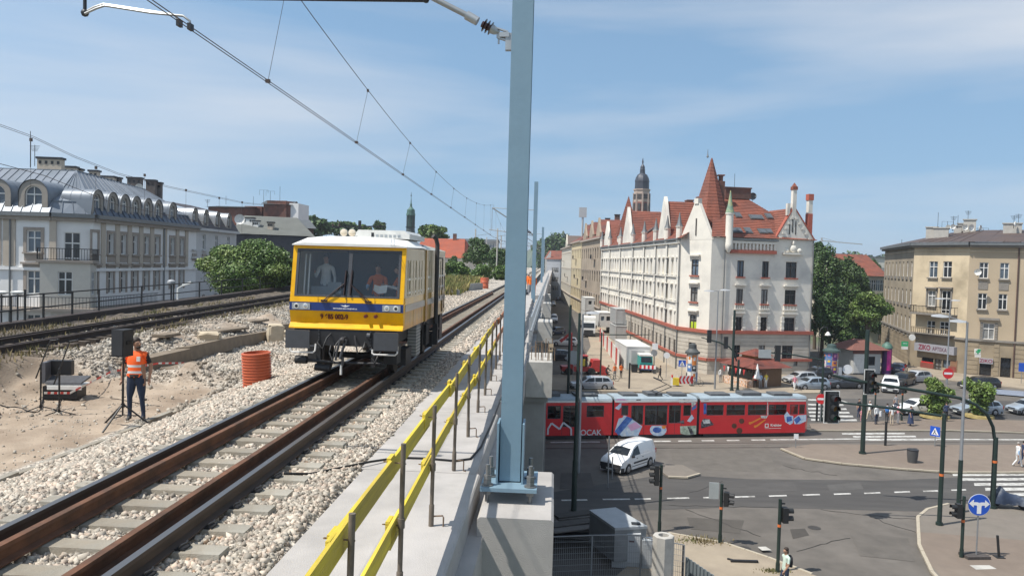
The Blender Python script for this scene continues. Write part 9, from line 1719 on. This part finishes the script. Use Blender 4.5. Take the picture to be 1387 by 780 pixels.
p=V3(st(873,504)); tv_=thing('teal_truck','small teal and white site vehicle parked before the long white container','truck',(p.x,p.y,S+.1),R(4)); b=B(); b.prism([(-.8,-1.0,.5),(-.8,-1.05,1.2),(-.8,-.85,2.0),(-.8,1.4,2.05),(-.8,1.4,.5)],(1.6,0,0)); part(tv_,'cab',b,mat('teal_paint',(.02,.30,.27),.4,coat=.3)); b=B(); b.box(-.82,.82,-.9,1.42,2.051,2.25); part(tv_,'cab_roof',b,WHT); b=B(); b.add([(-.7,-1.06,1.3),(.7,-1.06,1.3),(.66,-.90,1.92),(-.66,-.90,1.92)],[(0,1,2,3)]); part(tv_,'windscreen',b,CGL); b=B(); b.box(-.78,.78,-1.12,-.95,.35,.8); part(tv_,'bumper',b,mat('tarp_blue',(.06,.09,.22),.6))
for x in(-.65,.65):b=B(); b.tube([(x-.1,-.5,.3),(x+.1,-.5,.3)],[.3,.3],12); part(tv_,'wheel',b,TYRE)
p=V3(st(859,505)); t=thing('rubbish_bin','black wheeled bin beside the teal site vehicle','bin',(p.x,p.y,S+.1)); t.scale=(.7,.7,.8); b=B(); b.prism([(-.5,-.4,.1),(.5,-.4,.1),(.6,-.45,1.15),(-.6,-.45,1.15)],(0,.85,0)); part(t,'tub',b,SIGK); b=B(); b.box(-.62,.62,-.5,.45,1.151,1.25); part(t,'lid',b,SIGK)
def striped(label,p0,p1,z0,z1,n,chev=False,legs=True):
 a,c=V3(st(*p0)),V3(st(*p1)); t=thing('barrier_board',label,'barrier',(a.x,a.y,S+.1)); d=Vector((c.x-a.x,c.y-a.y,0)); L_=d.length; an=math.atan2(d.y,d.x)
 if chev:
  b=B(); b.box(0,L_,0,.04,z0,z1); part(t,'board',b,SWH,rz=an); h=(z1-z0)/2; zc=(z0+z1)/2; w_=L_/n
  for k in range(n):x=w_*k+w_*.1; b=B(); s_=w_*.5; b.prism([(x,-.004,zc),(x+w_*.45,-.004,z1),(x+w_*.45+s_,-.004,z1),(x+s_,-.004,zc),(x+w_*.45+s_,-.004,z0),(x+w_*.45,-.004,z0)],(0,-.004,0))if x+w_*.45+s_<L_ else b.prism([(x,-.004,zc),(x+w_*.4,-.004,z1),(L_,-.004,z1),(L_,-.004,z0),(x+w_*.4,-.004,z0)],(0,-.004,0)); part(t,'chevron',b,SRD,rz=an)
 else:
  for k in range(n):b=B(); b.box(L_*k/n,L_*(k+1)/n-.003,0,.04,z0,z1); part(t,'stripe',b,SRD if k%2==0 else SWH,rz=an)
 b=B(); b.box(.05,.11,.041,.1,0,z1); b.box(L_-.11,L_-.05,.041,.1,0,z1); b.box(-.1,.3,-.2,.3,0,.06); b.box(L_-.3,L_+.1,-.2,.3,0,.06); part(t,'legs',b,DARKM,rz=an); return t
striped('red and white chevron board in front of the white building corner',(918,524),(938.5,523.5),.25,1.15,4,True); striped('red and white striped barrier board before the teal vehicle',(866,506),(888,507),.55,1.0,8)
striped('low red and white striped barrier across the shaded site entrance',(760,507),(803,508),.45,.85,14)
p=V3(st(915,524)); b=B(); b.box(-.35,.35,-.2,.2,.15,.95); solo('yellow_sign_box',b,mat('machine_yellow',(.65,.48,.03)),'small yellow board box left of the chevron board','sign',(p.x,p.y,S+.1)); p=V3(st(910,524)); t=thing('warning_beacon','white and red striped beacon post left of the yellow board','beacon',(p.x,p.y,S+.1)); b=B(); b.box(-.13,.13,-.04,.04,.05,1.0); part(t,'panel',b,SWH); b=B(); b.cyl((0,0,1.0),(0,0,1.28),.09,8); part(t,'lamp',b,SRD)
# near yard below the viaduct
YBX=mat('yard_box_white',(.40,.42,.43),.6,var=.1,sc=2)
def yard_at(px,py,z=S):return V3(P(px,py,z))
tz=S+1.9; A_=[yard_at(798,690,tz),yard_at(834,686.5,tz),yard_at(877,712,tz),yard_at(833,714.5,tz)]
t=thing('flat_trailer','long flat topped white box trailer in the shade under the viaduct','trailer',(A_[0].x,A_[0].y,S)); o3=Vector((A_[0].x,A_[0].y,S)); b=B(); b.prism([q-o3-Vector((0,0,.12))for q in A_],(0,0,.12)); part(t,'lid',b,YBX); b=B(); m_=sum(A_,Vector())/4; A2_=[m_+(q-m_)*.975 for q in A_]; b.prism([Vector((q.x-o3 .x,q.y-o3 .y,.35))for q in A2_],(0,0,1.42)); part(t,'box_body',b,mat('yard_box_grey',(.24,.25,.255),.7,var=.15))
b=B(); q=A_[2].lerp(A_[1],.12)-o3; b.obox(q+Vector((-.35,-.1,.02)),(.4,.25,.06)); part(t,'hatch',b,SIGK)
c0=yard_at(828,768); c1_=yard_at(866,771); cb_=thing('electric_cabinet','white double door electric cabinet in the yard by the mesh fence','cabinet',(c0 .x,c0 .y,S),math.atan2(c1_.y-c0 .y,c1_.x-c0 .x)); L_=(c1_-c0).length; b=B(); b.box(0,L_,0,.7,.25,1.55); b.box(-.02,L_+.02,-.04,.74,1.552,1.6); b.box(.02,L_-.02,.03,.68,0,.249); part(cb_,'housing',b,mat('cabinet_white',(.50,.52,.53),.6,var=.06))
for k in range(2):
 b=B(); b.box(L_*.5*k+.02,L_*.5*(k+1)-.012,-.025,-.001,.3,1.5); dd_=part(cb_,'door',b,mat('cabinet_white',(.50,.52,.53)))
 b=B(); b.box(L_*(.30+.16*0+.14*k)+.02,L_*(.33+.14*k)+.04,-.04,-.0252,.78,1.05)if True else None; part(dd_,'handle',b,SIGK)
b=B(); b.box(L_*.60,L_*.78,-.028,-.0255,1.22,1.30); part(cb_,'name_plate',b,mat('plate_brown',(.12,.06,.06),.5))
c0=yard_at(869,772); b=B(); b.box(0,.45*1.1,0,.5,0,1.35); b.box(.05,.42,-.02,-.001,.25,1.2); t=solo('cable_cabinet',b,YBX,'small grey cabinet right next to the white electric cabinet','cabinet',c0,.05)
st_=thing('plank_stack','dark stack of planks and formwork lying under the viaduct','plank stack',V3(st(778,735))); g=random.Random(6)
for k in range(26):b=B(); b.obox((g.uniform(-.25,.25),g.uniform(-.5,.5),.08+.075*(k//2)+(.0 if k%2 else.0)),(2.3+g.uniform(-.5,.3),.62,.06),g.uniform(-.09,.09)+(0 if k<22 else.5)); b.v=[(x,y+(.9 if k%2 else-.1),z)for x,y,z in b.v]; part(st_,'plank',b,mat('grey_plank',(.13,.12,.11),.9,var=.35,sc=3,stretch=(.5,4,4),rndobj=.5))
wd=thing('hollow_column','pale hollow eight sided concrete column standing in the sun by the yard','column',V3(st(896,806))); h=W(896,724,wd.location.y).z-S; b=B(); r_=.44; b.lathe([(r_,0),(r_,h-.02),(r_-.03,h),(r_*.52,h),(r_*.48,h-.6)],8,caps=False); b.poly([(r_*.48*math.cos(k*.7854),r_*.48*math.sin(k*.7854),h-.6)for k in range(8)]); part(wd,'shaft',b,CONC)
fz=thing('corrugated_fence','blue grey corrugated sheet fence at the bottom of the yard','fence'); a,c=V3(st(927,792)),V3(st(992,840)); n=26; ht=1.15
for k in range(n):p,q=a.lerp(c,k/n),a.lerp(c,(k+1)/n); m2=p.lerp(q,.5)+Vector((.03,.08,0))*(1 if k%2 else-1); b=B(); b.prism([(p.x,p.y,S+.1),(m2 .x,m2 .y,S+.1),(q.x,q.y,S+.1)],(0,0,ht)); part(fz,'sheet_rib',b,mat('sheet_blue_grey',(.17,.20,.215),.6,.2,var=.1))
b=B(); b.cyl((a.x-.1,a.y,S),(a.x-.1,a.y,S+ht+.55),.04,6); part(fz,'post',b,DARKM)
mf=thing('mesh_fence','low steel mesh fence panels around the shaded yard','fence')
for(x0,y0,x1,y1,h)in((740,790,800,787,2.0),(801,787,866,786,2.0),(867,786,925,798,1.9)):
 a,c=V3(st(x0,y0)),V3(st(x1,y1)); b=B(); U=Vector((0,0,1)); b.bar(a+U*.1,c+U*.1,.035); b.bar(a+U*h,c+U*h,.035); b.bar(a,a+U*h,.04); b.bar(c,c+U*h,.04); pn=part(mf,'panel_frame',b,POLG); b=B(); n=22
 for k in range(1,n):q=a.lerp(c,k/n); b.bar(q+U*.1,q+U*h,.010)
 for k in range(1,8):b.bar(a+U*(h*k/8),c+U*(h*k/8),.010)
 part(pn,'wire_mesh',b,POLG)
p=yard_at(1008,764); b=B(); b.obox((0,0,.06),(1.25,.12,.10),.05); b.obox((-.5,.12,.04),(.5,.08,.06),-.6); solo('scrap_bar',b,DARKM,'dark bar lying on the sandy pavement left of the walking woman','scrap',(p.x,p.y,S+.1))
def gx_t(g,n):c=st(950,735); return c.x+g.normal(0,.6,n),c.y+g.normal(0,.3,n)
blades('dry_tuft',420,gx_t,DRYG,(.05,.2),12,.03,zf=lambda x,y:np.full(len(x),S+.1))
def gx_t2(g,n):c=st(1046,776); return c.x+g.normal(0,.3,n),c.y+g.normal(0,.12,n)
blades('dry_tuft',160,gx_t2,DRYG,(.05,.18),13,.03,zf=lambda x,y:np.full(len(x),S+.1))
# people in the street
def at_(px,py,z=.1):p=st(px,py); return Vector((p.x,p.y,S+z))
wl_=at_(1062.5,806); woman,wj,*_=person('woman in a pale sleeveless top with a dark backpack walking by the traffic light',wl_,R(-70),'walk',WALK,CMI,CJ,None,SKIN2,HAIRD,sc=1.08,fingers=True,sub=2,long=.02)
b=B(); b.lathe([(.02,-.28),(.13,-.26),(.15,-.05),(.13,.14),(.05,.22)],10); b.v=[(x,y*.62,z)for x,y,z in b.v]; bk=solo('backpack',b,CB,'dark backpack on the back of the woman in the pale top','backpack',wl_+Matrix.Rotation(R(-70),3,'Z')@Vector((0,.21,1.37)),R(-70),smooth=60)
PPL=[(1163,567,'stand',{},CB,CN,None,'person in black top at the left end of the people waiting on the tram island',R(20),HAIRD,None),(1166.5,572,'stand2',None,CP,CP,None,'child in pink beside the person in black on the tram island',0,HAIRL,.62),(1177.5,570,'walk',WALK,CW,CBE,CB,'person in white with a black bag, second of the people on the tram island',R(-60),HAIRG,None),(1186.5,576,'stand',None,CW,CJ,CW,'person in white top and jeans with a white bag on the tram island',R(30),HAIRD,None),(1201,574,'walk',WALK,CLB,CB,None,'person with a light blue backpack on the tram island',R(160),HAIRD,None),(1207.5,577,'stand',None,CW,CBE,None,'person in white top and shorts in the middle of the waiting group',R(180),HAIRD,None),(1216,575,'stand2',None,CP,CG,None,'person in a pink top near the far traffic light',R(90),HAIRD,None),(1233,578,'stand',None,CN,CN,None,'woman in a long navy dress standing right of the waiting group',R(60),HAIRD,None),(1378,634,'walk',WALK,CW,CW,CLB,'person in white trousers and light blue jacket crossing at the right edge',R(95),HAIRG,None),(1385.5,632,'walk',WALK,CN,CN,None,'person in navy behind the one in light blue at the right edge',R(95),HAIRD,None),(1022.5,527,'stand',None,CR,CB,None,'person in dark red queuing at the brown kiosk, left',R(170),HAIRD,None),(1029.5,527,'stand2',None,CLB,CG,CLB,'person in light blue queuing at the brown kiosk, middle',R(190),HAIRG,None),(1037,526.5,'stand',None,CYE,CW,CW,'person in yellow queuing at the brown kiosk, right',R(200),HAIRL,None),(1076,530,'walk',WALK,CP,CW,None,'person in a pink shirt walking left of the silver blue hatchback',R(0),HAIRD,None),(975.5,519,'stand',None,CW,CG,CW,'person in grey and white standing at the white building corner',R(20),HAIRD,None),(832.5,514,'stand',None,CO,CG,CO,'left of the two workers in orange in the side street',R(0),HAIRL,None),(841,513,'stand2',None,CO,CB,CO,'right of the two workers in orange, behind the black post',R(30),HAIRD,None),(894,516,'walk',WALK,CB,CB,CB,'person all in black striding before the white building',R(-80),HAIRD,None),(1213,560,'stand',None,CG,CN,None,'person in grey seen behind the waiting group by the white sedan',R(180),HAIRD,None),(1281,572,'stand2',None,CN,CB,CN,'person in navy standing between the two green shrubs',R(180),HAIRD,None)]
for px,py,key,ov,top,leg,slv,lb_,rz,hr,sc in PPL:
 o,j,*_=person(lb_,at_(px,py),rz,key,ov if key=='walk' else dict(wl=(-.2,-.22,.98))if key=='stand2' else{},top,leg,slv,SKIN,hr,sc=sc or.99)
 if 'dress' in lb_:b=B(); b.lathe([(.14,1.1),(.18,.95),(.24,.5),(.28,.22)],14); part(o,'dress',b,CN,60)
 if 'white bag' in lb_:b=B(); b.obox((.33,-.05,.95),(.16,.35,.45)); solo('shopping_bag',b,CW,'white shopping bag held by the person in white top and jeans','bag',at_(px,py),rz)
 if 'black bag' in lb_:b=B(); b.sph((0,.2,1.2),(.2,.13,.27),10); solo('shoulder_bag',b,CB,'black bag on the back of the second person on the tram island','bag',at_(px,py),rz,smooth=60)
 if 'light blue backpack' in lb_:b=B(); b.sph((0,.2,1.22),(.19,.13,.27),10); solo('backpack',b,mat('cloth_bright_blue',(.05,.2,.55),.8),'bright blue backpack of a person in the waiting group','backpack',at_(px,py),rz,smooth=60)
def bicycle(label,px,py,rz):
 t=thing('bicycle',label,'bicycle',at_(px,py),rz)
 for x in(-.52,.52):
  b=B(); pts=[(x+.33*math.cos(k*.3927),0,.34+.33*math.sin(k*.3927))for k in range(17)]; b.tube(pts,.02,5,caps=False); w1=part(t,'wheel',b,TYRE); b=B()
  for k in range(6):b.bar((x,0,.34),(x+.32*math.cos(k*1.047),0,.34+.32*math.sin(k*1.047)),.006)
  part(w1,'spokes',b,CHROME)
 b=B(); b.tube([(-.52,0,.34),(-.12,0,.32),(.38,0,.78),(-.22,0,.82),(-.12,0,.32)],.018,6); b.tube([(-.52,0,.34),(-.22,0,.82)],.012,5); b.tube([(.52,0,.34),(.40,0,.95)],.016,6); part(t,'frame',b,SIGK); b=B(); b.bar((.38,-.28,.98),(.38,.28,.98),.03); part(t,'handlebar',b,SIGK); b=B(); b.obox((-.25,0,.93),(.26,.13,.06)); part(t,'saddle',b,SIGK); return t
bicycle('bicycle ridden by the cyclist at the black arm mast',821,515,R(170)); bicycle('bicycle lying against the chevron board foot at the poster column',943,524,R(10)); bicycle('second bicycle beside the cyclist at the black arm mast',829,517,R(160))
RIDE=dict(pel=(0,.12,.98),spi=(0,.06,1.15),che=(0,-.1,1.32),nb=(0,-.18,1.45),nk=(0,-.22,1.52),hd=(0,-.27,1.59),ht=(0,-.27,1.68),sl=(-.17,-.15,1.4),sr=(.17,-.15,1.4),el=(-.22,-.3,1.2),er=(.22,-.3,1.2),wl=(-.2,-.5,1.08),wr=(.2,-.5,1.08),kl=(-.1,-.22,.75),al=(-.1,.0,.38),kr=(.1,-.1,.6),ar=(.1,.02,.18))
person('cyclist in dark clothes riding at the black arm mast',at_(821,515),R(80),'ride',RIDE,CB,CB,CB,SKIN,HAIRD)
for k,(x,y,rz)in enumerate(((-2.0,66,0),(-1.75,69,.5),(-2.4,72,2),(-2.1,76,1),(-2.6,80,0))):
 person(['nearest worker in orange far along the viaduct walkway','second worker in orange far along the walkway','third worker in orange far along the walkway, leaning left','fourth worker in orange far along the walkway','last worker in orange far along the walkway'][k],Vector((x,y,-.3)),rz,'stand',{},CO,CO if k%2 else CG,CO,SKIN,HAIRG)
b=B(); b.box(-2600,2600,-310,5600,S-1.2,62); hz_=bpy.data.materials.new('haze_air'); hz_.use_nodes=True; tt=hz_.node_tree; tt.nodes.clear(); pv=tt.nodes.new('ShaderNodeVolumePrincipled'); mo=tt.nodes.new('ShaderNodeOutputMaterial'); pv.inputs['Color'].default_value=(.86,.92,1,1); pv.inputs['Density'].default_value=.0003; pv.inputs['Anisotropy'].default_value=.3; tt.links.new(pv.outputs[0],mo.inputs['Volume']); o=part(None,'haze',b,hz_); o['kind']='stuff'
